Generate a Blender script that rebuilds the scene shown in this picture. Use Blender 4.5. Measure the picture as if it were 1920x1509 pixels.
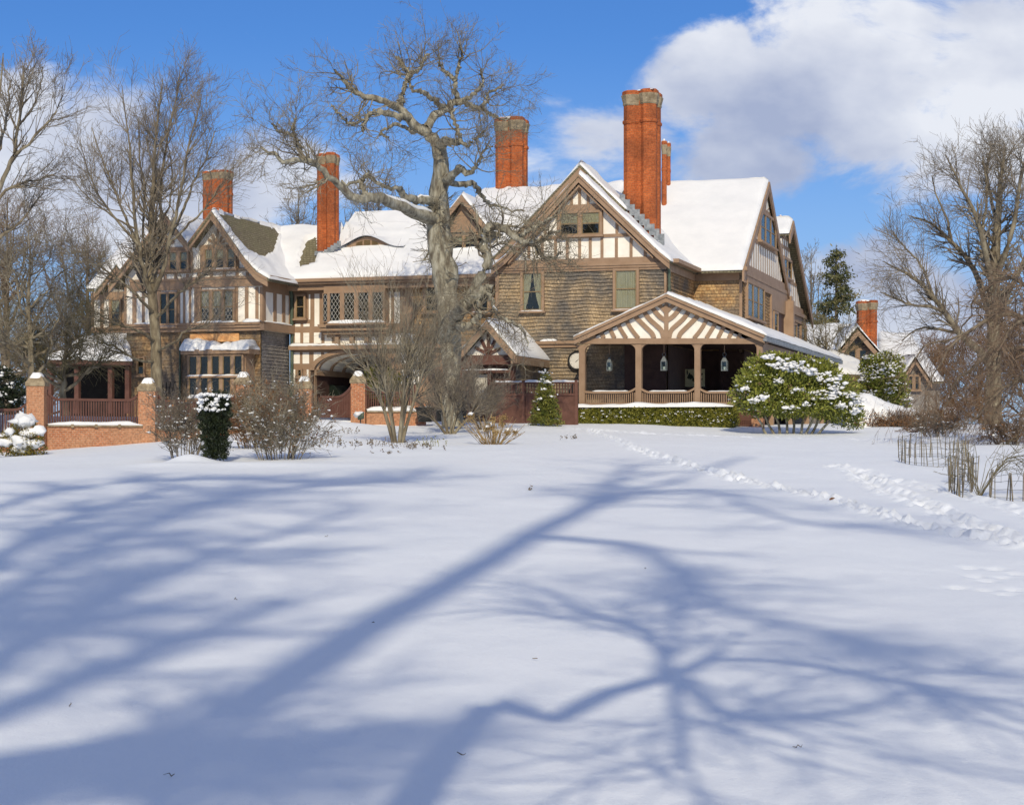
import bpy, math, random
import numpy as np
from mathutils import Vector, Matrix
random.seed(7); RNG = np.random.default_rng(7)
for o in list(bpy.data.objects): bpy.data.objects.remove(o)
scene = bpy.context.scene
C = scene.collection
R = math.radians
# ------------------------------------------------------------------ camera
F = 3500.0; CX = 960.0; HY = 822.0; CAMZ = 1.7          # focal length and horizon in photo pixels
cam = bpy.data.objects.new('camera', bpy.data.cameras.new('camera')); C.objects.link(cam)
cam.location = (0, 0, CAMZ); cam.rotation_euler = (R(90), 0, 0)
cam.data.sensor_width = 36; cam.data.lens = F / 1920 * 36
cam.data.shift_y = (HY - 754.5) / 1920; cam.data.clip_start = .1; cam.data.clip_end = 3000
scene.camera = cam
# ------------------------------------------------------------------ light
SAZ, SEL = R(-2), R(33)                                   # sunlight travels away from the camera, to the right, down
LD = np.array([math.sin(SAZ) * math.cos(SEL), math.cos(SAZ) * math.cos(SEL), -math.sin(SEL)])
SKYTINT = (.37, .655, 1.10)
sl = bpy.data.lights.new('sun', 'SUN'); sl.energy = 3.5; sl.angle = R(.55); sl.color = (1, .875, .645)
sun = bpy.data.objects.new('sun', sl); C.objects.link(sun)
sun.rotation_euler = Vector(LD).to_track_quat('-Z', 'Y').to_euler(); sun.location = (-30, -40, 60)
scene.view_settings.view_transform = 'Standard'; scene.view_settings.look = 'None'
scene.view_settings.exposure = 0.0; scene.view_settings.gamma = 1
cy = scene.cycles; cy.max_bounces = 6; cy.diffuse_bounces = 4; cy.glossy_bounces = 2; cy.transmission_bounces = 3; cy.transparent_max_bounces = 8
cy.use_denoising = True

def NG(nt):
    def n(t, **kw):
        x = nt.nodes.new(t)
        for k, v in kw.items():
            if k.startswith('_'): setattr(x, k[1:], v)
            else: x.inputs[k.replace('__', ' ')].default_value = v
        return x
    def l(a, b): nt.links.new(a, b)
    def math_(op, a, b=None, c=None, clamp=False):
        m = nt.nodes.new('ShaderNodeMath'); m.operation = op; m.use_clamp = clamp
        for i, v in enumerate((a, b, c)):
            if v is None: continue
            if isinstance(v, (int, float)): m.inputs[i].default_value = v
            else: nt.links.new(v, m.inputs[i])
        return m.outputs[0]
    return n, l, math_

w = bpy.data.worlds.new('World'); scene.world = w; w.use_nodes = True
nt = w.node_tree; nt.nodes.clear(); n, l, mth = NG(nt)
sky = n('ShaderNodeTexSky', _sky_type='NISHITA'); sky.sun_disc = False
sky.sun_elevation = SEL; sky.sun_rotation = math.pi + SAZ; sky.air_density = 1.0; sky.dust_density = .3; sky.ozone_density = 3.0; sky.altitude = 0
hs = n('ShaderNodeMix', _data_type='RGBA', _blend_type='MULTIPLY'); hs.inputs[0].default_value = 1; hs.inputs[7].default_value = (*SKYTINT, 1)
l(sky.outputs[0], hs.inputs[6])
bg1 = n('ShaderNodeBackground'); bg1.inputs[1].default_value = .090; l(hs.outputs[2], bg1.inputs[0])
tc = n('ShaderNodeTexCoord'); sp = n('ShaderNodeSeparateXYZ'); l(tc.outputs['Generated'], sp.inputs[0])
yy = mth('MAXIMUM', mth('ABSOLUTE', sp.outputs[1]), .02)
X = mth('DIVIDE', sp.outputs[0], yy); Z = mth('DIVIDE', sp.outputs[2], yy)
cb = n('ShaderNodeCombineXYZ'); l(X, cb.inputs[0]); l(mth('MULTIPLY', Z, 1.5), cb.inputs[1])
nz = n('ShaderNodeTexNoise', Scale=11.0, Detail=10.0, Roughness=.62, Distortion=.35); l(cb.outputs[0], nz.inputs['Vector'])
blobs = [(1270, 180, 120, 95, 1.25), (1200, 260, 110, 80, 1.15), (1330, 105, 120, 85, 1.25), (1480, 190, 230, 120, 1.3), (1660, 90, 270, 170, 1.5), (1880, 110, 330, 190, 1.5), (1750, 270, 330, 110, 1.3), (1140, 275, 150, 85, .98), (1030, 330, 150, 60, .8), (1400, 290, 210, 90, 1.15),
         (50, 200, 170, 110, 1.2), (190, 215, 140, 100, 1.2), (130, 330, 300, 130, 1.5), (490, 335, 160, 85, 1.3), (300, 390, 320, 90, 1.35), (1045, 185, 60, 34, .52), (640, 360, 160, 60, .75), (720, 268, 60, 30, .55), (880, 240, 70, 40, .6), (1000, 310, 110, 60, .7),
         (1640, 520, 160, 80, 1.15), (1760, 600, 300, 110, 1.2), (1480, 600, 200, 60, .8)]
tot = None
for (px, py, rx, ry, am) in blobs:
    dx = mth('DIVIDE', mth('SUBTRACT', X, (px - CX) / F), rx / F); dz = mth('DIVIDE', mth('SUBTRACT', Z, (HY - py) / F), ry / F)
    d2 = mth('ADD', mth('MULTIPLY', dx, dx), mth('MULTIPLY', dz, dz))
    v = mth('MULTIPLY', mth('EXPONENT', mth('MULTIPLY', d2, -1.0)), am)
    tot = v if tot is None else mth('MAXIMUM', tot, v)
front = mth('GREATER_THAN', sp.outputs[1], 0)
# unseen bright cloud added outside the view to lift the ambient light
nb = n('ShaderNodeTexNoise', Scale=2.2, Detail=2.0); l(tc.outputs['Generated'], nb.inputs['Vector'])
def ramp(v, a, b_):
    q = n('ShaderNodeMapRange', _interpolation_type='SMOOTHSTEP'); q.inputs[1].default_value = a; q.inputs[2].default_value = b_; l(v, q.inputs[0]); return q.outputs[0]
wide = mth('MAXIMUM', mth('MAXIMUM', ramp(mth('ABSOLUTE', X), .29, .55), ramp(Z, .26, .50)), mth('LESS_THAN', sp.outputs[1], 0))
tot = mth('ADD', mth('MULTIPLY', tot, front), mth('MULTIPLY', mth('MULTIPLY', nb.outputs[0], 1.11), wide))
dens = mth('ADD', tot, mth('MULTIPLY', mth('SUBTRACT', nz.outputs[0], .5), 2.6))
mr = n('ShaderNodeMapRange', _interpolation_type='SMOOTHSTEP'); mr.inputs[1].default_value = .44; mr.inputs[2].default_value = 1.02
l(dens, mr.inputs[0])
dm = mth('MULTIPLY', mr.outputs[0], .93)
vl = n('ShaderNodeMapRange', _interpolation_type='SMOOTHSTEP'); vl.inputs[1].default_value = .225; vl.inputs[2].default_value = -.02; vl.inputs[3].default_value = 0; vl.inputs[4].default_value = .72; l(Z, vl.inputs[0])
nz2 = n('ShaderNodeTexNoise', Scale=7.0, Detail=6.0, Roughness=.5); 
cb2 = n('ShaderNodeCombineXYZ'); l(mth('ADD', X, .022), cb2.inputs[0]); l(mth('MULTIPLY', mth('ADD', Z, -.02), 1.5), cb2.inputs[1]); l(cb2.outputs[0], nz2.inputs['Vector'])
shd = mth('ADD', mth('MULTIPLY', mth('SUBTRACT', nz2.outputs[0], .5), 4.2), mth('MULTIPLY', mth('SUBTRACT', Z, .13), 2.6))
cr = n('ShaderNodeMapRange'); cr.inputs[1].default_value = -.55; cr.inputs[2].default_value = .45; l(shd, cr.inputs[0])
mx = n('ShaderNodeMix', _data_type='RGBA'); l(cr.outputs[0], mx.inputs[0]); mx.inputs[6].default_value = (.40, .455, .62, 1); mx.inputs[7].default_value = (.86, .88, .93, 1)
bg2 = n('ShaderNodeBackground'); l(mx.outputs[2], bg2.inputs[0]); bg2.inputs[1].default_value = 1.0
bg3 = n('ShaderNodeBackground'); bg3.inputs[0].default_value = (.44, .60, .86, 1)
mv = n('ShaderNodeMixShader'); l(vl.outputs[0], mv.inputs[0]); l(bg1.outputs[0], mv.inputs[1]); l(bg3.outputs[0], mv.inputs[2])
ms = n('ShaderNodeMixShader'); l(dm, ms.inputs[0]); l(mv.outputs[0], ms.inputs[1]); l(bg2.outputs[0], ms.inputs[2])
wo = n('ShaderNodeOutputWorld'); l(ms.outputs[0], wo.inputs[0])

# ------------------------------------------------------------------ helpers
def vnoise(x, y, seed=0):
    x = np.asarray(x, float); y = np.asarray(y, float)
    xi = np.floor(x).astype(np.int64); yi = np.floor(y).astype(np.int64); fx = x - xi; fy = y - yi
    fx = fx * fx * (3 - 2 * fx); fy = fy * fy * (3 - 2 * fy)
    def h(a, b):
        q = (a * 374761393 + b * 668265263 + seed * 1442695041) & 0xffffffff
        q = ((q ^ (q >> 13)) * 1274126177) & 0xffffffff
        return ((q ^ (q >> 16)) & 0xffff) / 65535.0
    return (h(xi, yi) * (1 - fx) + h(xi + 1, yi) * fx) * (1 - fy) + (h(xi, yi + 1) * (1 - fx) + h(xi + 1, yi + 1) * fx) * fy
def fbm(x, y, o=3, seed=0):
    return sum((vnoise(x * 2 ** i, y * 2 ** i, seed + i) - .5) / 2 ** i for i in range(o))
def sst(a, b, x):
    t = np.clip((x - a) / (b - a), 0, 1); return t * t * (3 - 2 * t)
def proj(p):
    return (CX + F * p[0] / p[1], HY - F * (p[2] - CAMZ) / p[1])
def at(px, py, Y):
    return np.array([(px - CX) / F * Y, Y, CAMZ + (HY - py) / F * Y])
def rgb(r, g, b):
    f = lambda c: (c / 12.92 if c <= .04045 else ((c + .055) / 1.055) ** 2.4)
    return (f(r / 255), f(g / 255), f(b / 255), 1)

class MB:
    def __init__(s): s.v = []; s.f = []; s.m = []
    def add(s, V, Fs, mi=0):
        o = len(s.v); s.v.extend([tuple(map(float, p)) for p in V])
        for q in Fs: s.f.append([i + o for i in q]); s.m.append(mi)
    def box(s, x0, x1, y0, y1, z0, z1, mi=0):
        s.add([(x0, y0, z0), (x1, y0, z0), (x1, y1, z0), (x0, y1, z0), (x0, y0, z1), (x1, y0, z1), (x1, y1, z1), (x0, y1, z1)],
              [(0, 3, 2, 1), (4, 5, 6, 7), (0, 1, 5, 4), (1, 2, 6, 5), (2, 3, 7, 6), (3, 0, 4, 7)], mi)
    def build(s, name, mat, parent=None, smooth=False):
        me = bpy.data.meshes.new(name); me.from_pydata(s.v, [], s.f)
        for mm in (mat if isinstance(mat, (list, tuple)) else [mat]): me.materials.append(mm)
        if any(s.m): me.polygons.foreach_set('material_index', s.m)
        if smooth: me.polygons.foreach_set('use_smooth', [True] * len(me.polygons))
        me.update(); o = bpy.data.objects.new(name, me); C.objects.link(o)
        if parent is not None: o.parent = parent
        return o
def npmesh(name, V, Q, mat, parent=None, smooth=True, mi=None):
    """V (n,3), Q (m,k) with k = 3 or 4"""
    V = np.asarray(V, np.float32); Q = np.asarray(Q, np.int32); k = Q.shape[1]
    me = bpy.data.meshes.new(name); me.vertices.add(len(V)); me.vertices.foreach_set('co', V.ravel())
    me.loops.add(Q.size); me.loops.foreach_set('vertex_index', Q.ravel())
    me.polygons.add(len(Q)); me.polygons.foreach_set('loop_start', np.arange(0, Q.size, k, dtype=np.int32))
    for mm in (mat if isinstance(mat, (list, tuple)) else [mat]): me.materials.append(mm)
    if mi is not None: me.polygons.foreach_set('material_index', np.asarray(mi, np.int32))
    me.polygons.foreach_set('use_smooth', np.full(len(Q), smooth)); me.update(calc_edges=True); me.validate()
    o = bpy.data.objects.new(name, me); C.objects.link(o)
    if parent is not None: o.parent = parent
    return o
def tag(o, label=None, cat=None, group=None, kind=None):
    for k, v in (('label', label), ('category', cat), ('group', group), ('kind', kind)):
        if v: o[k] = v
    return o
def thing(name, label, cat, loc=(0, 0, 0), rz=0, group=None):
    o = bpy.data.objects.new(name, None); C.objects.link(o); o.location = loc; o.rotation_euler = (0, 0, rz); o.empty_display_size = .3
    return tag(o, label, cat, group)

# ------------------------------------------------------------------ materials
def material(name, rough=.8, spec=.25):
    m = bpy.data.materials.new(name); m.use_nodes = True; nt = m.node_tree; nt.nodes.clear()
    n, l, mth = NG(nt); b = n('ShaderNodeBsdfPrincipled'); b.inputs['Roughness'].default_value = rough; b.inputs['Specular IOR Level'].default_value = spec
    o = n('ShaderNodeOutputMaterial'); l(b.outputs[0], o.inputs[0]); return m, n, l, mth, b
def noisy(name, c1, c2, scale=3., rough=.8, bump=.0, bscale=None, c3=None, spec=.25, stretch=None, detail=6):
    m, n, l, mth, b = material(name, rough, spec)
    tc = n('ShaderNodeTexCoord'); src = tc.outputs['Object']
    if stretch:
        mp = n('ShaderNodeMapping'); mp.inputs['Scale'].default_value = stretch; l(src, mp.inputs[0]); src = mp.outputs[0]
    z = n('ShaderNodeTexNoise', Scale=scale, Detail=detail, Roughness=.6); l(src, z.inputs['Vector'])
    cr = n('ShaderNodeValToRGB'); cr.color_ramp.elements[0].position = .36; cr.color_ramp.elements[1].position = .64
    cr.color_ramp.elements[0].color = (*c1[:3], 1); cr.color_ramp.elements[1].color = (*c2[:3], 1)
    if c3: e = cr.color_ramp.elements.new(.5); e.color = (*c3[:3], 1)
    l(z.outputs[0], cr.inputs[0]); l(cr.outputs[0], b.inputs['Base Color'])
    if bump:
        z2 = n('ShaderNodeTexNoise', Scale=bscale or scale * 4, Detail=4.0); l(src, z2.inputs['Vector'])
        bp = n('ShaderNodeBump', Strength=bump, Distance=.02); l(z2.outputs[0], bp.inputs['Height']); l(bp.outputs[0], b.inputs['Normal'])
    return m
def masonry(name, c1, c2, mort, bw, bh, ms=.01, bump=.4, dirt=None, wave=0, rough=.85, varscale=1.2):
    m, n, l, mth, b = material(name, rough, .2)
    tc = n('ShaderNodeTexCoord'); sp = n('ShaderNodeSeparateXYZ'); l(tc.outputs['Object'], sp.inputs[0])
    cb = n('ShaderNodeCombineXYZ'); l(mth('ADD', sp.outputs[0], sp.outputs[1]), cb.inputs[0])
    zz = sp.outputs[2]
    if wave: zz = mth('ADD', zz, mth('MULTIPLY', mth('SINE', mth('MULTIPLY', sp.outputs[0], 7.0)), wave))
    l(zz, cb.inputs[1])
    br = n('ShaderNodeTexBrick'); br.offset = .5; l(cb.outputs[0], br.inputs['Vector'])
    br.inputs['Color1'].default_value = (*c1[:3], 1); br.inputs['Color2'].default_value = (*c2[:3], 1); br.inputs['Mortar'].default_value = (*mort[:3], 1)
    br.inputs['Scale'].default_value = 1; br.inputs['Mortar Size'].default_value = ms; br.inputs['Mortar Smooth'].default_value = .2; br.inputs['Bias'].default_value = 0
    br.inputs['Brick Width'].default_value = bw; br.inputs['Row Height'].default_value = bh
    col = br.outputs[0]
    z = n('ShaderNodeTexNoise', Scale=varscale, Detail=5.0, Roughness=.65); l(tc.outputs['Object'], z.inputs['Vector'])
    if dirt:
        mx = n('ShaderNodeMix', _data_type='RGBA'); mr = n('ShaderNodeMapRange'); mr.inputs[1].default_value = .40; mr.inputs[2].default_value = .58; mr.inputs[4].default_value = dirt[3]
        l(z.outputs[0], mr.inputs[0]); l(mr.outputs[0], mx.inputs[0]); l(col, mx.inputs[6]); mx.inputs[7].default_value = (*dirt[:3], 1); col = mx.outputs[2]
    z3 = n('ShaderNodeTexNoise', Scale=14.0, Detail=3.0); l(tc.outputs['Object'], z3.inputs['Vector'])
    hv = n('ShaderNodeHueSaturation'); mr2 = n('ShaderNodeMapRange'); mr2.inputs[3].default_value = .72; mr2.inputs[4].default_value = 1.28; mr2.inputs[1].default_value = .3; mr2.inputs[2].default_value = .7
    l(z3.outputs[0], mr2.inputs[0]); l(mr2.outputs[0], hv.inputs['Value']); l(col, hv.inputs['Color']); l(hv.outputs[0], b.inputs['Base Color'])
    if bump:
        bp = n('ShaderNodeBump', Strength=bump, Distance=.02); bp.invert = True
        l(br.outputs['Fac'], bp.inputs['Height']); l(bp.outputs[0], b.inputs['Normal'])
    return m
M = {}
M['trim'] = noisy('brown_paint', (.275, .18, .115), (.335, .226, .15), 2.2, .62, .12, 40)
M['trim_dark'] = noisy('dark_brown_paint', (.10, .046, .034), (.14, .066, .05), 2.5, .6, .1, 40)
M['stucco'] = noisy('cream_stucco', (.78, .74, .66), (.89, .855, .785), 1.6, .85, .15, 60)
M['snow'] = noisy('roof_snow', (.73, .745, .765), (.79, .80, .815), 1.0, .6, .5, 5, spec=.3)
M['shingle'] = masonry('weathered_shingles', (.345, .25, .145), (.46, .345, .215), (.15, .11, .075), .11, .145, .005, .5, (.115, .108, .102, .92), varscale=.42)
M['shingle_warm'] = masonry('cedar_shingles', (.34, .19, .08), (.52, .34, .16), (.15, .09, .05), .15, .15, .006, .5, (.15, .125, .10, .9), varscale=.5)
M['shingle_gray'] = masonry('grey_shingles', (.28, .25, .22), (.36, .33, .29), (.13, .12, .11), .12, .15, .004, .4, (.17, .155, .145, .7), varscale=.6)
M['roof'] = masonry('roof_shingles', (.17, .145, .095), (.25, .215, .145), (.07, .06, .04), .16, .10, .012, .7, (.16, .15, .08, .5), varscale=.5)
M['brick'] = masonry('red_brick', (.36, .12, .05), (.47, .185, .085), (.42, .30, .22), .22, .075, .009, .5, (.42, .24, .14, .6), varscale=.8)
M['brick_chimney'] = masonry('chimney_brick', (.38, .085, .022), (.52, .135, .036), (.34, .15, .08), .22, .075, .008, .5, (.20, .062, .026, .75), varscale=.6)
M['stone'] = noisy('limestone', (.19, .145, .09), (.35, .285, .19), 5, .85, .4, 20, c3=(.27, .215, .14))
M['lead'] = noisy('lead_flashing', (.14, .16, .18), (.30, .32, .34), 6, .55, .2, 20)
M['copper'] = noisy('weathered_copper', (.05, .075, .055), (.10, .12, .085), 4, .5, .1)
M['copper_new'] = noisy('bright_copper', (.55, .26, .10), (.80, .46, .20), 5, .38, .3, 12)
M['metal'] = noisy('pewter_metal', (.10, .115, .125), (.18, .20, .21), 8, .45, 0)
M['plastic'] = noisy('black_plastic', (.018, .018, .018), (.03, .03, .03), 4, .5, 0)
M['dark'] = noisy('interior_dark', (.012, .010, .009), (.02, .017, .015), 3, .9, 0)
M['cloth'] = noisy('curtain_cloth', (.46, .43, .36), (.62, .58, .49), 2, .9, .5, 3, stretch=(14, 14, .3))
M['blind'] = noisy('white_blind', (.60, .58, .53), (.70, .68, .63), 2, .9, 0)
M['leadcame'] = noisy('lead_came', (.30, .29, .26), (.42, .40, .36), 6, .5, 0)
M['sash'] = noisy('window_sash', (.21, .145, .075), (.27, .19, .10), 4, .55, 0)
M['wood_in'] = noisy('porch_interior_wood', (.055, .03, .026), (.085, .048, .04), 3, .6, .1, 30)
M['porch_floor'] = noisy('grey_deck_paint', (.10, .085, .08), (.14, .12, .11), 3, .6, 0)
def glass_mat(name, tint, mixf):
    m, n, l, mth, b = material(name, .04, .5); nt = m.node_tree
    out = [q for q in nt.nodes if q.type == 'OUTPUT_MATERIAL'][0]
    g = n('ShaderNodeBsdfGlossy'); g.inputs['Roughness'].default_value = .03; g.inputs['Color'].default_value = (.9, .93, .95, 1)
    t = n('ShaderNodeBsdfTransparent'); t.inputs['Color'].default_value = tint
    fr = n('ShaderNodeFresnel', IOR=1.5); z = n('ShaderNodeTexNoise', Scale=2.5, Detail=2.0); tc = n('ShaderNodeTexCoord'); l(tc.outputs['Object'], z.inputs['Vector'])
    bp = n('ShaderNodeBump', Strength=.25, Distance=.02); l(z.outputs[0], bp.inputs['Height']); l(bp.outputs[0], g.inputs['Normal'])
    ms = n('ShaderNodeMixShader'); l(mth('ADD', mth('MULTIPLY', fr.outputs[0], .42), mixf, clamp=True), ms.inputs[0]); l(t.outputs[0], ms.inputs[1]); l(g.outputs[0], ms.inputs[2]); l(ms.outputs[0], out.inputs[0])
    return m
M['glass'] = glass_mat('window_glass', (.82, .83, .78, 1), .018)
def flat_glass(name, tint, mixf):
    m = glass_mat(name, tint, mixf)
    for q in m.node_tree.nodes:
        if q.type == 'BUMP': q.inputs['Strength'].default_value = 0
    return m
M['lamp_glass'] = flat_glass('lantern_glass', (.85, .9, .9, 1), .015)
def bark(name, a, b_, c, sc=9., st=(1, 1, .35)): return noisy(name, a, b_, sc, .9, .8, sc * 3, c3=c, stretch=st)
M['oak'] = bark('oak_bark', (.12, .10, .075), (.38, .36, .29), (.25, .23, .175), 6.)
M['linden'] = bark('grey_brown_bark', (.10, .08, .055), (.27, .235, .165), (.175, .145, .10), 5.)
M['bark_brown'] = bark('brown_bark', (.09, .068, .05), (.23, .185, .135), (.15, .12, .085), 6.)
M['twig_oak'] = noisy('oak_twigs', (.13, .105, .078), (.31, .275, .20), 1.2, .9)
M['twig_gray'] = noisy('grey_twigs', (.13, .108, .085), (.285, .245, .19), .8, .9)
M['twig_olive'] = noisy('olive_twigs', (.10, .085, .045), (.22, .19, .115), .9, .9)
M['twig_brown'] = noisy('brown_twigs', (.10, .07, .05), (.25, .18, .125), .9, .9)
M['twig_rust'] = noisy('rusty_twigs', (.12, .06, .028), (.22, .12, .055), .9, .9)
M['straw'] = noisy('dry_straw', (.24, .15, .06), (.42, .30, .14), 5, .9)
def leafmat(name, c1, c2, c3, sc=4.):
    m = noisy(name, c1, c2, sc, .55, 0, c3=c3, spec=.4); return m
M['leaf_rhodo'] = leafmat('rhododendron_leaves', (.085, .105, .018), (.33, .32, .06), (.18, .205, .032), 5.)
M['leaf_box'] = leafmat('boxwood_leaves', (.09, .10, .014), (.30, .27, .045), (.18, .18, .028), 6.)
M['leaf_yew'] = leafmat('yew_needles', (.008, .014, .006), (.03, .042, .014), (.016, .025, .009), 7.)
M['leaf_spruce'] = leafmat('spruce_needles', (.045, .06, .02), (.19, .165, .05), (.10, .10, .035), 1.2)
M['leaf_pine'] = leafmat('young_conifer_needles', (.05, .075, .014), (.24, .23, .04), (.13, .14, .022), 5.)
M['leaf_gold'] = leafmat('golden_needles', (.07, .06, .012), (.28, .22, .03), (.16, .13, .02), 6.)
M['leaf_dead'] = leafmat('dead_leaves', (.10, .045, .018), (.25, .12, .045), (.17, .08, .03), 6.)
M['terracotta'] = noisy('terracotta', (.42, .13, .05), (.55, .19, .08), 5, .8)
M['paint_red'] = noisy('barn_red', (.20, .045, .035), (.28, .07, .05), 5, .7)
# snow ground
m, n, l, mth, b = material('snow_field', .55, .3)
tc = n('ShaderNodeTexCoord'); z = n('ShaderNodeTexNoise', Scale=.35, Detail=6.0); l(tc.outputs['Object'], z.inputs['Vector'])
cr = n('ShaderNodeValToRGB'); cr.color_ramp.elements[0].color = (.785, .835, .90, 1); cr.color_ramp.elements[1].color = (.835, .87, .925, 1); l(z.outputs[0], cr.inputs[0]); l(cr.outputs[0], b.inputs['Base Color'])
mpz = n('ShaderNodeMapping'); mpz.inputs['Scale'].default_value = (1.5, .8, 1); l(tc.outputs['Object'], mpz.inputs[0]); z1 = n('ShaderNodeTexNoise', Scale=2.6, Detail=7.0, Roughness=.58); l(mpz.outputs[0], z1.inputs['Vector'])
z2 = n('ShaderNodeTexNoise', Scale=45.0, Detail=3.0, Roughness=.6); l(tc.outputs['Object'], z2.inputs['Vector'])
b1 = n('ShaderNodeBump', Strength=.34, Distance=.06); l(z1.outputs[0], b1.inputs['Height'])
b2 = n('ShaderNodeBump', Strength=.6, Distance=.010); l(z2.outputs[0], b2.inputs['Height']); l(b1.outputs[0], b2.inputs['Normal']); l(b2.outputs[0], b.inputs['Normal'])
M['snow_ground'] = m

# ------------------------------------------------------------------ ground
WL = [(-22.5, 59.2), (-15.85, 62.0), (-12.53, 64.0), (-9.6, 66.5), (-7.63, 68.5), (-5.8, 70.0)]     # line of the garden wall
_gx = [-300, 0, 8, 20, 30, 40, 50, 60, 66, 69, 73, 80, 120, 300, 700]; _gz = [-4, 0, 0, .25, .6, 1.0, 1.4, 1.75, 1.95, 2.12, 2.32, 2.45, 2.7, 3.2, 4]
mounds = []
trail_segs = []
def ground(x, y, detail=True):
    x = np.asarray(x, float); y = np.asarray(y, float)
    h = np.interp(y, _gx, _gz)
    h = (h + np.interp(y + 2, _gx, _gz) + np.interp(y - 2, _gx, _gz)) / 3
    dip = .065 * np.clip(-x - 7.4, 0, 9) * sst(30, 56, y)
    h = h - dip - .16 * sst(2, 12, x) * sst(55, 70, y) + .012 * np.clip(-x - 2, 0, 8) * (1 - sst(30, 50, y)) 
    # terrace behind the garden wall
    wy = np.interp(x, [p[0] for p in WL], [p[1] for p in WL])
    k = sst(.22, .5, y - wy) * (1 - sst(-5.9, -4.2, x)) * sst(-90, -60, x)
    h = h * (1 - k) + np.maximum(h, 2.45) * k
    bank = np.exp(-((x + 6.6) / 2.2) ** 2 - ((y - 67.3) / 1.7) ** 2) * .28
    h = h + bank * (1 - k)
    for (mx_, my_, sx, sy, mh) in mounds: h = h + mh * np.exp(-((x - mx_) / sx) ** 2 - ((y - my_) / sy) ** 2)
    if detail:
        h = h + .10 * fbm(x * .22, y * .16, 3, 3) * sst(5, 12, y) + .03 * fbm(x * 1.1, y * .7, 3, 9)
    return h
def gpix(px, py, y0=6., y1=140.):
    """where the sight line of a photo pixel first meets the snow"""
    X = (px - CX) / F; Zs = (HY - py) / F
    ys = np.arange(y0, y1, .05); g = ground(X * ys, ys, False) - (CAMZ + Zs * ys)
    i = np.argmax(g > 0) if (g > 0).any() else len(ys) - 1
    return np.array([X * ys[i], ys[i], float(ground(X * ys[i], ys[i], False))])
# ------------------------------------------------------------------ the house frame: a runs along the front (to the right), b goes into the house
TH = R(17.15); HO = np.array([6.297, 76.0, 0.0]); HU = np.array([math.cos(TH), -math.sin(TH), 0]); HW = np.array([math.sin(TH), math.cos(TH), 0])
def h2w(p): return HO + p[0] * HU + p[1] * HW + np.array([0, 0, p[2]])
class Pl:
    """a vertical plane of the house: 'f' faces the garden at depth b, 'e' faces right at position a; d is the distance in front of it"""
    def __init__(s, kind, c): s.k = kind; s.c = c
    def p(s, px, py):
        X = (px - CX) / F; Z = (HY - py) / F; r = np.array([X, 1, 0.])
        if s.k == 'f': t = (s.c + HO @ HW) / (r @ HW); return (t * (r @ HU) - HO @ HU, CAMZ + t * Z)
        t = (s.c + HO @ HU) / (r @ HU); return (t * (r @ HW) - HO @ HW, CAMZ + t * Z)
    def L(s, q, d=0):
        return (q[0], s.c - d, q[1]) if s.k == 'f' else (s.c + d, q[0], q[1])
    def P(s, px, py, d=0): return s.L(s.p(px, py), d)
    def rect(s, x0, y0, x1, y1):
        xm = (x0 + x1) / 2 if s.k == 'f' else x0
        return s.p(x0, y0)[0], s.p(x1, y0)[0], s.p(xm, y1)[1], s.p(xm, y0)[1]
def Fp(b): return Pl('f', b)
def Ep(a): return Pl('e', a)
def solveb(a, px):
    X = (px - CX) / F; q = HO + a * HU
    return (X * q[1] - q[0]) / (HW[0] - X * HW[1])
def lproj(p): return proj(h2w(p))

def prism(mb, pl, pts, d0, d1, mi=0):
    k = len(pts); V = [pl.L(q, d0) for q in pts] + [pl.L(q, d1) for q in pts]
    mb.add(V, [tuple(range(k, 2 * k)), tuple(range(k - 1, -1, -1))] + [(i, (i + 1) % k, k + (i + 1) % k, k + i) for i in range(k)], mi)
def srect(mb, pl, s0, s1, t0, t1, d0, d1, mi=0): prism(mb, pl, [(s0, t0), (s1, t0), (s1, t1), (s0, t1)], d0, d1, mi)
def prect(mb, pl, x0, y0, x1, y1, d0, d1, mi=0): srect(mb, pl, *pl.rect(x0, y0, x1, y1), d0, d1, mi)
def pbar(mb, pl, p0, p1, wpx, d0, d1, mi=0):
    a = np.array(pl.p(*p0)); b = np.array(pl.p(*p1)); wd = wpx / 45. / 2; t = (b - a) / np.linalg.norm(b - a); nn = np.array([-t[1], t[0]]) * wd
    prism(mb, pl, [a - nn, b - nn, b + nn, a + nn], d0, d1, mi)
def ppoly(mb, pl, pts, d0, d1, mi=0): prism(mb, pl, [pl.p(*q) for q in pts], d0, d1, mi)
def rake(mb, pl, line, drop, d0, d1, mi=0):
    """bargeboard under a line of photo pixels, DROP metres deep"""
    q = [pl.p(*c) for c in line]
    for a, b in zip(q[:-1], q[1:]): prism(mb, pl, [(a[0], a[1] - drop), (b[0], b[1] - drop), b, a], d0, d1, mi)
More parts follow.
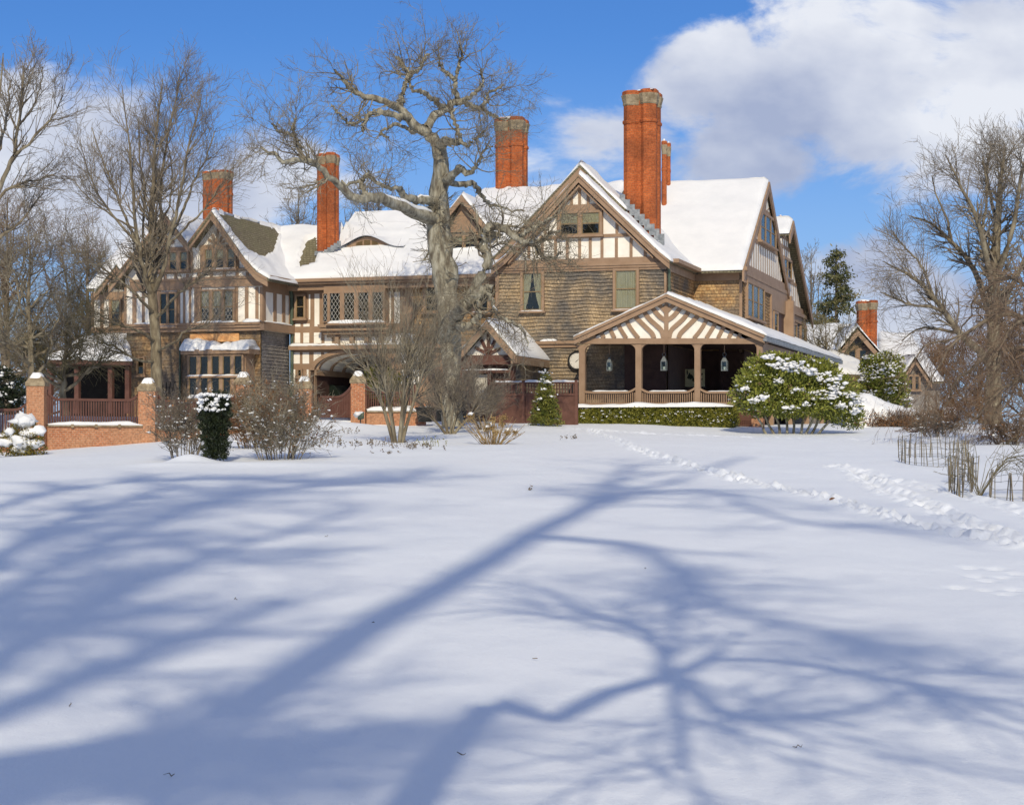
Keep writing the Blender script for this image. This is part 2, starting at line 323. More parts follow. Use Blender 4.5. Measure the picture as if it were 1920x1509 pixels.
def shingles(mb, pl, s0, s1, t0, t1, course=.15, wave=0., out=.035, mi=0, seed=0):
    """real courses of shingles: each row leans out over the one below"""
    ns = max(2, int((s1 - s0) / .12)); S = np.linspace(s0, s1, ns + 1); rows = int(math.ceil((t1 - t0) / course)); rg = np.random.default_rng(seed)
    V = []; Q = []
    for r in range(rows):
        tb = t0 + r * course; tt = min(tb + course * 1.03, t1)
        wv = wave * 3.2 * fbm(S * 1.5, 0 * S + r * .16, 3, 31) if wave else 0 * S
        jit = rg.normal(0, .004, ns + 1); o = out * (1 + rg.normal(0, .10, ns + 1))
        base = len(V)
        for i in range(ns + 1):
            lo = max(t0, tb + wv[i] + jit[i]) if r else tb; hi = min(t1, tt + (wv[i]) + .02)
            V += [pl.L((S[i], lo), .004), pl.L((S[i], lo), o[i]), pl.L((S[i], hi), .006)]
        for i in range(ns):
            a = base + 3 * i; b = a + 3
            Q += [(a, b, b + 1, a + 1), (a + 1, b + 1, b + 2, a + 2)]
    mb.add(V, Q, mi)
def snowcap(mb, pl, s0, s1, t, d0, d1, h, seed=0, step=.12, rag=.35):
    """snow lying along a ledge"""
    ns = max(3, int(abs(s1 - s0) / step)); S = np.linspace(s0, s1, ns + 1); prof = [(0, 0), (.02, .55), (.2, .92), (.5, 1.0), (.8, .85), (.99, .5), (1.03, -.12)]
    hh = h * (1 + rag * 2 * fbm(S * 2.2 + seed * 7.1, S * 0 + seed, 3, 5)); hh = np.maximum(hh, h * .15); hh[0] *= .35; hh[-1] *= .35
    V = []; Q = []
    for i in range(ns + 1):
        ex = 1 + .25 * float(fbm(S[i] * 3 + seed, seed * 1.7, 2, 3))
        for (u, k) in prof: V.append(pl.L((S[i], t + k * hh[i]), d0 + (d1 - d0) * u * (ex if u > .6 else 1)))
    k = len(prof)
    for i in range(ns):
        for j in range(k - 1): Q.append((i * k + j, (i + 1) * k + j, (i + 1) * k + j + 1, i * k + j + 1))
    mb.add(V, Q + [tuple(range(k)), tuple(range(ns * k, ns * k + k))])
def resample(P, ts):
    P = np.asarray(P, float); d = np.r_[0, np.cumsum(np.linalg.norm(np.diff(P, axis=0), axis=1))]; d /= d[-1]
    return np.stack([np.interp(ts, d, P[:, i]) for i in range(3)], 1)
def inpoly(x, y, poly):
    r = False; j = len(poly) - 1
    for i in range(len(poly)):
        xi, yi = poly[i]; xj, yj = poly[j]
        if (yi > y) != (yj > y) and x < (xj - xi) * (y - yi) / (yj - yi) + xi: r = not r
        j = i
    return r
def roof(parent, P, Q, name='roof', thick=.16, snow=.15, holes=(), mat='roof', over=.05, step=.2, bumps=1., edge=.16, seed=0, tolocal=lproj):
    """roof slab between two profile lines (eave -> ridge) with its cover of snow"""
    P = np.asarray(P, float); Q = np.asarray(Q, float); mb = MB(); k = len(P)
    ts = np.linspace(0, 1, max(k, 9 if k > 2 else 2)); p = resample(P, ts); q = resample(Q, ts); k = len(ts)
    dn = np.array([0, 0, -thick]); V = list(p) + list(q) + list(p + dn) + list(q + dn); fs = []
    for i in range(k - 1):
        fs += [(i, k + i, k + i + 1, i + 1), (2 * k + i, 2 * k + i + 1, 3 * k + i + 1, 3 * k + i), (i, i + 1, 2 * k + i + 1, 2 * k + i), (k + i, 3 * k + i, 3 * k + i + 1, k + i + 1)]
    fs += [(0, 2 * k, 3 * k, k), (k - 1, 2 * k - 1, 4 * k - 1, 3 * k - 1)]
    mb.add(V, fs); ro = mb.build(name, M[mat], parent)
    if snow:
        lt = np.linalg.norm(np.diff(P, axis=0), axis=1).sum(); ls = max(np.linalg.norm(P[0] - Q[0]), np.linalg.norm(P[-1] - Q[-1]))
        nt = max(6, int(lt / step)); ns = max(6, int(ls / step))
        e = .045
        tt = np.r_[0, np.linspace(0, 1, nt + 1), 1]; ss = np.r_[0, np.linspace(0, 1, ns + 1), 1]
        pp = resample(P, tt); qq = resample(Q, tt); G = pp[None] * (1 - ss[:, None, None]) + qq[None] * ss[:, None, None]
        dt = np.minimum(tt * lt + .02, (1 - tt) * lt + 9); ds = np.minimum(ss, 1 - ss) * ls + .02
        D = np.minimum(dt[None], ds[:, None]); H = snow * np.clip((D / edge), .0, 1) ** .5
        nzv = fbm(G[..., 0] * .9 + seed * 3.3 + G[..., 1] * .9, G[..., 2] * 1.3 + seed, 3, 11) * bumps
        H = H * (1 + .9 * nzv)
        H[:, 0] = -.03; H[:, -1] = np.where(H[:, -2] > 0, H[:, -2], -.03); H[0] = -.03; H[-1] = -.03
        # push the eave edge out a little
        ev = (G[:, 1] - G[:, min(3, nt)]); ev[:, 2] = 0; ln = np.linalg.norm(ev, axis=1, keepdims=True); ev = ev / np.maximum(ln, 1e-6)
        G[:, :2] += (ev * over)[:, None] * (1 + 1.2 * fbm(ss * ls * 1.1 + seed, ss * 0, 2, 4))[:, None, None]
        if holes:
            for i in range(len(ss)):
                for j in range(len(tt)):
                    x, y = tolocal(G[i, j]); jx = 4 * float(fbm(G[i, j, 0] * 1.2 + G[i, j, 1] * 1.2, G[i, j, 2] * 2, 2, 21)); 
                    if any(inpoly(x + jx, y + jx, hp) for hp in holes): H[i, j] = -.06
        G = G.copy(); G[..., 2] += H
        a, b = G.shape[:2]; idx = np.arange(a * b).reshape(a, b); Qd = np.stack([idx[:-1, :-1], idx[1:, :-1], idx[1:, 1:], idx[:-1, 1:]], -1).reshape(-1, 4)
        npmesh('snow_cover', G.reshape(-1, 3), Qd, M['snow'], ro)
    return ro
def win(parent, pl, x0, y0, x1, y1, cols=1, split=(), curtain=None, cas=.10, mull=.075, lead=False, sill=True, snowsill=0, mat='trim', sash=True, d=0., rect=None, dark=True):
    s0, s1, t0, t1 = rect or pl.rect(x0, y0, x1, y1); fr = MB(); D0 = .085 + d; D1 = .165 + d
    srect(fr, pl, s0 - cas, s0, t0 - .04, t1 + cas, .002, D1); srect(fr, pl, s1, s1 + cas, t0 - .04, t1 + cas, .002, D1); srect(fr, pl, s0, s1, t1, t1 + cas, .002, D1 - .003)
    if sill: srect(fr, pl, s0 - cas - .06, s1 + cas + .06, t0 - .12, t0 - .04, .002, D1 + .08); srect(fr, pl, s0, s1, t0 - .04, t0, .002, D1 - .003)
    else: srect(fr, pl, s0, s1, t0 - .04, t0, .002, D1 - .003)
    w = (s1 - s0 - mull * (cols - 1)) / cols
    for c in range(cols - 1): srect(fr, pl, s0 + (c + 1) * w + c * mull, s0 + (c + 1) * (w + mull), t0, t1, D0 - .02, D1 - .01)
    fo = fr.build('window', M[mat], parent)
    sm = MB(); pn = MB()
    for c in range(cols):
        a = s0 + c * (w + mull); b = a + w; e = min(.045, w * .1)
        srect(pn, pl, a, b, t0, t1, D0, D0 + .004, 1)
        srect(pn, pl, a + e * .5, b - e * .5, t0 + e * .5, t1 - e * .5, D0 + .032, D0 + .036, 0)
        if sash:
            ys = [t0] + [t0 + (t1 - t0) * q for q in split] + [t1]
            srect(sm, pl, a, a + e, t0, t1, D0 + .028, D0 + .058); srect(sm, pl, b - e, b, t0, t1, D0 + .028, D0 + .058)
            for y in ys: srect(sm, pl, a + e, b - e, max(t0, y - e / 2), min(t1, y + e / 2) if 0 < y - t0 < t1 - t0 else max(t0, y - e / 2) + e * .8, D0 + .028, D0 + .056)
        if curtain:
            cm = MB(); ty = t1; 
            if curtain in ('full', 'half'):
                tb = t0 + .02 if curtain == 'full' else t0 + (t1 - t0) * .45; N = max(8, int(w / .03)); V = []
                for i in range(N + 1):
                    x = a + (b - a) * i / N; dd = D0 + .013 + .008 * math.sin(i * 1.9 + c)
                    V += [pl.L((x, tb), dd), pl.L((x, t1), dd)]
                cm.add(V, [(2 * i, 2 * i + 2, 2 * i + 3, 2 * i + 1) for i in range(N)])
            elif curtain == 'drape':
                for sd in (0, 1):
                    N = 10; V = []
                    for j in range(N + 1):
                        f = j / N; wd = (.46 - .34 * f ** 1.6) * w if f < .85 else .16 * w; y = t1 - (t1 - t0) * f
                        xa = a if sd == 0 else b; xb = a + wd if sd == 0 else b - wd
                        for i in range(7): V.append(pl.L((xa + (xb - xa) * i / 6, y), D0 + .014 + .008 * math.sin(i * 2.3)))
                    cm.add(V, [(j * 7 + i, j * 7 + i + 1, j * 7 + i + 8, j * 7 + i + 7) for j in range(N) for i in range(6)])
            elif curtain == 'blind':
                srect(cm, pl, a, b, t0 + (t1 - t0) * .4, t1, D0 + .008, D0 + .012)
            cm.build('curtain', M['blind' if curtain == 'blind' else 'cloth'], fo, smooth=True)
        if lead:
            g = .17; hh = t1 - t0
            def seg(p0, p1):
                p0 = np.array(p0); p1 = np.array(p1); t = (p1 - p0) / np.linalg.norm(p1 - p0); nn = np.array([-t[1], t[0]]) * .009
                prism(pn, pl, [p0 - nn, p1 - nn, p1 + nn, p0 + nn], D0 + .037, D0 + .044, 2)
            sl_ = 1.55; k = -int(hh / sl_ / g) - 2
            for i in range(k, int(w / g) + int(hh / sl_ / g) + 3):
                for sg in (1, -1):
                    x = a + i * g; ya, yb = t0, t1; xa = x; xb = x + sg * hh / sl_
                    pts = [(xa, ya), (xb, yb)]
                    lo, hi = 0., 1.; dx = xb - xa
                    f1 = (a - xa) / dx; f2 = (b - xa) / dx; lo = max(lo, min(f1, f2)); hi = min(hi, max(f1, f2))
                    if hi - lo > .03: seg((xa + dx * lo, ya + hh * lo), (xa + dx * hi, ya + hh * hi))
    if sash: sm.build('sash', M['sash'], fo)
    pn.build('pane', [M['glass'], M['dark'], M['leadcame']], fo)
    if snowsill:
        sc = MB(); snowcap(sc, pl, s0 - cas, s1 + cas, t0 - .042, D1 - .09, D1 + .07, snowsill, seed=int(abs(s0 * 10))); sc.build('snow', M['snow'], fo, True)
    return fo
def whites(mb, pl, rects, d=.012):
    for r in rects: prect(mb, pl, *r, .0, d)
def Z(x, y, ox, oy, sc): return (ox + x / sc, oy + y / sc)

house = thing('mansion', 'long half timbered mansion with shingled walls, snowy roofs and tall brick chimneys', 'house', tuple(HO), -TH)
GB = 1.3                                                     # foot of the walls
ae = Fp(solveb(0, 1300)).p(1392, 500)[0]; be = solveb(0, 1300)   # east wing corner
bc = 1.0; a545 = Fp(bc).p(545, 500)[0]; bl = solveb(a545, 492)   # middle range; left wing front
print('ae', ae, 'be', be, 'bl', bl)

# ---------------- main gable
g0 = Fp(0); aL = g0.p(930, 505)[0]; tS = g0.p(1100, 509)[1]; tE = g0.p(1100, 496)[1]; tA = g0.p(1086, 345)[1]; aM = g0.p(1086, 400)[0]
mb = MB(); srect(mb, g0, aL, 0, GB, tS, -.3, 0); shingles(mb, g0, aL, 0, GB, tS, .145, .024, .065, seed=1)
mb.build('shingle_wall', M['shingle'], house)
mb = MB(); gabl = [(aL, tS), (0, tS), (0.0, tE + .05), (aM, tA), (aL, tE + .05)]; prism(mb, g0, gabl, -.3, .0); mb.build('gable_wall', M['stucco'], house)
t = MB()
prect(t, g0, 945, 485, 1246, 496, .001, .09); prect(t, g0, 930, 496, 1250, 500, .001, .16); prect(t, g0, 930, 500, 1250, 504.5, .001, .12); prect(t, g0, 930, 504.5, 1250, 509, .001, .07)
prect(t, g0, 1036, 384, 1132, 397, .001, .06); prect(t, g0, 1012, 440.5, 1185, 446.5, .001, .055)
for x in (1072, 1087, 1103): prect(t, g0, x - 2.5, 345, x + 2.5, 384, .001, .045)
for x in (965, 992, 1017, 1042, 1064, 1087, 1107, 1129, 1156, 1183.5, 1210): prect(t, g0, x - 2.6, 446.5, x + 2.6, 485, .001, .045)
for x in (1047.5, 1128.5): prect(t, g0, x - 3, 397, x + 3, 441, .001, .05)
prect(t, g0, 1154.5, 418, 1159.5, 441, .001, .045); prect(t, g0, 1020, 418, 1025, 441, .001, .045)
prect(t, g0, 930, 509, 936, 640, .001, .09); prect(t, g0, 1246, 509, 1250.5, 560, .045, .09)
t.build('timber_frame', M['trim'], house)
gf = Fp(-.34)
RKR = [(1085.5, 327), (1227, 464), (1256, 489)]; RKL = [(1085.5, 327), (950, 478), (922, 501)]
t = MB(); rake(t, gf, RKR, .34, 0, .09); rake(t, gf, RKL, .34, 0, .09); rake(t, gf, RKR, .1, .09, .13); rake(t, gf, RKL, .1, .09, .13)
rake(t, gf, [(1085.5, 346), (1224, 480)], .1, -.3, -.01); rake(t, gf, [(1085.5, 346), (952, 492)], .1, -.3, -.01)
t.build('bargeboard', M['trim'], house)
def gslope(pl, line, b1, **k):     # a slope whose ridge runs into the house, traced in its front plane (ridge -> eave)
    P = [pl.L(pl.p(*q)) for q in line][::-1]; Q = [(p[0], b1, p[2]) for p in P]; return roof(house, P, Q, **k)
def up(line, dy): return [(x, y - dy) for x, y in line]
gslope(Fp(-.44), up(RKR, 1.0), 12., thick=.12, snow=.15, seed=1); gslope(Fp(-.44), up(RKL, 1.0), 12., thick=.12, snow=.13, seed=2)
# the slightly higher roof behind the front one
gu = Fp(1.3); UR = [(1087, 309), (1172, 392)]; UL = [(1087, 309), (925, 482)]
t = MB(); rake(t, gu, UR, .36, 0, .08); rake(t, gu, UL, .36, 0, .08); t.build('bargeboard', M['trim'], house)
gslope(Fp(1.2), up(UR, 1.), 3.2, thick=.12, snow=.17, seed=3); gslope(Fp(1.2), up(UL, 1.), 3.2, thick=.12, snow=.15, seed=4)
win(house, g0, 1052, 400, 1126, 440, cols=2, split=(.5,), curtain='half', mull=.14)
win(house, g0, 982, 513, 1017.5, 582, split=(.5,), curtain='drape', snowsill=.03)
win(house, g0, 1155, 508, 1195, 579, split=(.52,), curtain='full', snowsill=.02)
# skirt moulding low on the wall
t = MB(); prect(t, g0, 958, 640, 1085, 645.5, .02, .22); prect(t, g0, 958, 645.5, 1085, 652, .02, .12); t.build('skirt_moulding', M['trim'], house)
s = MB(); r = g0.rect(960, 634, 1062, 640); snowcap(s, g0, g0.p(1015, 640)[0], g0.p(1046, 640)[0], r[2], .02, .2, .10, 3); s.build('snow', M['snow'], house, True)
# return wall at the right of the gable, east wing front
t = MB(); e0 = Ep(0.0); srect(t, e0, 0.001, be, GB, tE, -.3, 0); shingles(t, e0, .02, be, GB, tE - .3, .145, 0, .035, seed=2); t.build('return_wall', M['shingle_warm'], house)
ew = Fp(be); tEe = ew.p(1392, 507)[1]; mb = MB(); srect(mb, ew, .001, ae, GB, tEe, -.3, 0); shingles(mb, ew, 0.01, ae, GB, tEe - .25, .145, 0, .035, seed=3); mb.build('wing_wall', M['shingle_warm'], house)
t = MB(); srect(t, e0, .10, be, tE - .36, tE - .02, .001, .12); srect(t, ew, 0.12, ae - .12, tEe - .42, tEe - .05, .001, .12); srect(t, e0, 0.02, be - .5, tE - .02, tE + .14, .0, .5); srect(t, ew, 0.5, ae + .3, tEe - .05, tEe + .12, 0, .55)
srect(t, ew, ae - .12, ae, GB, tEe - .4, .04, .09); t.build('cornice', M['trim'], house)
t = MB()
def tube_local(mb, P, r, n=8, mi=0):
    P = np.asarray(P, float); 
    for a, b in zip(P[:-1], P[1:]):
        d = b - a; d = d / np.linalg.norm(d); u = np.cross(d, [0.31, .2, .93]); u /= np.linalg.norm(u); v = np.cross(d, u)
        V = [a + r * (math.cos(2 * math.pi * i / n) * u + math.sin(2 * math.pi * i / n) * v) for i in range(n)] + [b + r * (math.cos(2 * math.pi * i / n) * u + math.sin(2 * math.pi * i / n) * v) for i in range(n)]
        mb.add(V, [(i, (i + 1) % n, n + (i + 1) % n, n + i) for i in range(n)] + [tuple(range(n)), tuple(range(n, 2 * n))], mi)
x_, z_ = g0.p(1252.5, 497); tube_local(t, [(x_ + .1, -.35, z_), (x_ + .08, -.12, z_ - .35), (x_ + .08, -.1, z_ - 1.35)], .06)
t.build('downspout', M['copper'], house)
# east wing roof
e1 = Ep(ae); OVE = .14; eo = Ep(ae + OVE)
bA, tA1 = eo.p(1441, 340); eb0, et0 = eo.p(1393, 505); bR, tR1 = eo.p(1479, 549)
print('E gable', bA, tA1, eb0, et0, bR, tR1)
roof(house, [(-6, eb0, et0), (-6, bA, tA1)], [(ae + OVE, eb0, et0), (ae + OVE, bA, tA1)], thick=.14, snow=.18, seed=5, bumps=.5)
roof(house, [(-6, bR, tR1), (-6, bA, tA1)], [(ae + OVE, bR, tR1), (ae + OVE, bA, tA1)], thick=.14, snow=.16, seed=6)
tB = e1.p(1393, 512)[1]
gp = [(be, GB), (bR - .4, GB), (bR - .4, tR1 - .1), (bA, tA1 - .35), (be, et0 - .05)]
mb = MB(); prism(mb, e1, [(be + .001, GB), (bR - .4, GB), (bR - .4, tB), (be + .001, tB)], -.3, 0); shingles(mb, e1, be + .05, bR - 3.2, GB, tB - .4, .15, .02, .05, seed=5); mb.build('shingle_wall', M['shingle_warm'], house)
mb = MB(); prism(mb, e1, [(be + .001, tB), (bR - .4, tB), (bR - .4, tR1 - .1), (bA, tA1 - .35), (be + .001, et0 - .05)], -.3, 0); mb.build('gable_wall', M['stucco'], house)
t = MB()
srect(t, e1, be - .05, bR - .2, tB - .42, tB - .08, .05, .12); srect(t, e1, be - .05, bR - .2, tB - .08, tB + .1, .05, .15); srect(t, e1, be, bR - .3, tB + .1, tB + .42, .001, .1)
tW0 = e1.p(1397, 458)[1]; tWt = e1.p(1404, 413)[1]
def zslope(b): return (et0 + (tA1 - et0) * (b - eb0) / (bA - eb0)) if b < bA else (tR1 + (tA1 - tR1) * (bR - b) / (bR - bA))
def hb(z0, z1, dd):
    bs = [b for b in np.linspace(be, bR - .4, 200) if zslope(b) - .3 > z1]
    if bs: srect(t, e1, min(bs), max(bs), z0, z1, .001, dd)
zA = tB + .42; zB = zA + (tA1 - zA) * .30; zC = zA + (tA1 - zA) * .66
hb(zB - .1, zB + .1, .03); hb(zC - .14, zC + .14, .03)
for b in np.arange(be + .35, bR - .5, .62):
    top = min(zB - .1, zslope(b) - .3)
    if top > zA: srect(t, e1, b - .06, b + .06, zA, top, .001, .016)
for b in np.arange(be + 2., bR - 2, .62):
    if abs(b - bA) > 2.4 and zslope(b) - .3 > zB + .1: srect(t, e1, b - .06, b + .06, zB + .1, min(zC - .14, zslope(b) - .3), .001, .016)
for k in range(-2, 3):
    b0 = bA + k * .75; z1 = zC + .14; ln = zslope(b0 + np.sign(k) * .3) - .3 - z1
    if ln > .2:
        prism(t, e1, [(b0 * .4 + bA * .6 - .07, z1), (b0 * .4 + bA * .6 + .07, z1), (b0 + np.sign(k) * .3 + .07, z1 + ln), (b0 + np.sign(k) * .3 - .07, z1 + ln)], .001, .02)
t.build('timber_frame', M['trim'], house)
t = MB()
def erake(mb, pl, pts, drop, d0, d1):
    for a, b in zip(pts[:-1], pts[1:]): prism(mb, pl, [(a[0], a[1] - drop), (b[0], b[1] - drop), b, a], d0, d1)
erake(t, eo, [(eb0 - .1, et0 - .1), (bA, tA1 - .03), (bR, tR1 - .03)], .42, -.02, .07)
t.build('bargeboard', M['trim'], house)
s1_ = bA - 2.15; 
win(house, e1, 0, 0, 0, 0, rect=(bA - 2.1, bA + 2.1, zB + .12, zC - .2), cols=3, split=(.5,), mull=.16, cas=.12)
wb0 = e1.p(1396.5, 525)[0]; wb1 = e1.p(1427, 525)[0]; wt1 = e1.p(1394, 524)[1]; wt0 = e1.p(1392, 590)[1]
win(house, e1, 0, 0, 0, 0, rect=(wb0, wb1, wt0, wt1 - .1), cols=3, split=(.5,), mull=.16, cas=.12)
# open loggia to the right of the shingled strip
lb0 = e1.p(1444, 560)[0]; lb1 = bR - .3
t = MB(); srect(t, e1, lb0, lb1, GB, tB - .42, .002, .02); t.build('loggia_recess', M['wood_in'], house)
t = MB(); srect(t, e1, lb0 - .35, lb0, GB, tB - .42, .02, .14); srect(t, e1, lb1 - .55, lb1 - .15, GB, tB - .42, .02, .5); srect(t, e1, lb0, lb1, tB - 1.1, tB - .42, .02, .12); t.build('loggia_post', M['trim'], house)
win(house, e1, 0, 0, 0, 0, rect=(lb0 + .3, lb0 + 1.3, wt0 - .6, tB - 1.25), split=(.5,), cas=.1, d=.02)
# second east gable
e2 = Ep(ae - .25); e2o = Ep(ae + .15)
b2A, t2A = e2o.p(1486.5, 413); b2R, t2R = e2o.p(1523, 600); b2L = 2 * b2A - b2R; t2L = t2R
print('E gable 2', b2A, t2A, b2R, t2R)
b2c = bR + .1; z2c = t2A - (t2A - t2L) * (b2A - b2c) / (b2A - b2L)
roof(house, [(-5, b2c, z2c), (-5, b2A, t2A)], [(ae + .15, b2c, z2c), (ae + .15, b2A, t2A)], thick=.14, snow=.18, seed=7, bumps=.5)
roof(house, [(-5, b2R, t2R), (-5, b2A, t2A)], [(ae + .15, b2R, t2R), (ae + .15, b2A, t2A)], thick=.14, snow=.16, seed=8)
tB2 = e2.p(1472, 582)[1]
mb = MB(); prism(mb, e2, [(bR, GB), (b2R - .5, GB), (b2R - .5, tB2), (bR, tB2)], -.3, 0); shingles(mb, e2, bR, b2R - .55, GB, tB2 - .4, .15, 0, .05, seed=6); mb.build('shingle_wall', M['shingle_gray'], house)
mb = MB(); prism(mb, e2, [(bR - 3, tB2), (b2R - .5, tB2), (b2R - .5, t2R - .1), (b2A, t2A - .35), (bR - 3, t2A - .35 - (b2A - bR + 3) * (t2A - t2L) / (b2A - b2L))], -.3, 0); mb.build('gable_wall', M['stucco'], house)
t = MB(); srect(t, e2, bR - 1, b2R - .3, tB2 - .42, tB2 - .08, .05, .12); srect(t, e2, bR - 1, b2R - .2, tB2 - .08, tB2 + .1, .05, .22); srect(t, e2, bR - 3, b2R - .4, tB2 + .1, tB2 + .42, .001, .1)
def z2(b): return t2A - (t2A - t2R) * abs(b - b2A) / (b2R - b2A)
hz = [tB2 + .42 + (t2A - tB2 - .5) * q for q in (.28, .55, .68, .80)]
for i, h_ in enumerate(hz):
    rr = (t2A - .35 - h_) / (t2A - t2R) * (b2R - b2A)
    srect(t, e2, b2A - rr, b2A + rr, h_ - .08, h_ + .08, .001, .03)
zs = [tB2 + .42] + hz + [t2A - .6]
for b in np.arange(bR - 2.5, b2R - .6, .6):
    top = z2(b) - .4
    if top > zs[0]:
        if abs(b - b2A - .1) < 1.2: srect(t, e2, b - .06, b + .06, zs[0], min(top, zs[1] - .08), .001, .016); (top > zs[2]) and srect(t, e2, b - .06, b + .06, zs[2] + .08, top, .001, .016)
        else: srect(t, e2, b - .06, b + .06, zs[0], top, .001, .016)
t.build('timber_frame', M['trim'], house)
win(house, e2, 0, 0, 0, 0, rect=(b2A - 1.1, b2A + 1.3, hz[0] + .12, hz[1] - .12), cols=2, split=(.5,), mull=.14)
for q in (.6, 3.0, 6.0):
    win(house, e2, 0, 0, 0, 0, rect=(bR + q, bR + q + 1.3, tB2 - 3.0, tB2 - .6), split=(.35,), mat='trim', cas=.12, curtain='blind' if q < 5 else None)
t = MB(); erake(t, e2o, [(b2c, z2c - .1), (b2A, t2A - .03), (b2R, t2R - .03)], .42, -.02, .07); t.build('bargeboard', M['trim'], house)
t = MB(); srect(t, e2, b2R - .55, b2R - .25, GB, tB2 - .4, .04, .16); t.build('corner_post', M['trim'], house); t = MB(); srect(t, e2, bR - .15, bR + .25, GB, tB2 + .6, .04, .55); t.build('corner_post', M['trim'], house)

# ---------------- chimneys
def chimney(name, pl, xL, xR, yT, yB, na, nb, capk=1.0, flash=None):
    s0, s1, tb, tt = pl.rect(xL, yT, xR, yB); r = (s1 - s0) / (2 * na) ; rr = r * 1.06; mb = MB(); cap = MB(); hC = .68 * capk
    for i in range(na):
        for j in range(nb):
            jz = .013 * ((i * 3 + j * 5) % 4); cx = s0 + r + 2 * r * i; cyy = pl.c + r + 2 * r * j
            def ring(z, k): return [(cx + rr * k * math.cos(math.pi / 4 * q + math.pi / 8), cyy + rr * k * math.sin(math.pi / 4 * q + math.pi / 8), z + jz) for q in range(8)]
            def stack(mbx, prof):
                V = [p for (z, k) in prof for p in ring(z, k)]; m_ = len(prof)
                mbx.add(V, [(8 * a + q, 8 * a + (q + 1) % 8, 8 * a + 8 + (q + 1) % 8, 8 * a + 8 + q) for a in range(m_ - 1) for q in range(8)] + [tuple(range(8 * m_ - 8, 8 * m_)), tuple(range(7, -1, -1))])
            z1 = tt - hC - .75
            stack(mb, [(tb, .985), (z1, .985), (z1, 1.09), (z1 + .07, 1.13), (z1 + .14, 1.09), (z1 + .14, .985), (tt - hC, .985)])
            stack(cap, [(tt - hC, 1.02), (tt - hC + .06, 1.10), (tt - hC + .1, 1.06), (tt - hC * .55, 1.20), (tt - hC * .42, 1.27), (tt - hC * .36, 1.27), (tt - hC * .34, 1.2)])
            stack(mb, [(tt - hC * .34, 1.17), (tt - .1, 1.16), (tt - .05, 1.0)])
    core_r = r * (nb - .1)
    if na > 1 or nb > 1:
        mb.box(s0 + r * .45, s1 - r * .45, pl.c + r * .45, pl.c + 2 * r * nb - r * .45, tb, tt - .08)
    ch = mb.build(name, M['brick_chimney'], house); cap.build('cap', M['stone'], ch)
    sm = MB(); snowcap(sm, pl, s0 + .05, s1 - .05, tt - .07, -2 * r * nb + .1, -.05, .09, seed=int(xL)); sm.build('snow', M['snow'], ch, True)
    return ch, s0, s1
ch, s0, s1 = chimney('chimney', Fp(1.5), 1166.5, 1228, 166, 470, 2, 2)
fl = MB(); fp = Fp(1.43)
for i in range(9):
    x0 = 1162 + i * 9.2; yy_ = 370 + i * 9.2; prect(fl, fp, x0, yy_ - 5, x0 + 10.0, yy_ + 16, -.02, .03 + .004 * (i % 2))
fl.build('flashing', M['lead'], ch)
chimney('chimney', Fp(9.5), 1240, 1249, 262, 400, 1, 1); chimney('chimney', Fp(11.), 1249.5, 1256.5, 266, 400, 1, 1)
chimney('chimney', Fp(9.2), 926, 977, 218, 380, 2, 2)
ch, s0, s1 = chimney('chimney', Fp(2.0), 592, 624.5, 285, 485, 2, 2, .8)
fl = MB(); fp = Fp(1.96); prect(fl, fp, 590, 471, 606, 479, -.02, .02); prect(fl, fp, 603, 473, 608.5, 488, .02, .05)
for i in range(5): prect(fl, fp, 608 + i * 6, 468 - i * 4, 615 + i * 6, 480 - i * 4, -.02, .02 + .004 * (i % 2))
fl.build('flashing', M['lead'], ch)
ch, s0, s1 = chimney('chimney', Fp(5.0), 377.5, 424, 318, 440, 3, 2, .7)
chimney('chimney', Ep(ae - 3).k == 'e' and Fp(20.), 1459, 1467, 403, 440, 1, 1, .5)

# ---------------- middle range
cp = Fp(bc); tCe = cp.p(700, 524)[1]; a_mr = aL + .0
eavef = Fp(bc - .6)
ez = eavef.p(700, 519)[1]
bRB = Fp(bl - .6).p(397, 396)  # ridge point of left gable B
aRB = bRB[0]; b_rid = solveb(aRB, 523); zr = bRB[1] - .06
print('middle ridge b', b_rid, 'z', zr, 'eave z', ez)
HOLE1 = [(560, 505), (566, 470), (578, 452), (594, 444), (598, 470), (592, 500)]; HOLE2 = [(632, 462), (638, 440), (646, 424), (655, 436), (652, 455), (640, 470)]
aJ = Fp(b_rid).p(834, 400)[0]
EYE = [(636, 478), (660, 466), (690, 461), (715, 465), (742, 478)]
roof(house, [(aRB, bc - .6, ez), (aRB, b_rid, zr)], [(aJ, bc - .6, ez + .02), (aJ, b_rid, zr + .02)], thick=.2, snow=.2, holes=[HOLE1, HOLE2], seed=9, step=.11)
slope = (zr - ez) / (b_rid - bc + .6); bT, zT = 9.5, Fp(9.5).p(960, 357)[1]
roof(house, [(aJ, bc - .62, ez + .03), (aJ, bT, zT)], [(aL + 3.3, bc - .62, ez + .03), (aL + 3.3, bT, zT)], thick=.2, snow=.2, seed=10)
roof(house, [(aJ, 18, ez), (aJ, bT, zT)], [(aL + 3.3, 18, ez), (aL + 3.3, bT, zT)], thick=.2, snow=.15, seed=12)
t = MB(); prism(t, Ep(aJ + .05), [(bc, ez), (bT, zT - .2), (17.5, ez)], -.1, .0); t.build('gable_end', M['shingle'], house)
t = MB(); srect(t, eavef, a545, aL, ez - .26, ez - .04, 0, .1); srect(t, cp, a545, aL, ez - .5, ez - .1, .0, .5); srect(t, Fp(bc - .72), a545, aL, ez - .16, ez - .02, 0, .1); t.build('gutter', M['trim'], house)
aAl, _ = cp.p(590, 700); aAr, _ = cp.p(737, 700)
zsp = cp.p(600, 694)[1]; zcr = cp.p(663, 661)[1]
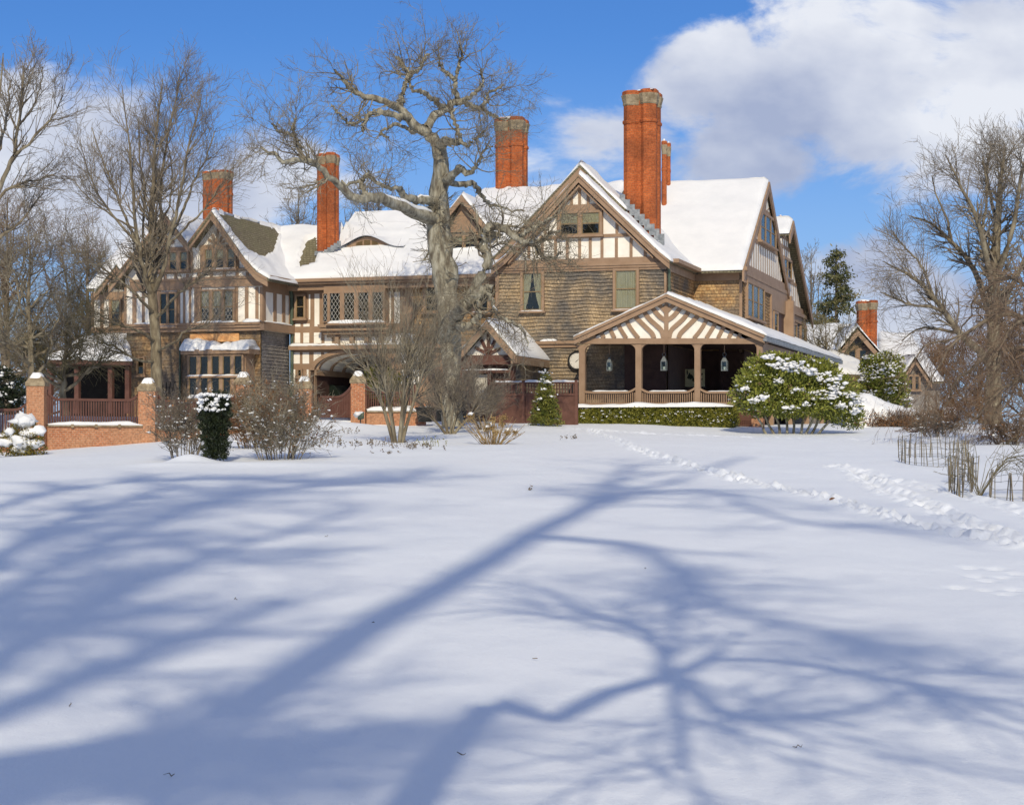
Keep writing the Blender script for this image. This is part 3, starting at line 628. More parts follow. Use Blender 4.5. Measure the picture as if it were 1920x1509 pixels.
mb = MB(); prism(mb, cp, [(a545 + .02, GB), (aAl, GB), (aAl, zsp)] + [((aAl + aAr) / 2 - (aAr - aAl) / 2 * math.cos(q), zsp + (zcr - zsp) * math.sin(q)) for q in np.linspace(.05, math.pi - .05, 25)] + [(aAr, zsp), (aAr, GB), (aL, GB), (aL, ez), (a545 + .02, ez)], -.25, 0)
wl = mb
o2 = lambda x, y: Z(x, y, 540, 500, 4.7156)
for (x0, y0, x1, y1) in [(185, 245, 198, 468), (235, 240, 278, 528), (65, 505, 110, 530), (137, 505, 192, 530), (62, 585, 108, 675), (137, 585, 188, 675), (230, 582, 295, 678), (325, 590, 388, 690), (418, 590, 545, 692), (575, 590, 705, 692), (740, 592, 800, 692), (835, 590, 920, 692), (950, 590, 1010, 692), (1040, 590, 1130, 692),
                         (52, 757, 105, 857), (130, 757, 187, 857), (50, 908, 65, 1035), (167, 908, 182, 968), (872, 220, 912, 500), (940, 225, 990, 500), (1000, 760, 1050, 860), (1090, 757, 1150, 857), (1000, 910, 1060, 1035), (1090, 910, 1160, 1035)]:
    prect(wl, cp, *o2(x0, y0), *o2(x1, y1), .001, .014, 1)
ppoly(wl, cp, [o2(228, 757), o2(228, 840), o2(293, 800), o2(293, 757)][::-1], .001, .014, 1); ppoly(wl, cp, [o2(320, 757), o2(320, 775), o2(360, 757)], .001, .014, 1)
wl.build('middle_wall', [M['trim'], M['stucco']], house)
win(house, cp, *o2(83, 262), *o2(153, 452), split=(.5,), cas=.07, curtain=None)
win(house, cp, *o2(100, 915), *o2(127, 965), cas=.05)
# oriel window over the arch
ob = Fp(bc - .55); x0, x1, y0, y1 = 607, 722, 546.5, 605
os0, os1, ot0, ot1 = ob.rect(x0, y0, x1, y1); mb = MB()
srect(mb, ob, os0, os1, ot0 - .05, ez - .3, -.55, 0); mb.build('oriel', M['trim'], house)
win(house, ob, x0 + 14, y0 + 3, x1 - 2, y1 - 1, cols=4, lead=True, cas=.09, mull=.2, sash=False, snowsill=.11)
win(house, Fp(bc - .56), x0 + 1.5, y0 + 5, x0 + 9, y1 - 2, cols=1, lead=True, cas=.03, sash=False, sill=False)
t = MB()
for i, (dd, zz, ex) in enumerate([(.64, ot0 - .05, .25), (.58, ot0 - .2, .18), (.42, ot0 - .34, .08), (.22, ot0 - .46, .0)]): srect(t, cp, os0 - ex, os1 + ex, zz - .13, zz, .0, dd)
for i in range(4): 
    xx = os0 + (os1 - os0) * (i + .7) / 4.2; srect(t, cp, xx - .09, xx + .09, ot0 - 1.0, ot0 - .55, .01, .25 - .02 * i)
t.build('oriel_bracket', M['trim'], house)
t = MB(); r = cp.rect(547, 647.5, 740, 651); srect(t, cp, a545 + .02, aL, r[2] - .1, r[3], 0, .3); t.build('ledge', M['trim'], house)
s = MB(); snowcap(s, cp, a545 + .05, cp.p(640, 640)[0], r[3], .03, .3, .11, 5); snowcap(s, cp, cp.p(650, 640)[0], cp.p(760, 640)[0], r[3], .03, .28, .06, 6); s.build('snow', M['snow'], house, True)
# carriage arch vault
mb = MB(); vd = 6.5; N = 24; V = []
for q in np.linspace(0, math.pi, N + 1):
    V += [((aAl + aAr) / 2 - (aAr - aAl) / 2 * math.cos(q) * .985, bc + .1, zsp + (zcr - zsp) * math.sin(q) * .985), ((aAl + aAr) / 2 - (aAr - aAl) / 2 * math.cos(q) * .985, bc + vd, zsp + (zcr - zsp) * math.sin(q) * .985)]
mb.add(V, [(2 * i, 2 * i + 1, 2 * i + 3, 2 * i + 2) for i in range(N)]); mb.build('vault_ceiling', M['stucco'], house, True)
t = MB()
for k in range(5):
    b0 = bc + .15 + k * 1.45; V = []
    for q in np.linspace(0, math.pi, N + 1):
        for (e_, bb) in ((.995, b0), (.94, b0), (.94, b0 + .2), (.995, b0 + .2)): V.append(((aAl + aAr) / 2 - (aAr - aAl) / 2 * math.cos(q) * e_, bb, zsp + (zcr - zsp) * math.sin(q) * e_))
    t.add(V, [(4 * i + j, 4 * i + 4 + j, 4 * i + 4 + (j + 1) % 4, 4 * i + (j + 1) % 4) for i in range(N) for j in range(4)])
srect(t, Ep(aAl - .03), bc, bc + vd, zsp - .22, zsp + .02, 0, .12); srect(t, Fp(bc + vd), aAl, aAr, zsp - .22, zsp + .02, 0, .12)
# arch ring
V = []
for q in np.linspace(0, math.pi, N + 1):
    for e_, dd in ((1.0, -.1), (1.0, .07), (1.12, .07), (1.12, -.1)): V.append(((aAl + aAr) / 2 - (aAr - aAl) / 2 * math.cos(q) * e_, bc - dd, zsp + (zcr - zsp) * math.sin(q) * (e_ + (.1 if e_ > 1 else 0))))
t.add(V, [(4 * i + j, 4 * i + 4 + j, 4 * i + 4 + (j + 1) % 4, 4 * i + (j + 1) % 4) for i in range(N) for j in range(4)])
t.build('arch_rib', M['trim'], house)
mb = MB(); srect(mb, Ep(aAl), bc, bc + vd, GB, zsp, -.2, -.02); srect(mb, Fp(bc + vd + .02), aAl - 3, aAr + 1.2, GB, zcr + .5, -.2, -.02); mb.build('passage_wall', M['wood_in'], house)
mb = MB(); bp_ = Fp(bc + vd)
for i, (x0, x1) in enumerate(((598, 604), (609, 620), (624, 633))): prect(mb, bp_, x0, 706, x1, 728, -.02, .03)
mb.build('passage_panels', M['stucco'], house)
# dormer and window right of the oak
dp = Fp(2.6); t = MB(); ppoly(t, dp, [(835, 475), (905, 475), (905, 440), (871, 372), (835, 440)], -.2, 0); t.build('dormer_wall', M['shingle'], house)
t = MB(); dpf = Fp(2.15); rake(t, dpf, [(866, 366), (915, 428)], .3, 0, .08); rake(t, dpf, [(866, 366), (815, 428)], .3, 0, .08); ppoly(t, dp, [(840, 436), (900, 436), (867, 378)], .001, .05); t.build('bargeboard', M['trim'], house)
gslope(Fp(2.1), [(866, 365), (918, 430)], 9.0, thick=.1, snow=.14, seed=14); gslope(Fp(2.1), [(866, 365), (812, 430)], 9.0, thick=.1, snow=.14, seed=15)
win(house, dp, 845, 444, 898, 469, cols=2, cas=.1, snowsill=.12, curtain='half')
wr = MB(); shingles(wr, cp, cp.p(775, 600)[0], aL, cp.p(800, 640)[1], ez - .5, .145, .012, .035, seed=8); wr.build('shingle_panel', M['shingle_warm'], house)
win(house, cp, 893, 521, 917, 584, split=(.5,), curtain='half', snowsill=.04, cas=.12)
win(house, cp, 800, 530, 830, 584, split=(.5,), curtain=None, cas=.12)
# eyebrow dormer
pz = lambda b: ez + slope * (b - bc + .6)
bE = 2.35; yb = Fp(bE); es0, _ = yb.p(626, 478); es1, _ = yb.p(752, 478); zb = pz(bE) + .24; hE = .52; emid = (es0 + es1) / 2; ehw = (es1 - es0) / 2
prof = lambda q: zb - .12 + hE * (.5 * (1 + math.cos(math.pi * max(-1, min(1, q))))) 
mb = MB(); N = 26; V = []
for i in range(N + 1):
    q = -1 + 2 * i / N; V += [(emid + q * ehw, bE, zb - .3), (emid + q * ehw, bE, prof(q))]
mb.add(V, [(2 * i, 2 * i + 2, 2 * i + 3, 2 * i + 1) for i in range(N)]); eyb = mb.build('eyebrow_dormer', M['trim'], house)
mb = MB(); fr = MB()
for k in range(-3, 4):
    a0 = emid + (k - .5) * ehw * .235 + .035; a1 = emid + (k + .5) * ehw * .235 - .035; q0, q1 = (a0 - emid) / ehw, (a1 - emid) / ehw
    h0, h1 = prof(q0) - .13, prof(q1) - .13
    if min(h0, h1) > zb + .06: prism(mb, yb, [(a0, zb + .03), (a1, zb + .03), (a1, h1), (a0, h0)], .01, .03)
mb.build('pane', M['glass'], eyb)
V = []; NB = 9
for j in range(NB + 1):
    f = j / NB; bb = bE - .22 + f * 3.2
    for i in range(N + 1):
        q = -1.12 + 2.24 * i / N; base = pz(bb) + .17; top = prof(q) + .13 + .02 * f if j else prof(q) + .04
        V.append((emid + q * ehw * 1.0, bb, max(base if j else base - .1, top * (1 - f ** 2) + base * f ** 2) if j else max(top, base - .02)))
mb = MB(); mb.add(V, [(j * (N + 1) + i, j * (N + 1) + i + 1, (j + 1) * (N + 1) + i + 1, (j + 1) * (N + 1) + i) for j in range(NB) for i in range(N)]); mb.build('snow_cover', M['snow'], eyb, True)

# ---------------- left wing
lp = Fp(bl); lf = Fp(bl - .6); aLL = lp.p(235, 600)[0]
o5 = lambda x, y: Z(x, y, 340, 380, 4.714); o4 = lambda x, y: Z(x, y, 160, 380, 4.7156)
tLs = lp.p(360, 607)[1]; tLb = lp.p(360, 622)[1]; tLe = lp.p(420, 537)[1]
aB, tBt = lp.p(397, 412); aA_, tAt = lp.p(309.5, 418); aV, tV = lp.p(353, 462)
mb = MB(); prism(mb, lp, [(aLL, tLb), (a545, tLb), (a545, lp.p(495, 524)[1]), (aB, tBt), (aV, tV), (aA_, tAt), (aLL, lp.p(235, 505)[1])], -.3, 0); mb.build('gable_wall', M['stucco'], house)
mb = MB(); srect(mb, Fp(bl + .14), aLL, a545 - .14, GB, tLb, -.3, 0); shingles(mb, Fp(bl + .14), aLL, a545 - .14, GB, tLb, .15, 0, .04, seed=11); mb.build('shingle_wall', M['shingle_warm'], house)
t = MB()
prect(t, lp, 245, 528, 360, 545, .001, .09); prect(t, lp, 345, 519, 493, 523.5, .001, .14); prect(t, lp, 345, 523.5, 493, 538, .001, .09); prect(t, lp, 245, 524, 352, 528, .001, .14)
# gable B
prect(t, lp, 375, 459, 437, 466, .001, .07); prect(t, lp, 352, 504, 470, 510, .001, .1)
for (x0, x1) in ((376, 386), (443, 448.5)): prect(t, lp, x0, 466, x1, 504, .001, .06)
for x in (374, 396.5, 421, 445, 464.5): prect(t, lp, x - 2.7, 510, x + 2.7, 519, .001, .05)
cx_, cy_ = 407, 459
for (x, y) in ((391, 449), (398, 440), (409.5, 430), (419, 442), (427, 450)): pbar(t, lp, (cx_, cy_), (x, y), 5, .001, .05)
# gable A
prect(t, lp, 285, 464, 360, 472, .001, .07); prect(t, lp, 258, 508, 360, 514, .001, .1)
for x in (290, 358.5): prect(t, lp, x - 3.5, 472, x + 3.5, 508, .001, .06)
for x in (268, 280, 310, 330, 352): prect(t, lp, x - 2.5, 514, x + 2.5, 528, .001, .05)
for (x, y) in ((296, 452), (304, 440), (311, 430), (319, 440), (327, 452)): pbar(t, lp, (311, 464), (x, y), 5, .001, .05)
# storey posts
for (x0, x1) in ((234, 237.5), (249, 256), (267, 271.5), (285, 301), (332, 338), (344, 347.5), (355, 358.5), (365, 371), (369.5, 378), (441, 446.5), (460, 466), (479.5, 485), (488, 493)): prect(t, lp, x0, 538, x1, 608, .001, .05)
t.build('timber_frame', M['trim'], house)
t = MB(); srect(t, lp, aLL - .1, a545 + .1, tLb, tLb + .14, .0, .12); srect(t, lp, aLL - .1, a545 + .16, tLb + .14, tLb + .26, .0, .2); srect(t, lp, aLL - .1, a545 + .2, tLb + .26, tLs + .02, 0, .27)
eL = Ep(a545)
srect(t, eL, bl - .27, bc, tLb + .0, tLs + .02, .0, .2); t.build('belt_cornice', M['trim'], house)
s = MB(); snowcap(s, lp, lp.p(373, 600)[0], lp.p(445, 600)[0], tLs + .02, .03, .27, .1, 7); snowcap(s, lp, lp.p(460, 600)[0], a545, tLs + .02, .03, .27, .12, 8); snowcap(s, lp, lp.p(255, 600)[0], lp.p(300, 600)[0], tLs + .02, .03, .25, .07, 9)
snowcap(s, eL, bl, bc - .3, tLs + .02, .02, .2, .07, 4); s.build('snow', M['snow'], house, True)
# return wall of the left wing
mb = MB(); srect(mb, eL, bl + .001, bc + .2, tLb, lp.p(490, 524)[1], -.3, 0); mb.build('return_wall', M['stucco'], house)
mb = MB(); eL2 = Ep(a545 - .14); srect(mb, eL2, bl + .14, bc + .2, GB, tLb, -.3, 0); shingles(mb, eL2, bl + .15, bc, GB, tLb, .15, 0, .05, seed=12); mb.build('shingle_wall', M['shingle_gray'], house)
t = MB(); ww = bc - bl; tT = lp.p(490, 524)[1]
srect(t, eL, bl, bc, tT - .5, tT, .001, .05)
for f0, f1 in ((0, .09), (.37, .47), (.68, .78), (.93, 1.0)): srect(t, eL, bl + ww * f0, bl + ww * f1, tLs, tT - .5, .001, .04)
srect(t, eL, bl - .5, bc - .5, tT - .05, tT + .12, .0, .62); t.build('timber_frame', M['trim'], house)
# roofs of the two gables
RBR = [(397, 396.5), (462, 488), (482, 510), (503, 522)]; RBL = [(397, 396.5), (353, 457)]; RAR = [(309.5, 401), (353, 457)]; RAL = [(309.5, 401), (205, 534)]
t = MB()
rake(t, lf, RBR, .36, 0, .09); rake(t, lf, RBL, .36, 0, .09); rake(t, lf, RAR, .36, 0, .086); rake(t, lf, RAL, .36, 0, .086)
for q in (RBR, RBL, RAR, RAL): rake(t, lf, q, .1, .09, .13)
t.build('bargeboard', M['trim'], house)
HB = [(400, 396), (470, 414), (514, 428), (524, 440), (521, 458), (512, 478), (498, 485), (481, 482), (463, 472), (448, 455), (430, 428)]
gslope(Fp(bl - .72), up(RBR, .8), 5.5, thick=.14, snow=.15, holes=[HB], seed=16, step=.1); gslope(Fp(bl - .72), up(RBL, .8), 6, thick=.14, snow=.12, seed=17)
gslope(Fp(bl - .7), up(RAR, .8), 7, thick=.14, snow=.14, seed=18); gslope(Fp(bl - .7), up(RAL, .8), 7, thick=.14, snow=.13, seed=19)
win(house, lp, 387, 468, 443, 503, cols=3, split=(.5,), curtain='half', cas=.06, mull=.17, snowsill=.03)
win(house, lp, 300, 474, 354, 506, cols=3, split=(.5,), curtain='half', cas=.06, mull=.17)
win(house, lp, 379, 546, 440, 606, cols=3, split=(.5,), curtain='half', cas=.07, mull=.13, snowsill=.12, lead=True)
win(house, lp, 303, 551, 331, 611, cols=2, split=(.5,), cas=.08, snowsill=.05)
# bay window below
bw = Fp(bl - .75); mb = MB(); bs0, bs1, bt0, bt1 = bw.rect(353, 664, 461, 748)
srect(mb, bw, bs0, bs1, GB, bt1, -.9, 0); srect(mb, bw, bs0 - .25, bs1 + .25, bt1, bt1 + .2, -.9, .22); mb.build('bay', M['trim'], house)
win(house, bw, 357, 668, 457, 703, cols=5, cas=.05, mull=.14, split=(), snowsill=.05); win(house, bw, 357, 708, 457, 744, cols=5, cas=.05, mull=.14, sash=True, snowsill=.12)
s = MB(); snowcap(s, bw, bs0 - .25, bs1 + .25, bt1 + .2, -.85, .24, .36, 12); s.build('snow', M['snow'], house, True)
t = MB(); prect(t, Fp(bl + .1), 357, 625, 449, 641, .005, .06); t.build('copper_flashing', M['copper_new'], house)
win(house, Fp(bl + .14), 261, 672, 272, 702, split=(.5,), cas=.06)
t = MB(); q = cp.p(551, 536); tube_local(t, [(q[0], bc - .5, q[1] + .1), (q[0] - .03, bc - .15, q[1] - .5), (q[0] - .05, bc - .12, GB + .5)], .075); t.build('downspout', M['copper'], house); t = MB()
q = lp.p(337, 640); tube_local(t, [(q[0], bl + .02, q[1]), (q[0], bl + .02, GB + .5)], .045); t.build('downspout', M['copper'], house)
# set-back part at the far left
l2 = Fp(bl + 1.0); a2L = l2.p(175, 600)[0]
mb = MB(); prism(mb, l2, [(a2L, GB), (aLL + .3, GB), (aLL + .3, l2.p(235, 520)[1]), (l2.p(218, 505)), (a2L, l2.p(175, 548)[1])], -.3, 0); mb.build('side_wall', M['stucco'], house)
t = MB(); prect(t, l2, 172, 548, 237, 562, .001, .08); prect(t, l2, 172, 614, 237, 624, .001, .1)
for (x0, x1) in ((172, 176.5), (188.5, 194.5), (205, 210), (229, 236)): prect(t, l2, x0, 562, x1, 614, .001, .05)
t.build('timber_frame', M['trim'], house)
win(house, l2, 211, 563, 228, 612, split=(.5,), cas=.05, curtain='half')
l2f = Fp(bl + .4); t = MB(); rake(t, l2f, [(218, 496), (180, 546)], .33, 0, .08); rake(t, l2f, [(218, 496), (245, 532)], .33, 0, .08); t.build('bargeboard', M['trim'], house)
gslope(Fp(bl + .3), [(218, 495), (178, 546)], 5, thick=.12, snow=.14, seed=20); gslope(Fp(bl + .3), [(218, 495), (246, 532)], 5, thick=.12, snow=.14, seed=21)
pA, pB = Fp(bl + 1.0), Fp(bl + 6.0)
roof(house, [pA.P(163, 540), Fp(bl + 2.5).P(190, 505), pB.P(232, 455)], [pA.P(242, 540), Fp(bl + 2.5).P(262, 470), pB.P(312, 402)], thick=.18, snow=.2, seed=22)
# low veranda at the far left
pv0, pv1 = Fp(bl - 1.2), Fp(bl + 1.6)
roof(house, [pv0.P(84, 673), pv1.P(188, 626)], [pv0.P(248, 676), pv1.P(240, 626)], thick=.2, snow=.22, seed=23, mat='trim_dark')
vp = Fp(bl - .9); t = MB()
prect(t, vp, 88, 677, 244, 686, -.2, .02); t.build('veranda_beam', M['trim_dark'], house)
for x in (92, 143, 206, 238): t = MB(); prect(t, vp, x - 4, 686, x + 4, 775, -.2, .0); t.build('veranda_post', M['trim_dark'], house)
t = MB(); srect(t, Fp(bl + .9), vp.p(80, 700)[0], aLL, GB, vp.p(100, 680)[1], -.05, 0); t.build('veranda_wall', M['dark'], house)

# ---------------- entry porch
aEr = Fp(.5).p(984, 614)[0]; bEn = solveb(aEr, 913); ef = Fp(bEn); efw = Fp(bEn + .45); o1 = lambda x, y: Z(x, y, 780, 540, 5.388)
print('entry b', bEn)
ER = [(912.7, 602), (967, 666)]; EL = [(912.7, 602), (856, 668)]
t = MB(); rake(t, ef, ER, .33, 0, .08); rake(t, ef, EL, .33, 0, .08); t.build('bargeboard', M['trim'], house)
P_ = [ef.P(968, 665), ef.P(912.7, 600.5)]; roof(house, P_, [(p[0], .6, p[2]) for p in P_], thick=.13, snow=.10, seed=25)
P_ = [ef.P(855, 667), ef.P(912.7, 600.5)]; roof(house, P_, [(p[0], .6, p[2]) for p in P_], thick=.13, snow=.10, seed=26)
mb = MB(); ppoly(mb, efw, [(872, 668), (956, 668), (914, 620)], -.2, 0); mb.build('gable_wall', M['stucco'], house)
t = MB(); prect(t, efw, 866, 666, 966, 684, .001, .1); c_ = o1(735, 670)
for q in ((735, 455), (660, 520), (800, 530), (600, 600), (850, 610)): pbar(t, efw, c_, o1(*q), 5.5, .001, .06)
prect(t, efw, 866, 684, 884, 800, -.2, .12); prect(t, efw, 915, 698, 922, 800, -.1, .08); prect(t, efw, 958, 684, 964, 800, -.2, .08); prect(t, efw, 884, 694, 960, 698, -.1, .12); t.build('timber_frame', M['trim_dark'], house)
aE0 = efw.p(868, 700)[0]; aE1 = efw.p(962, 700)[0]; zE = efw.p(915, 668)[1]
mb = MB(); eE = Ep(aE1); srect(mb, eE, bEn + .45, .3, GB, zE, -.15, 0); shingles(mb, eE, bEn + .5, .1, GB, zE - .3, .15, 0, .04, seed=14); mb.build('side_wall', M['shingle'], house)
t = MB(); srect(t, eE, bEn, .2, zE - .32, zE - .02, .045, .3); t.build('cornice', M['trim'], house)
t = MB()
for i in range(26):
    bb = bEn + .2 + i * .19; L_ = .18 + .3 * random.random(); tube_local(t, [(aE1 + .38, bb, zE - .1), (aE1 + .38, bb, zE - .1 - L_)], .012, 4)
t.build('icicle', M['lamp_glass'], house)
mb = MB(); srect(mb, Fp(bEn + .7), aE0, aE1, GB, zE, -.1, 0); d_ = mb.build('door', M['trim_dark'], house)
mb = MB(); prect(mb, efw, 885, 702, 914, 748, -.2, -.17); mb.build('pane', M['cloth'], d_)
s = MB(); snowcap(s, efw, efw.p(870, 694)[0], efw.p(955, 694)[0], efw.p(915, 694)[1], .0, .14, .05, 3); s.build('snow', M['snow'], house, True)

# ---------------- porch
PB = -3.0; pf = Fp(PB); pfo = Fp(PB - .2); aP0 = pf.p(1086, 700)[0]; aP1 = pf.p(1430, 700)[0]
PR = [(1250, 552), (1434, 629)]; PLf = [(1250, 552), (1077, 632)]
a_eave, z_eave = pfo.p(1434, 629); b_end = solveb(a_eave, 1577)
print('porch eave a', a_eave, 'b_end', b_end)
t = MB(); rake(t, pfo, PR, .3, 0, .08); rake(t, pfo, PLf, .3, 0, .08); rake(t, pfo, PR, .11, .08, .14); rake(t, pfo, PLf, .11, .08, .14); 
t.build('bargeboard', M['trim'], house)
P_ = [pfo.P(1435, 628), pfo.P(1250, 551)]; roof(house, P_, [(P_[0][0], b_end, P_[0][2]), (P_[1][0], b_end, P_[1][2])], thick=.12, snow=.15, seed=28, edge=.3)
P_ = [pfo.P(1076, 631), pfo.P(1250, 551)]; roof(house, P_, [(p[0], .1, p[2]) for p in P_], thick=.12, snow=.09, seed=29)
t = MB(); eg = Ep(a_eave); srect(t, eg, PB - .3, b_end, z_eave - .22, z_eave - .04, -.05, .09); t.build('gutter', M['lead'], house)
t = MB(); srect(t, Ep(aP1 - .02), PB + .1, b_end - .2, z_eave - .75, z_eave - .25, -.2, 0)
mb = MB(); ppoly(mb, pf, [(1105, 637), (1402, 637), (1250, 566)], -.1, 0); mb.build('gable_wall', M['stucco'], house)
# gable timbers: a stem with curved boughs
ppoly(t, pf, [(1086, 645), (1432, 645), (1420, 634.5), (1100, 634.5)], -.14, .08)
prect(t, pf, 1246, 570, 1253.5, 635, .001, .07)
def curve(pts, wpx):
    for sx in (1, -1):
        q = [(1249.7 + sx * x, y) for x, y in pts]; P = np.array([pf.p(*c) for c in q]); n_ = 14
        tt = np.linspace(0, len(P) - 1, n_); i0 = np.clip(tt.astype(int), 0, len(P) - 2)
        def cat(i, f):
            p0, p1, p2, p3 = P[max(i - 1, 0)], P[i], P[i + 1], P[min(i + 2, len(P) - 1)]
            return .5 * (2 * p1 + (p2 - p0) * f + (2 * p0 - 5 * p1 + 4 * p2 - p3) * f * f + (3 * p1 - p0 - 3 * p2 + p3) * f ** 3)
        c = np.array([cat(i, a - i) for i, a in zip(i0, tt)]); d = np.gradient(c, axis=0); d /= np.linalg.norm(d, axis=1, keepdims=True); nn = np.stack([-d[:, 1], d[:, 0]], 1) * wpx / 46 / 2
        A = c - nn; B = c + nn
        for i in range(n_ - 1): prism(t, pf, [A[i], A[i + 1], B[i + 1], B[i]], .001, .06)
curve([(0, 586), (8, 577), (18, 570)], 7); curve([(0, 602), (12, 594), (21, 584), (28, 575)], 8)
curve([(5, 634), (9, 620), (20, 609), (32, 598), (41, 586)], 8); curve([(23, 634), (27, 625), (40, 612), (52, 600), (60, 592)], 8)
curve([(52, 634), (62, 622), (70, 610), (76, 598)], 7); curve([(75, 634), (84, 620), (92, 606)], 7); curve([(97, 634), (103, 622), (108, 612)], 7); curve([(117, 634), (121, 626), (125, 619)], 7); curve([(134, 634), (139, 626)], 6)
# posts with rounded heads
zf = pf.p(1250, 757)[1]; zh = pf.p(1250, 645)[1]
for (x0, x1) in ((1086, 1097), (1192, 1203), (1302.5, 1313), (1419, 1430)):
    s0, s1 = pf.p(x0, 700)[0], pf.p(x1, 700)[0]; srect(t, pf, s0, s1, zf - 1.2, zh, -.18, .05)
    rr = .26
    for sd, s_ in ((1, s1), (-1, s0)):
        pts = [(s_, zh), (s_, zh - rr)] + [(s_ + sd * rr * (1 - math.cos(q)), zh - rr + rr * math.sin(q)) for q in np.linspace(.1, math.pi / 2, 6)]
        prism(t, pf, pts if sd < 0 else pts[::-1], -.13, .03)
for bb in np.linspace(PB + 2.8, b_end - .4, 5): t.box(aP1 - .22, aP1 - .02, bb - .1, bb + .1, zf - 1, z_eave - .5)
t.build('porch_frame', M['trim'], house)
for (x0, x1, lft, rgt) in ((1097, 1192, 0, 1), (1203, 1302.5, 1, 1), (1313, 1419, 1, 0)):
    t = MB(); s0, s1 = pf.p(x0, 740)[0], pf.p(x1, 740)[0]; zt = pf.p(x0, 734)[1]; N = 22; V = []
    for i in range(N + 1):
        s_ = s0 + (s1 - s0) * i / N; u0 = (s_ - s0) / .35; u1 = (s1 - s_) / .35; zc = zt + (.13 * max(0, 1 - u0) ** 1.6 if lft else .03 * max(0, 1 - u0)) + (.15 * max(0, 1 - u1) ** 1.6 if rgt else 0)
        V += [pf.L((s_, zc - .09), -.09), pf.L((s_, zc), -.09), pf.L((s_, zc), .03), pf.L((s_, zc - .09), .03)]
    t.add(V, [(4 * i + j, 4 * i + 4 + j, 4 * i + 4 + (j + 1) % 4, 4 * i + (j + 1) % 4) for i in range(N) for j in range(4)])
    nb_ = int((s1 - s0) / .085)
    for i in range(nb_):
        s_ = s0 + (i + .5) * (s1 - s0) / nb_; srect(t, pf, s_ - .021, s_ + .021, zf + .02, zt - .05, -.06, -.02)
    srect(t, pf, s0, s1, zf - .03, zf + .05, -.08, .02); ro = t.build('railing', M['trim'], house)
    s = MB(); snowcap(s, pf, s0 + .3, s1 - .3, zt + .002, -.08, .03, .035, int(x0)); s.build('snow', M['snow'], ro, True)
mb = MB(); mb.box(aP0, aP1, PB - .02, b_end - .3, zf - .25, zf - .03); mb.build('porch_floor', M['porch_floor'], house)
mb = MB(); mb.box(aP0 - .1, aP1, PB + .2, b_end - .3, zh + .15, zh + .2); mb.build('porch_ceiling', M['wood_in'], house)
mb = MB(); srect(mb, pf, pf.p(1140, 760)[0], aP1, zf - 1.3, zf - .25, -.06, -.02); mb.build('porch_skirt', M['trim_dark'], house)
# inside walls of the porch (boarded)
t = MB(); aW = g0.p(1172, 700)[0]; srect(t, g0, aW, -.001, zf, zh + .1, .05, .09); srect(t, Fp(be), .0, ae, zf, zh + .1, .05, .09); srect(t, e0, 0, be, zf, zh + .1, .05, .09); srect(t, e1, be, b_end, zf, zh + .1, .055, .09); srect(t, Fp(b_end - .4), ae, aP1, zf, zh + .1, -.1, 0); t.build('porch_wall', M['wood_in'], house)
t = MB(); srect(t, Fp(be - .12), .0, ae + .1, zf + .6, zh, -.02, .0)
qd = Fp(be - .14)
t.build('porch_partition', M['wood_in'], house)
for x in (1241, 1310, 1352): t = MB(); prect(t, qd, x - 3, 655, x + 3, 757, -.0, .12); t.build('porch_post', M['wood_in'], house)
# lattice and brick pier under the porch floor
t = MB(); lt = Fp(PB - .06)
for i in range(9): prect(t, lt, 1376 + i * 4.2, 786, 1377.6 + i * 4.2, 812, 0, .03)
for i in range(6): prect(t, lt, 1376, 787 + i * 4.2, 1411, 788.5 + i * 4.2, .03, .05)
t.build('lattice', M['trim_dark'], house)
t = MB(); prect(t, lt, 1410, 785, 1432, 814, -.2, .12); t.build('brick_pier', M['brick'], house)
# porch extension at the right
xp = Fp(b_end + 1.0); x1p = Fp(b_end + 5)
roof(house, [xp.P(1562, 700), x1p.P(1540, 655)], [xp.P(1655, 703), x1p.P(1572, 664)], thick=.2, snow=.25, seed=31)
t = MB(); prect(t, Fp(b_end + 1.1), 1566, 703, 1652, 713, -.2, .0); t.build('porch_beam', M['trim'], house)
for (bb_, x0, y0, x1, y1) in ((1.2, 1562, 690, 1569, 790), (1.3, 1628, 712, 1634, 790), (.2, 1544, 682, 1553, 780)): t = MB(); prect(t, Fp(b_end + bb_), x0, y0, x1, y1, -.2, 0); t.build('porch_post', M['trim'], house)
t = MB(); prect(t, Fp(b_end + 5), 1560, 690, 1650, 800, -.1, 0); t.build('porch_wall', M['wood_in'], house)
# ------------------------------------------------------------------ growing things
def unit(v): return v / np.maximum(np.linalg.norm(v, axis=-1, keepdims=True), 1e-9)
def smooth_line(P, n):
    """Catmull-Rom through traced points (columns x, y, z, radius)"""
    P = np.asarray(P, float); k = len(P)
    if k < 3: 
        f = np.linspace(0, 1, n)[:, None]; return P[0] * (1 - f) + P[-1] * f
    t = np.linspace(0, k - 1, n); i = np.clip(t.astype(int), 0, k - 2); f = (t - i)[:, None]
    p0 = P[np.maximum(i - 1, 0)]; p1 = P[i]; p2 = P[i + 1]; p3 = P[np.minimum(i + 2, k - 1)]
    r = .5 * (2 * p1 + (p2 - p0) * f + (2 * p0 - 5 * p1 + 4 * p2 - p3) * f ** 2 + (3 * p1 - p0 - 3 * p2 + p3) * f ** 3)
    r[:, 3] = np.maximum(p1[:, 3] * (1 - f[:, 0]) + p2[:, 3] * f[:, 0], .002); return r
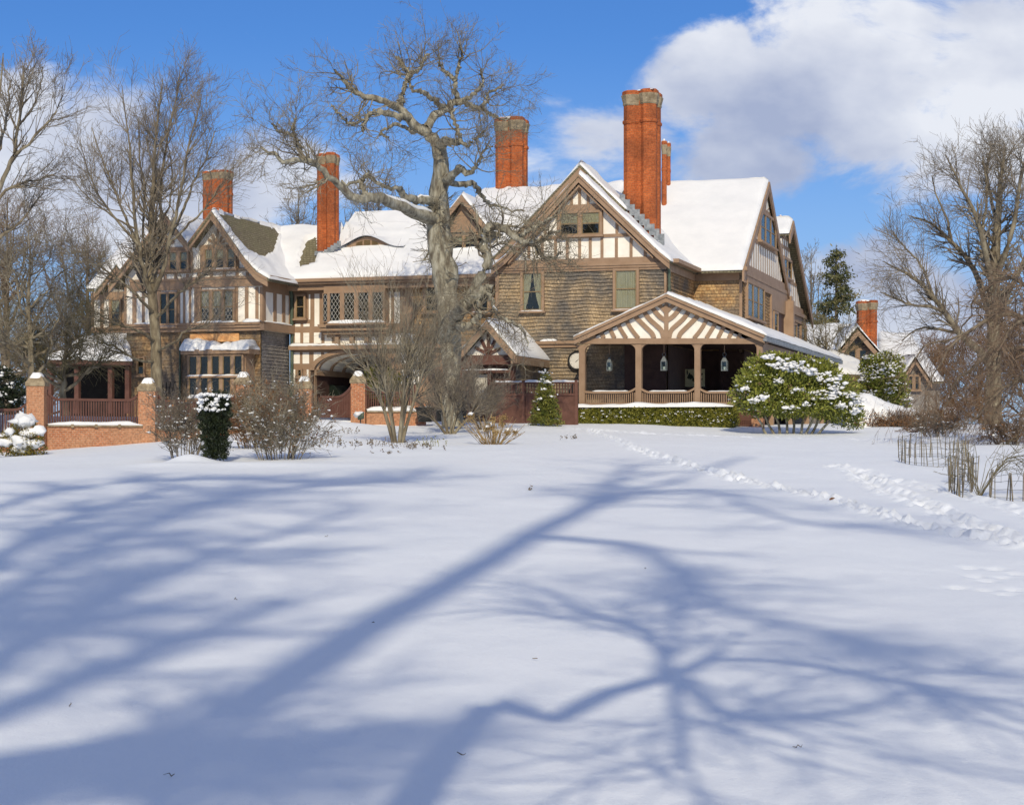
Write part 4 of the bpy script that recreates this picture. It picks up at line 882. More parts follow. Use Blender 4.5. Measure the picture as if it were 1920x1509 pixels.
def tubes(pts, rad, sides):
    """pts (M,K,3), rad (M,K) -> vertices, quads"""
    Mn, K, _ = pts.shape; T = np.gradient(pts, axis=1); T = unit(T)
    ref = np.where(np.abs(T[..., 2:3]) > .9, np.array([1., 0, 0]), np.array([0, 0, 1.])); U = unit(np.cross(T, ref)); W = np.cross(T, U)
    a = np.arange(sides) * 2 * np.pi / sides; ca = np.cos(a)[None, None, :, None]; sa = np.sin(a)[None, None, :, None]
    V = pts[:, :, None] + rad[:, :, None, None] * (U[:, :, None] * ca + W[:, :, None] * sa)
    idx = np.arange(Mn * K * sides).reshape(Mn, K, sides); nx = np.roll(idx, -1, 2)
    Q = np.stack([idx[:, :-1], nx[:, :-1], nx[:, 1:], idx[:, 1:]], -1).reshape(-1, 4)
    return V.reshape(-1, 3), Q
class Geo:
    def __init__(s): s.V = []; s.Q = []; s.n = 0
    def add(s, V, Q): s.V.append(np.asarray(V, float)); s.Q.append(np.asarray(Q) + s.n); s.n += len(V)
    def tubes(s, pts, rad, sides=3): 
        if len(pts): s.add(*tubes(pts, rad, sides))
    def build(s, name, mat, parent=None, smooth=True):
        if not s.V: return None
        return npmesh(name, np.concatenate(s.V), np.concatenate(s.Q), mat, parent, smooth)
def sprout(pts, rad, n, tr=(.3, 1.), ang=(30, 60), ln=(.5, 1.), K=5, trop=(0, 0, .2), wob=.25, rr=.6, rtip=.25, rg=RNG, minr=.0, lscale=None, flat=0., pick=None):
    """n young branches along the given ones: returns points and radii"""
    Mn, KK, _ = pts.shape
    seglen = np.linalg.norm(np.diff(pts, axis=1), axis=2).sum(1)
    i = rg.choice(Mn, n, p=seglen / seglen.sum()) if pick is None else pick
    t = rg.uniform(tr[0], tr[1], n) * (KK - 1); j = np.clip(t.astype(int), 0, KK - 2); f = (t - j)[:, None]
    b = pts[i, j] * (1 - f) + pts[i, j + 1] * f; T = unit(pts[i, j + 1] - pts[i, j]); r0 = rad[i, j] * (1 - f[:, 0]) + rad[i, j + 1] * f[:, 0]
    q = rg.normal(size=(n, 3)); q = unit(q - (q * T).sum(1, keepdims=True) * T); a = np.radians(rg.uniform(ang[0], ang[1], n))[:, None]
    d = unit(np.cos(a) * T + np.sin(a) * q); L = rg.uniform(ln[0], ln[1], n)
    if lscale is not None: L = L * (1 - lscale * rg.uniform(0, 1, n) * (t / (KK - 1)))
    if flat: d[:, 2] *= (1 - flat); d = unit(d)
    out = np.empty((n, K, 3)); out[:, 0] = b; st = (L / (K - 1))[:, None]; tp = np.asarray(trop, float)
    for k in range(1, K):
        out[:, k] = out[:, k - 1] + d * st; d = unit(d + tp / (K - 1) * 2 + rg.normal(size=(n, 3)) * wob)
    r = np.maximum(r0 * rr, minr)[:, None] * np.linspace(1, rtip, K)[None]
    return out, np.maximum(r, minr * .7)
def limbs_from_px(lines, Y, jit=.0, K=14, rg=RNG):
    """traced limbs: each a list of (px, py, half width px[, depth offset m]); depth Y"""
    P = []; Rr = []
    for ln in lines:
        q = []
        for c in ln:
            yy = Y + (c[3] if len(c) > 3 else 0); p = at(c[0], c[1], yy); q.append([*p, c[2] / F * yy])
        s = smooth_line(q, K); P.append(s[:, :3]); Rr.append(s[:, 3])
    return np.array(P), np.array(Rr)
def wander(P, Rr, amp, rg=RNG):
    n, K, _ = P.shape; w_ = rg.normal(size=(n, K, 3)) * amp; w_[:, 0] = 0; return P + w_
def leaves(centres, size, rg=RNG, up=.0, aspect=.4, normals=None):
    """small folded leaves, two triangles' worth each"""
    n = len(centres); d = unit(rg.normal(size=(n, 3)) + np.array([0, 0, up])) if normals is None else unit(normals + rg.normal(size=(n, 3)) * .6)
    s = unit(np.cross(d, rg.normal(size=(n, 3)))); L = (size * rg.uniform(.6, 1.25, n))[:, None]
    V = np.stack([centres, centres + d * L * .5 + s * L * aspect * .5, centres + d * L, centres + d * L * .5 - s * L * aspect * .5], 1)
    return V.reshape(-1, 3), np.arange(4 * n).reshape(n, 4)
def _ico(sub=2):
    import bmesh
    bm = bmesh.new(); bmesh.ops.create_icosphere(bm, subdivisions=sub, radius=1); bm.verts.ensure_lookup_table()
    V = np.array([v.co[:] for v in bm.verts]); T = np.array([[v.index for v in f.verts] for f in bm.faces]); bm.free(); return V, T
ICO = _ico(2); ICO1 = _ico(1)
def snow_clumps(parent, pos, size, flat=.5, rg=RNG, name='snow', lod=ICO1):
    """lumps of snow resting at the given points"""
    pos = np.asarray(pos, float); n = len(pos)
    if n == 0: return None
    V0, T0 = lod; k = len(V0); s = np.broadcast_to(np.asarray(size, float), (n,)) * rg.uniform(.55, 1.3, n)
    sc = np.stack([s * rg.uniform(.8, 1.4, n), s * rg.uniform(.8, 1.4, n), s * flat * rg.uniform(.7, 1.3, n)], 1)
    V = V0[None] * sc[:, None] * (1 + .22 * rg.normal(size=(n, k, 1))) + pos[:, None]
    T = T0[None] + (np.arange(n) * k)[:, None, None]
    return npmesh(name, V.reshape(-1, 3), T.reshape(-1, 3), M['snow'], parent)
def snow_patches(parent, pos, nper, spread, size, rg=RNG, flat=.6, name='snow', lod=ICO1):
    pos = np.asarray(pos, float); n = len(pos); k = rg.integers(max(1, nper // 3), nper * 2, n); i = np.repeat(np.arange(n), k)
    q = pos[i] + rg.normal(size=(len(i), 3)) * np.array([spread, spread, spread * .35]) * rg.uniform(.4, 1.3, n)[i][:, None]
    o = snow_clumps(parent, q, size * rg.uniform(.35, 1.1, len(i)), flat, rg, name, lod); o['kind'] = 'stuff'; return o
def loc(parent_loc, V): return np.asarray(V) - np.asarray(parent_loc)

# ------------------------------------------------------------------ snow field with its trodden trails
mounds += [(gpix(345, 868)[0] , gpix(345, 868)[1] + .6, 0.55, .6, .24), (gpix(285, 874)[0], gpix(285, 874)[1] + .5, .9, .6, .07), (gpix(480, 870)[0], gpix(480, 870)[1], 1.6, .5, .07), (gpix(620, 845)[0], gpix(620, 845)[1] + 1.5, 2.0, 1.0, .12)]
def trail(pxs, width, depth, seed): 
    P = np.array([gpix(*q)[:2] for q in pxs]); trail_segs.append((P, width, depth, seed))
trail([(1075, 803), (1110, 808), (1160, 828), (1230, 854), (1290, 874), (1360, 892), (1430, 912), (1500, 930), (1560, 943), (1640, 965), (1720, 984), (1800, 1000), (1870, 1012), (1960, 1030)], .12, .13, 1)
trail([(1560, 877), (1600, 884), (1640, 905), (1680, 930), (1740, 950), (1800, 972), (1870, 1000), (1960, 1022)], .17, .10, 2)
trail([(1600, 880), (1670, 900), (1740, 915), (1830, 935), (1960, 970)], .15, .06, 3)
trail([(1080, 803), (1200, 811), (1330, 817), (1480, 822), (1680, 828)], .22, .07, 4)
ys = np.r_[np.linspace(-120, -6, 40), np.arange(-5, 8, .5), np.arange(8, 26, .11), np.arange(26, 52, .085), np.arange(52, 76, .14), np.arange(76, 110, .8), np.linspace(111, 700, 60)]
xs = np.r_[np.linspace(-320, -31, 40), np.arange(-30, -24, .5), np.arange(-24, 1, .15), np.arange(1, 14, .075), np.arange(14, 24, .15), np.arange(24, 30, .5), np.linspace(31, 320, 40)]
GX, GY = np.meshgrid(xs, ys); Hh = ground(GX, GY)
for (P, wd, dp_, sd) in trail_segs:
    D = np.full(GX.shape, 1e9)
    near = (GX > P[:, 0].min() - 2) & (GX < P[:, 0].max() + 2) & (GY > P[:, 1].min() - 2) & (GY < P[:, 1].max() + 2)
    gx, gy = GX[near], GY[near]; d = np.full(gx.shape, 1e9)
    for a, b in zip(P[:-1], P[1:]):
        v = b - a; tt = np.clip(((gx - a[0]) * v[0] + (gy - a[1]) * v[1]) / (v @ v), 0, 1); d = np.minimum(d, np.hypot(gx - a[0] - v[0] * tt, gy - a[1] - v[1] * tt))
    d = d + .10 * fbm(gx * 1.6, gy * 1.6, 2, 60 + sd)
    core = np.exp(-(d / wd) ** 2); rim = np.exp(-((d - wd * 1.4) / (wd * .6)) ** 2)
    rough = vnoise(gx * 5.5, gy * 4.4, 40 + sd) - .5 + 1.1 * (vnoise(gx * 11.5, gy * 9.5, 50 + sd) - .5)
    Hh[near] += -dp_ * core * .9 + core * rough * dp_ * 1.5 + rim * dp_ * (.4 + .8 * rough)
# paw prints at the right
for q in ((1830, 1076), (1852, 1084), (1796, 1097), (1846, 1102), (1882, 1079), (1902, 1101), (1908, 1072), (1868, 1064), (1818, 1062), (1886, 1112)):
    p = gpix(*q); Hh -= .075 * np.exp(-((GX - p[0]) / .07) ** 2 - ((GY - p[1]) / .10) ** 2)
idx = np.arange(GX.size).reshape(GX.shape); Qg = np.stack([idx[:-1, :-1], idx[:-1, 1:], idx[1:, 1:], idx[1:, :-1]], -1).reshape(-1, 4)
tag(npmesh('snow_ground', np.stack([GX, GY, Hh], -1).reshape(-1, 3), Qg, M['snow_ground']), kind='structure')
def gz(x, y): return float(ground(x, y))

# ------------------------------------------------------------------ garden wall
wall = thing('garden_wall', 'low red brick garden wall with stone capped piers and brown picket panels', 'wall')
piers = [(66, 62.0, .58, 700), (275, 64.0, .58, 710), (455, 66.5, .56, 699), (570, 68.5, .55, 707), (671, 70.0, .54, 697)]
PI = []
for (px, Y, wd, yt) in piers:
    p = at(px, yt, Y); zt = p[2]; capH = .42; h = wd / 2; x, y = p[0], Y + h
    mb = MB(); mb.box(x - h, x + h, y - h, y + h, gz(x, y - .6) - .6, zt - capH); pr = mb.build('pier', M['brick'], wall)
    mb = MB(); e = .035; zb = zt - capH
    V = [(x - h - e, y - h - e, zb), (x + h + e, y - h - e, zb), (x + h + e, y + h + e, zb), (x - h - e, y + h + e, zb)]; V += [(a, b, zb + .12) for a, b, c in V[:4]]; k_ = .42
    V += [(x - h * k_, y - h * k_, zt), (x + h * k_, y - h * k_, zt), (x + h * k_, y + h * k_, zt), (x - h * k_, y + h * k_, zt)]
    mb.add(V, [(3, 2, 1, 0), (8, 9, 10, 11)] + [(i + 4 * j, (i + 1) % 4 + 4 * j, (i + 1) % 4 + 4 + 4 * j, i + 4 + 4 * j) for j in (0, 1) for i in range(4)]); mb.build('cap', M['stone'], pr)
    s = MB(); V = []; n_ = 9
    for i in range(n_ + 1):
        for j in range(n_ + 1):
            u, v = i / n_ * 1.7 - 1.0, j / n_ * 1.9 - .95; rr = max(abs(u), abs(v)); zc = zb + .12 + (zt - zb - .12) * min(1, (1 - rr) / (1 - k_)) if rr > k_ else zt
            edge = min(1, (1 - abs(u * 1.05 + .15)) * 4, (1 - abs(v)) * 4); V.append((x + u * h, y + v * h, zc + (.06 * (max(edge, 0) ** .5) * (1 + .5 * float(fbm(u * 2 + px, v * 2, 2, 3))) - .02)))
    s.add(V, [(i * (n_ + 1) + j, i * (n_ + 1) + j + 1, (i + 1) * (n_ + 1) + j + 1, (i + 1) * (n_ + 1) + j) for i in range(n_) for j in range(n_)]); s.build('snow', M['snow'], pr, True)
    PI.append((x, y, h, zt))
def span(A, B, ztop, gapA, gapB, picket=True, snow=.13, seed=0, zr=None, topcurve=(1, 1), base_z=None):
    """brick panel, tile coping, snow and pickets between two piers"""
    A = np.array(A[:2]); B = np.array(B[:2]); v = B - A; L = np.linalg.norm(v); ang = math.atan2(v[1], v[0]); e = bpy.data.objects.new
    c, s_ = math.cos(ang), math.sin(ang)
    def W(q, d, z): return (A[0] + c * q + s_ * d, A[1] + s_ * q - c * d, z)       # d > 0 towards the camera
    def bx(mb, q0, q1, d0, d1, z0, z1): mb.add([W(q0, d1, z0), W(q1, d1, z0), W(q1, d0, z0), W(q0, d0, z0), W(q0, d1, z1), W(q1, d1, z1), W(q1, d0, z1), W(q0, d0, z1)], [(0, 3, 2, 1), (4, 5, 6, 7), (0, 1, 5, 4), (1, 2, 6, 5), (2, 3, 7, 6), (3, 0, 4, 7)])
    q0, q1 = gapA, L - gapB
    mb = MB(); bx(mb, q0, q1, -.17, .17, -1, ztop); mb.build('wall_panel', M['brick'], wall)
    mb = MB(); bx(mb, q0, q1, -.23, .23, ztop, ztop + .055)
    nk = int((q1 - q0) / .75)
    for i in range(1, nk): qq = q0 + (q1 - q0) * i / nk; bx(mb, qq - .045, qq + .045, .2, .262, ztop - .03, ztop + .085)
    mb.build('coping', M['terracotta'] if False else M['stone'], wall)
    s = MB(); N = int((q1 - q0) / .1); V = []; prof = [(.24, 0), (.26, .5), (.22, .85), (.1, 1), (-.05, .95), (-.2, .7), (-.24, 0)]
    for i in range(N + 1):
        qq = q0 + (q1 - q0) * i / N; hh = snow * (1 + .5 * float(fbm(qq * 1.3 + seed, seed, 3, 3))) * min(1, .25 + 6 * min(i, N - i) / N)
        for (d, k) in prof: V.append(W(qq, d, ztop + .055 + k * hh))
    k = len(prof); s.add(V, [(i * k + j, (i + 1) * k + j, (i + 1) * k + j + 1, i * k + j + 1) for i in range(N) for j in range(k - 1)]); s.build('snow', M['snow'], wall, True)
    if picket:
        mb = MB(); z0 = ztop + .1; 
        def zt(qq):
            a = (qq - q0) / .45; b = (q1 - qq) / .45; return zr + (.28 * max(0, 1 - a) ** 2 if topcurve[0] else 0) + (.28 * max(0, 1 - b) ** 2 if topcurve[1] else 0)
        n_ = int((q1 - q0) / .088)
        for i in range(n_): qq = q0 + (i + .5) * (q1 - q0) / n_; bx(mb, qq - .022, qq + .022, -.03, .015, z0, zt(qq) - .04)
        N = 40; V = []
        for i in range(N + 1):
            qq = q0 + (q1 - q0) * i / N; z = zt(qq); V += [W(qq, .045, z - .085), W(qq, -.06, z - .085), W(qq, -.06, z), W(qq, .045, z)]
        mb.add(V, [(4 * i + j, 4 * i + 4 + j, 4 * i + 4 + (j + 1) % 4, 4 * i + (j + 1) % 4) for i in range(N) for j in range(4)])
        bx(mb, q0, q0 + .07, -.04, .03, z0 - .1, zt(q0)); bx(mb, q1 - .07, q1, -.04, .03, z0 - .1, zt(q1)); mb.build('picket_panel', M['trim_dark'], wall)
P0 = (-22.5, 59.2 + .3)
zc = lambda px, py, Y: at(px, py, Y)[2]
span(P0, PI[0], zc(30, 822, 61.5), 0, PI[0][2], seed=1, zr=zc(10, 765, 61), topcurve=(0, 1))
span(PI[0], PI[1], zc(180, 800, 63), PI[0][2], PI[1][2], seed=2, zr=zc(180, 747, 63))
span(PI[1], PI[2], zc(360, 806, 65), PI[1][2], PI[2][2], seed=3, zr=zc(360, 750, 65))
span(PI[2], PI[3], zc(510, 800, 67.5), PI[2][2], PI[3][2], seed=4, zr=zc(510, 745, 67.5))
span(PI[4], (PI[4][0] + 2.1, PI[4][1] + .7), zc(715, 773, 70.3), PI[4][2], 0, seed=5, zr=zc(715, 733, 70.3), snow=.2)
mb = MB(); x, y = PI[4][0] + 2.2, PI[4][1] + .75; mb.box(x - .15, x + .3, y - .27, y + .27, 1.5, zc(735, 755, 70.8)); mb.build('pier', M['brick'], wall)
# gate with its swept top between the fourth and fifth pier
gA, gB = np.array(PI[3][:2]), np.array(PI[4][:2]); v = gB - gA; L = np.linalg.norm(v); ang = math.atan2(v[1], v[0])
gate = thing('garden_gate', 'brown boarded garden gate sweeping up to the brick pier, below the carriage arch', 'gate', (gA[0], gA[1], 2.3), ang)
mb = MB(); g0_ = .62; g1_ = L - PI[4][2] - .03; zb, zl = .18, zc(630, 743, 69.2) - 2.3; hsw = zc(664, 722, 69.8) - 2.3 - zl
zt = lambda q: zl + hsw * max(0, 1 - (g1_ - q) / .75) ** 2.2
n_ = 19
for i in range(n_):
    a, b = g0_ + (g1_ - g0_) * i / n_, g0_ + (g1_ - g0_) * (i + .8) / n_; mb.add([(a, -.03, zb), (b, -.03, zb), (b, .01, zb), (a, .01, zb), (a, -.03, zt(a) - .03), (b, -.03, zt(b) - .03), (b, .01, zt(b) - .03), (a, .01, zt(a) - .03)], [(0, 3, 2, 1), (4, 5, 6, 7), (0, 1, 5, 4), (1, 2, 6, 5), (2, 3, 7, 6), (3, 0, 4, 7)])
mb.box(g0_ + .02, g1_ - .02, .011, .05, zb + .05, zl - .1); mb.build('boards', M['trim_dark'], gate)
mb = MB(); N = 30; V = []
for i in range(N + 1):
    q = g0_ + (g1_ - g0_) * i / N; z = zt(q); V += [(q, -.06, z - .06), (q, .06, z - .06), (q, .06, z + .02), (q, -.06, z + .02)]
mb.add(V, [(4 * i + j, 4 * i + 4 + j, 4 * i + 4 + (j + 1) % 4, 4 * i + (j + 1) % 4) for i in range(N) for j in range(4)]); mb.box(g1_, g1_ + .07, -.05, .05, zb - .1, zl + hsw + .05); mb.build('rail', M['trim_dark'], gate)
# board fence left of the porch
fa, fb = at(925, 715, 72.0), at(1084, 713, 71.3); v = fb - fa; L = math.hypot(v[0], v[1]); ang = math.atan2(v[1], v[0])
fence = thing('board_fence', 'dark brown board fence with spindled top rail beside the porch', 'fence', (fa[0], fa[1], 2.2), ang)
H = fa[2] - 2.2 - .04; mb = MB()
mb.box(0, L, -.015, .02, -.2, H - .48); mb.box(0, L, -.05, .05, H - .53, H - .44); mb.build('board_panel', M['trim_dark'], fence)
mb = MB(); mb.box(0, L, -.06, .06, H - .07, H)
for i in range(int(L / .11)): mb.box(.05 + i * .11, .09 + i * .11, -.02, .02, H - .44, H - .07)
mb.build('spindles', M['trim_dark'], fence)
for q in (0.02, L * .36, L * .98): mb = MB(); mb.box(q - .06, q + .06, -.075, .075, -.3, H + .07); mb.build('post', M['trim_dark'], fence)
s = MB(); pl_ = Fp(0)
V = []; N = 40; prof = [(-.06, 0), (-.07, .6), (0, 1), (.07, .6), (.06, 0)]
for i in range(N + 1):
    for (d, k) in prof: V.append((L * i / N, d, H + k * .07 * (1 + .8 * float(fbm(i * .3, 3.3, 2, 4)))))
s.add(V, [(i * 5 + j, (i + 1) * 5 + j, (i + 1) * 5 + j + 1, i * 5 + j + 1) for i in range(N) for j in range(4)]); s.build('snow', M['snow'], fence, True)

# ------------------------------------------------------------------ small things about the house
def hbuild(mb, name, mat, parent): return mb.build(name, mat, parent)
def lantern(px, ytop, ybot, wpx, xhook, label, b):
    pl = Fp(b); c = pl.p(px, ybot); w0 = h2w((c[0], b, c[1])); k = w0[1] / F; W_ = wpx * k * .41; Hh_ = (ybot - ytop) * k; hz = zh + .13 - c[1]
    o = thing('lantern', label, 'lantern', tuple(w0), -TH, 'pewter lanterns hanging in the porch openings')
    mb = MB(); mb.box(-W_ * 1.15, W_ * 1.15, -W_ * 1.15, W_ * 1.15, 0, .04); body = Hh_ * .62
    for sx in (-1, 1):
        for sy in (-1, 1): mb.box(sx * W_ - .014, sx * W_ + .014, sy * W_ - .014, sy * W_ + .014, .04, body)
    mb.box(-W_ * 1.1, W_ * 1.1, -W_ * 1.1, W_ * 1.1, body, body + .03)
    V = [(-W_ * 1.1, -W_ * 1.1, body + .03), (W_ * 1.1, -W_ * 1.1, body + .03), (W_ * 1.1, W_ * 1.1, body + .03), (-W_ * 1.1, W_ * 1.1, body + .03)] + [(a * W_ * .35, b_ * W_ * .35, body + .2) for a, b_ in ((-1, -1), (1, -1), (1, 1), (-1, 1))] + [(a * W_ * .3, b_ * W_ * .3, Hh_) for a, b_ in ((-1, -1), (1, -1), (1, 1), (-1, 1))]
    mb.add(V, [(i + 4 * j, (i + 1) % 4 + 4 * j, (i + 1) % 4 + 4 + 4 * j, i + 4 + 4 * j) for j in (0, 1) for i in range(4)] + [(8, 9, 10, 11)]); mb.build('cage', M['metal'], o)
    mb = MB(); N = 16
    tube_local(mb, [(.07 * math.sin(q), 0, Hh_ + .07 - .07 * math.cos(q)) for q in np.linspace(0, 2 * math.pi, N)], .009, 5); mb.build('ring', M['metal'], o)
    mb = MB(); tube_local(mb, [(0, 0, Hh_ + .12), (0, 0, hz)], .016, 6); mb.build('rod', M['trim'], o)
    mb = MB(); 
    for (x0, x1, y0, y1) in ((-W_, W_, -W_ - .004, -W_), (-W_, W_, W_, W_ + .004), (-W_ - .004, -W_, -W_, W_), (W_, W_ + .004, -W_, W_)): mb.box(x0, x1, y0, y1, .05, body - .005)
    mb.build('pane', M['lamp_glass'], o)
    mb = MB(); tube_local(mb, [(0, 0, .05), (0, 0, body * .45)], .045, 10); mb.build('candle', M['blind'], o)
lantern(1142.7, 670, 695.5, 9.5, 0, 'square pewter lantern over the sunlit shingle patch, leftmost of three', -2.2)
lantern(1245, 668, 695, 11.5, 0, 'pewter lantern in the middle porch opening', -2.4)
lantern(1358.5, 668, 695.5, 12, 0, 'pewter lantern beside the snowy rhododendron, rightmost of three', -2.3)
# round dial on the wall
c = Fp(-.1).p(1083, 676); w0 = h2w((c[0], -.1, c[1])); dial = thing('wall_dial', 'round black rimmed dial on the shingled wall beside the porch post', 'dial', tuple(w0), -TH)
mb = MB(); N = 40; rr = .40; V = []
for i in range(N):
    a = 2 * math.pi * i / N
    for (r_, y_) in ((rr, .05), (rr, -.10), (rr * .93, -.14), (rr * .84, -.10), (rr * .82, -.04)): V.append((r_ * math.cos(a), y_, r_ * math.sin(a)))
mb.add(V, [(5 * i + j, 5 * ((i + 1) % N) + j, 5 * ((i + 1) % N) + j + 1, 5 * i + j + 1) for i in range(N) for j in range(4)]); mb.build('rim', M['plastic'], dial, True)
mb = MB(); V = [(rr * .83 * math.cos(2 * math.pi * i / N), -.05, rr * .83 * math.sin(2 * math.pi * i / N)) for i in range(N)]; mb.add(V, [tuple(range(N))]); mb.build('face', M['blind'], dial)
mb = MB()
for (a, l0, l1, w_) in ((R(40), -.1, .26, .012), (R(40 + 180), 0, .06, .02)):
    dx, dz = math.cos(a), math.sin(a); mb.add([(dx * l0 - dz * w_, -.06, dz * l0 + dx * w_), (dx * l1, -.06, dz * l1), (dx * l0 + dz * w_, -.06, dz * l0 - dx * w_)], [(0, 1, 2)])
for i in range(12):
    a = i * math.pi / 6; dx, dz = math.cos(a), math.sin(a); mb.add([(dx * .27 - dz * .006, -.056, dz * .27 + dx * .006), (dx * .31 - dz * .006, -.056, dz * .31 + dx * .006), (dx * .31 + dz * .006, -.056, dz * .31 - dx * .006), (dx * .27 + dz * .006, -.056, dz * .27 - dx * .006)], [(0, 1, 2, 3)])
mb.build('hand', M['plastic'], dial)
# picture standing inside the porch
pl = Fp(3.2); s0, s1, t0, t1 = pl.rect(1281.5, 692, 1321, 725); w0 = h2w(((s0 + s1) / 2, 3.2, t0)); pic = thing('painting', 'pale yellow canvas with dark brush strokes inside the porch', 'painting', tuple(w0), -TH)
hw_, hh_ = (s1 - s0) / 2, t1 - t0; M['canvas'] = noisy('pale_canvas', (.62, .55, .32), (.72, .65, .40), 3, .8)
mb = MB(); mb.box(-hw_, hw_, 0, .05, 0, hh_); mb.build('canvas', M['canvas'], pic)
mb = MB(); rg = np.random.default_rng(5)
for (cx_, cz_, rx, rz_) in ((-.16, .42, .13, .17), (-.02, .3, .08, .1), (.12, .5, .05, .12), (.28, .52, .1, .07), (.32, .32, .05, .05), (-.28, .62, .04, .12)):
    V = [(cx_ + rx * math.cos(q) * rg.uniform(.5, 1.2), -.006, cz_ + rz_ * math.sin(q) * rg.uniform(.5, 1.2)) for q in np.linspace(0, 2 * math.pi, 14)[:-1]]; mb.add(V, [tuple(range(13))])
mb.build('brush_stroke', M['leaf_yew'], pic)
mb = MB(); tube_local(mb, [(-.3, .08, hh_), (-.42, .3, zf - t0)], .02, 6); tube_local(mb, [(.3, .08, hh_), (.42, .3, zf - t0)], .02, 6); mb.box(-.5, .5, -.02, .08, -.05, -.01); tube_local(mb, [(-.25, .05, -.03), (-.3, .0, zf - t0)], .02, 6); tube_local(mb, [(.25, .05, -.03), (.3, .0, zf - t0)], .02, 6); mb.build('easel', M['wood_in'], pic)
# car under the arch
c = Fp(bc + 1.6).p(613, 742); w0 = h2w((c[0], bc + 1.6, 0)); zc_ = gz(w0[0], w0[1]); car = thing('parked_car', 'dark green estate car under the carriage arch behind the gate', 'car', (w0[0], w0[1], zc_), -TH)
zs_ = CAMZ + (HY - 743) / F * w0[1] - zc_; zr_ = CAMZ + (HY - 722) / F * w0[1] - zc_
M['car_paint'] = noisy('car_paint', (.012, .02, .016), (.018, .028, .022), 2, .25, 0, spec=.6)
mb = MB(); prof = [(-3.6, .5), (1.75, .5), (1.85, zs_ * .6), (1.75, zs_ - .08), (.75, zs_), (-3.6, zs_)]
V = [(x, 0, z) for x, z in prof] + [(x, 1.75, z) for x, z in prof]; k = len(prof); mb.add(V, [tuple(range(k)), tuple(range(2 * k - 1, k - 1, -1))] + [(i, i + k, (i + 1) % k + k, (i + 1) % k) for i in range(k)])
prof = [(-3.4, zs_ + .01), (.72, zs_ + .01), (.62, zs_ + .06), (.28, zr_), (.1, zr_ + .04), (-3.0, zr_ + .04)]
V = [(x, .1, zs_ + (z - zs_) * 1) for x, z in prof] + [(x, 1.65, z) for x, z in prof]; mb.add(V, [tuple(range(k)), tuple(range(2 * k - 1, k - 1, -1))] + [(i, i + k, (i + 1) % k + k, (i + 1) % k) for i in range(k)]); mb.build('body', M['car_paint'], car)
mb = MB()
for (a, b_) in ((-.66, .3), (-1.7, -.76)): mb.add([(a, .085, zs_ + .06), (b_ + (.27 if b_ > 0 else 0), .085, zs_ + .06), (b_ - .02, .085, zr_ - .01), (a, .085, zr_ - .01)], [(0, 1, 2, 3)])
mb.build('window', M['glass'], car)
for x in (.9, -2.4):
    mb = MB(); V = [(x + .34 * math.cos(q), y_, .34 + .34 * math.sin(q)) for y_ in (-.03, .2) for q in np.linspace(0, 2 * math.pi, 21)[:-1]]; mb.add(V, [tuple(range(20)), tuple(range(39, 19, -1))] + [(i, (i + 1) % 20, 20 + (i + 1) % 20, 20 + i) for i in range(20)]); mb.build('wheel', M['plastic'], car)
# planters
def planter(px, py, Y, r, h, label, tilt=0):
    p = at(px, py, Y); o = thing('planter_pot', label, 'planter', (p[0], p[1], p[2]), 0, 'black plant pots by the big oak'); mb = MB(); N = 28
    prof = [(r * .72, 0), (r * .82, h * .3), (r * .95, h * .85), (r * 1.05, h * .86), (r * 1.06, h), (r * .93, h), (r * .9, h * .85)]
    V = [(q * math.cos(2 * math.pi * i / N), q * math.sin(2 * math.pi * i / N), z) for q, z in prof for i in range(N)]
    mb.add(V, [(a * N + i, a * N + (i + 1) % N, (a + 1) * N + (i + 1) % N, (a + 1) * N + i) for a in range(len(prof) - 1) for i in range(N)] + [tuple(range(N - 1, -1, -1))]); mb.build('pot', M['plastic'], o, True)
    V = []; 
    for a in range(6):
        for i in range(N): q = r * .97 * (1 - a / 5.5); V.append((q * math.cos(2 * math.pi * i / N), q * math.sin(2 * math.pi * i / N), h * .95 + (.12 + .04 * math.sin(i)) * r * (1 - (1 - a / 5.5) ** 3)))
    s = MB(); s.add(V, [(a * N + i, a * N + (i + 1) % N, (a + 1) * N + (i + 1) % N, (a + 1) * N + i) for a in range(5) for i in range(N)] + [tuple(range(5 * N, 6 * N))]); s.build('snow', M['snow'], o, True)
planter(797, 791, 70.0, .36, .56, 'broad black plant pot capped with snow, left of the oak trunk')
planter(829, 790, 69.0, .26, .42, 'small black plant pot in front of the oak trunk')
planter(858, 790, 69.6, .40, .66, 'black plant pot between the oak and the entry steps')
# trellis against the left wing
p = at(312, 757, 74.5); tr = thing('plant_trellis', 'small fan shaped plant trellis standing before the left wing wall', 'trellis', (p[0], p[1], gz(p[0], p[1])))
hT = CAMZ + (HY - 716) / F * p[1] - gz(p[0], p[1]); mb = MB()
for k in range(-2, 3): tube_local(mb, [(k * .03, 0, -.1), (k * .04, 0, hT * .5), (k * .17, 0, hT)], .018, 5)
for z, w_ in ((hT * .62, .15), (hT * .85, .29)): tube_local(mb, [(-w_, .02, z), (w_, .02, z)], .014, 5)
mb.build('lath', M['dark'], tr)
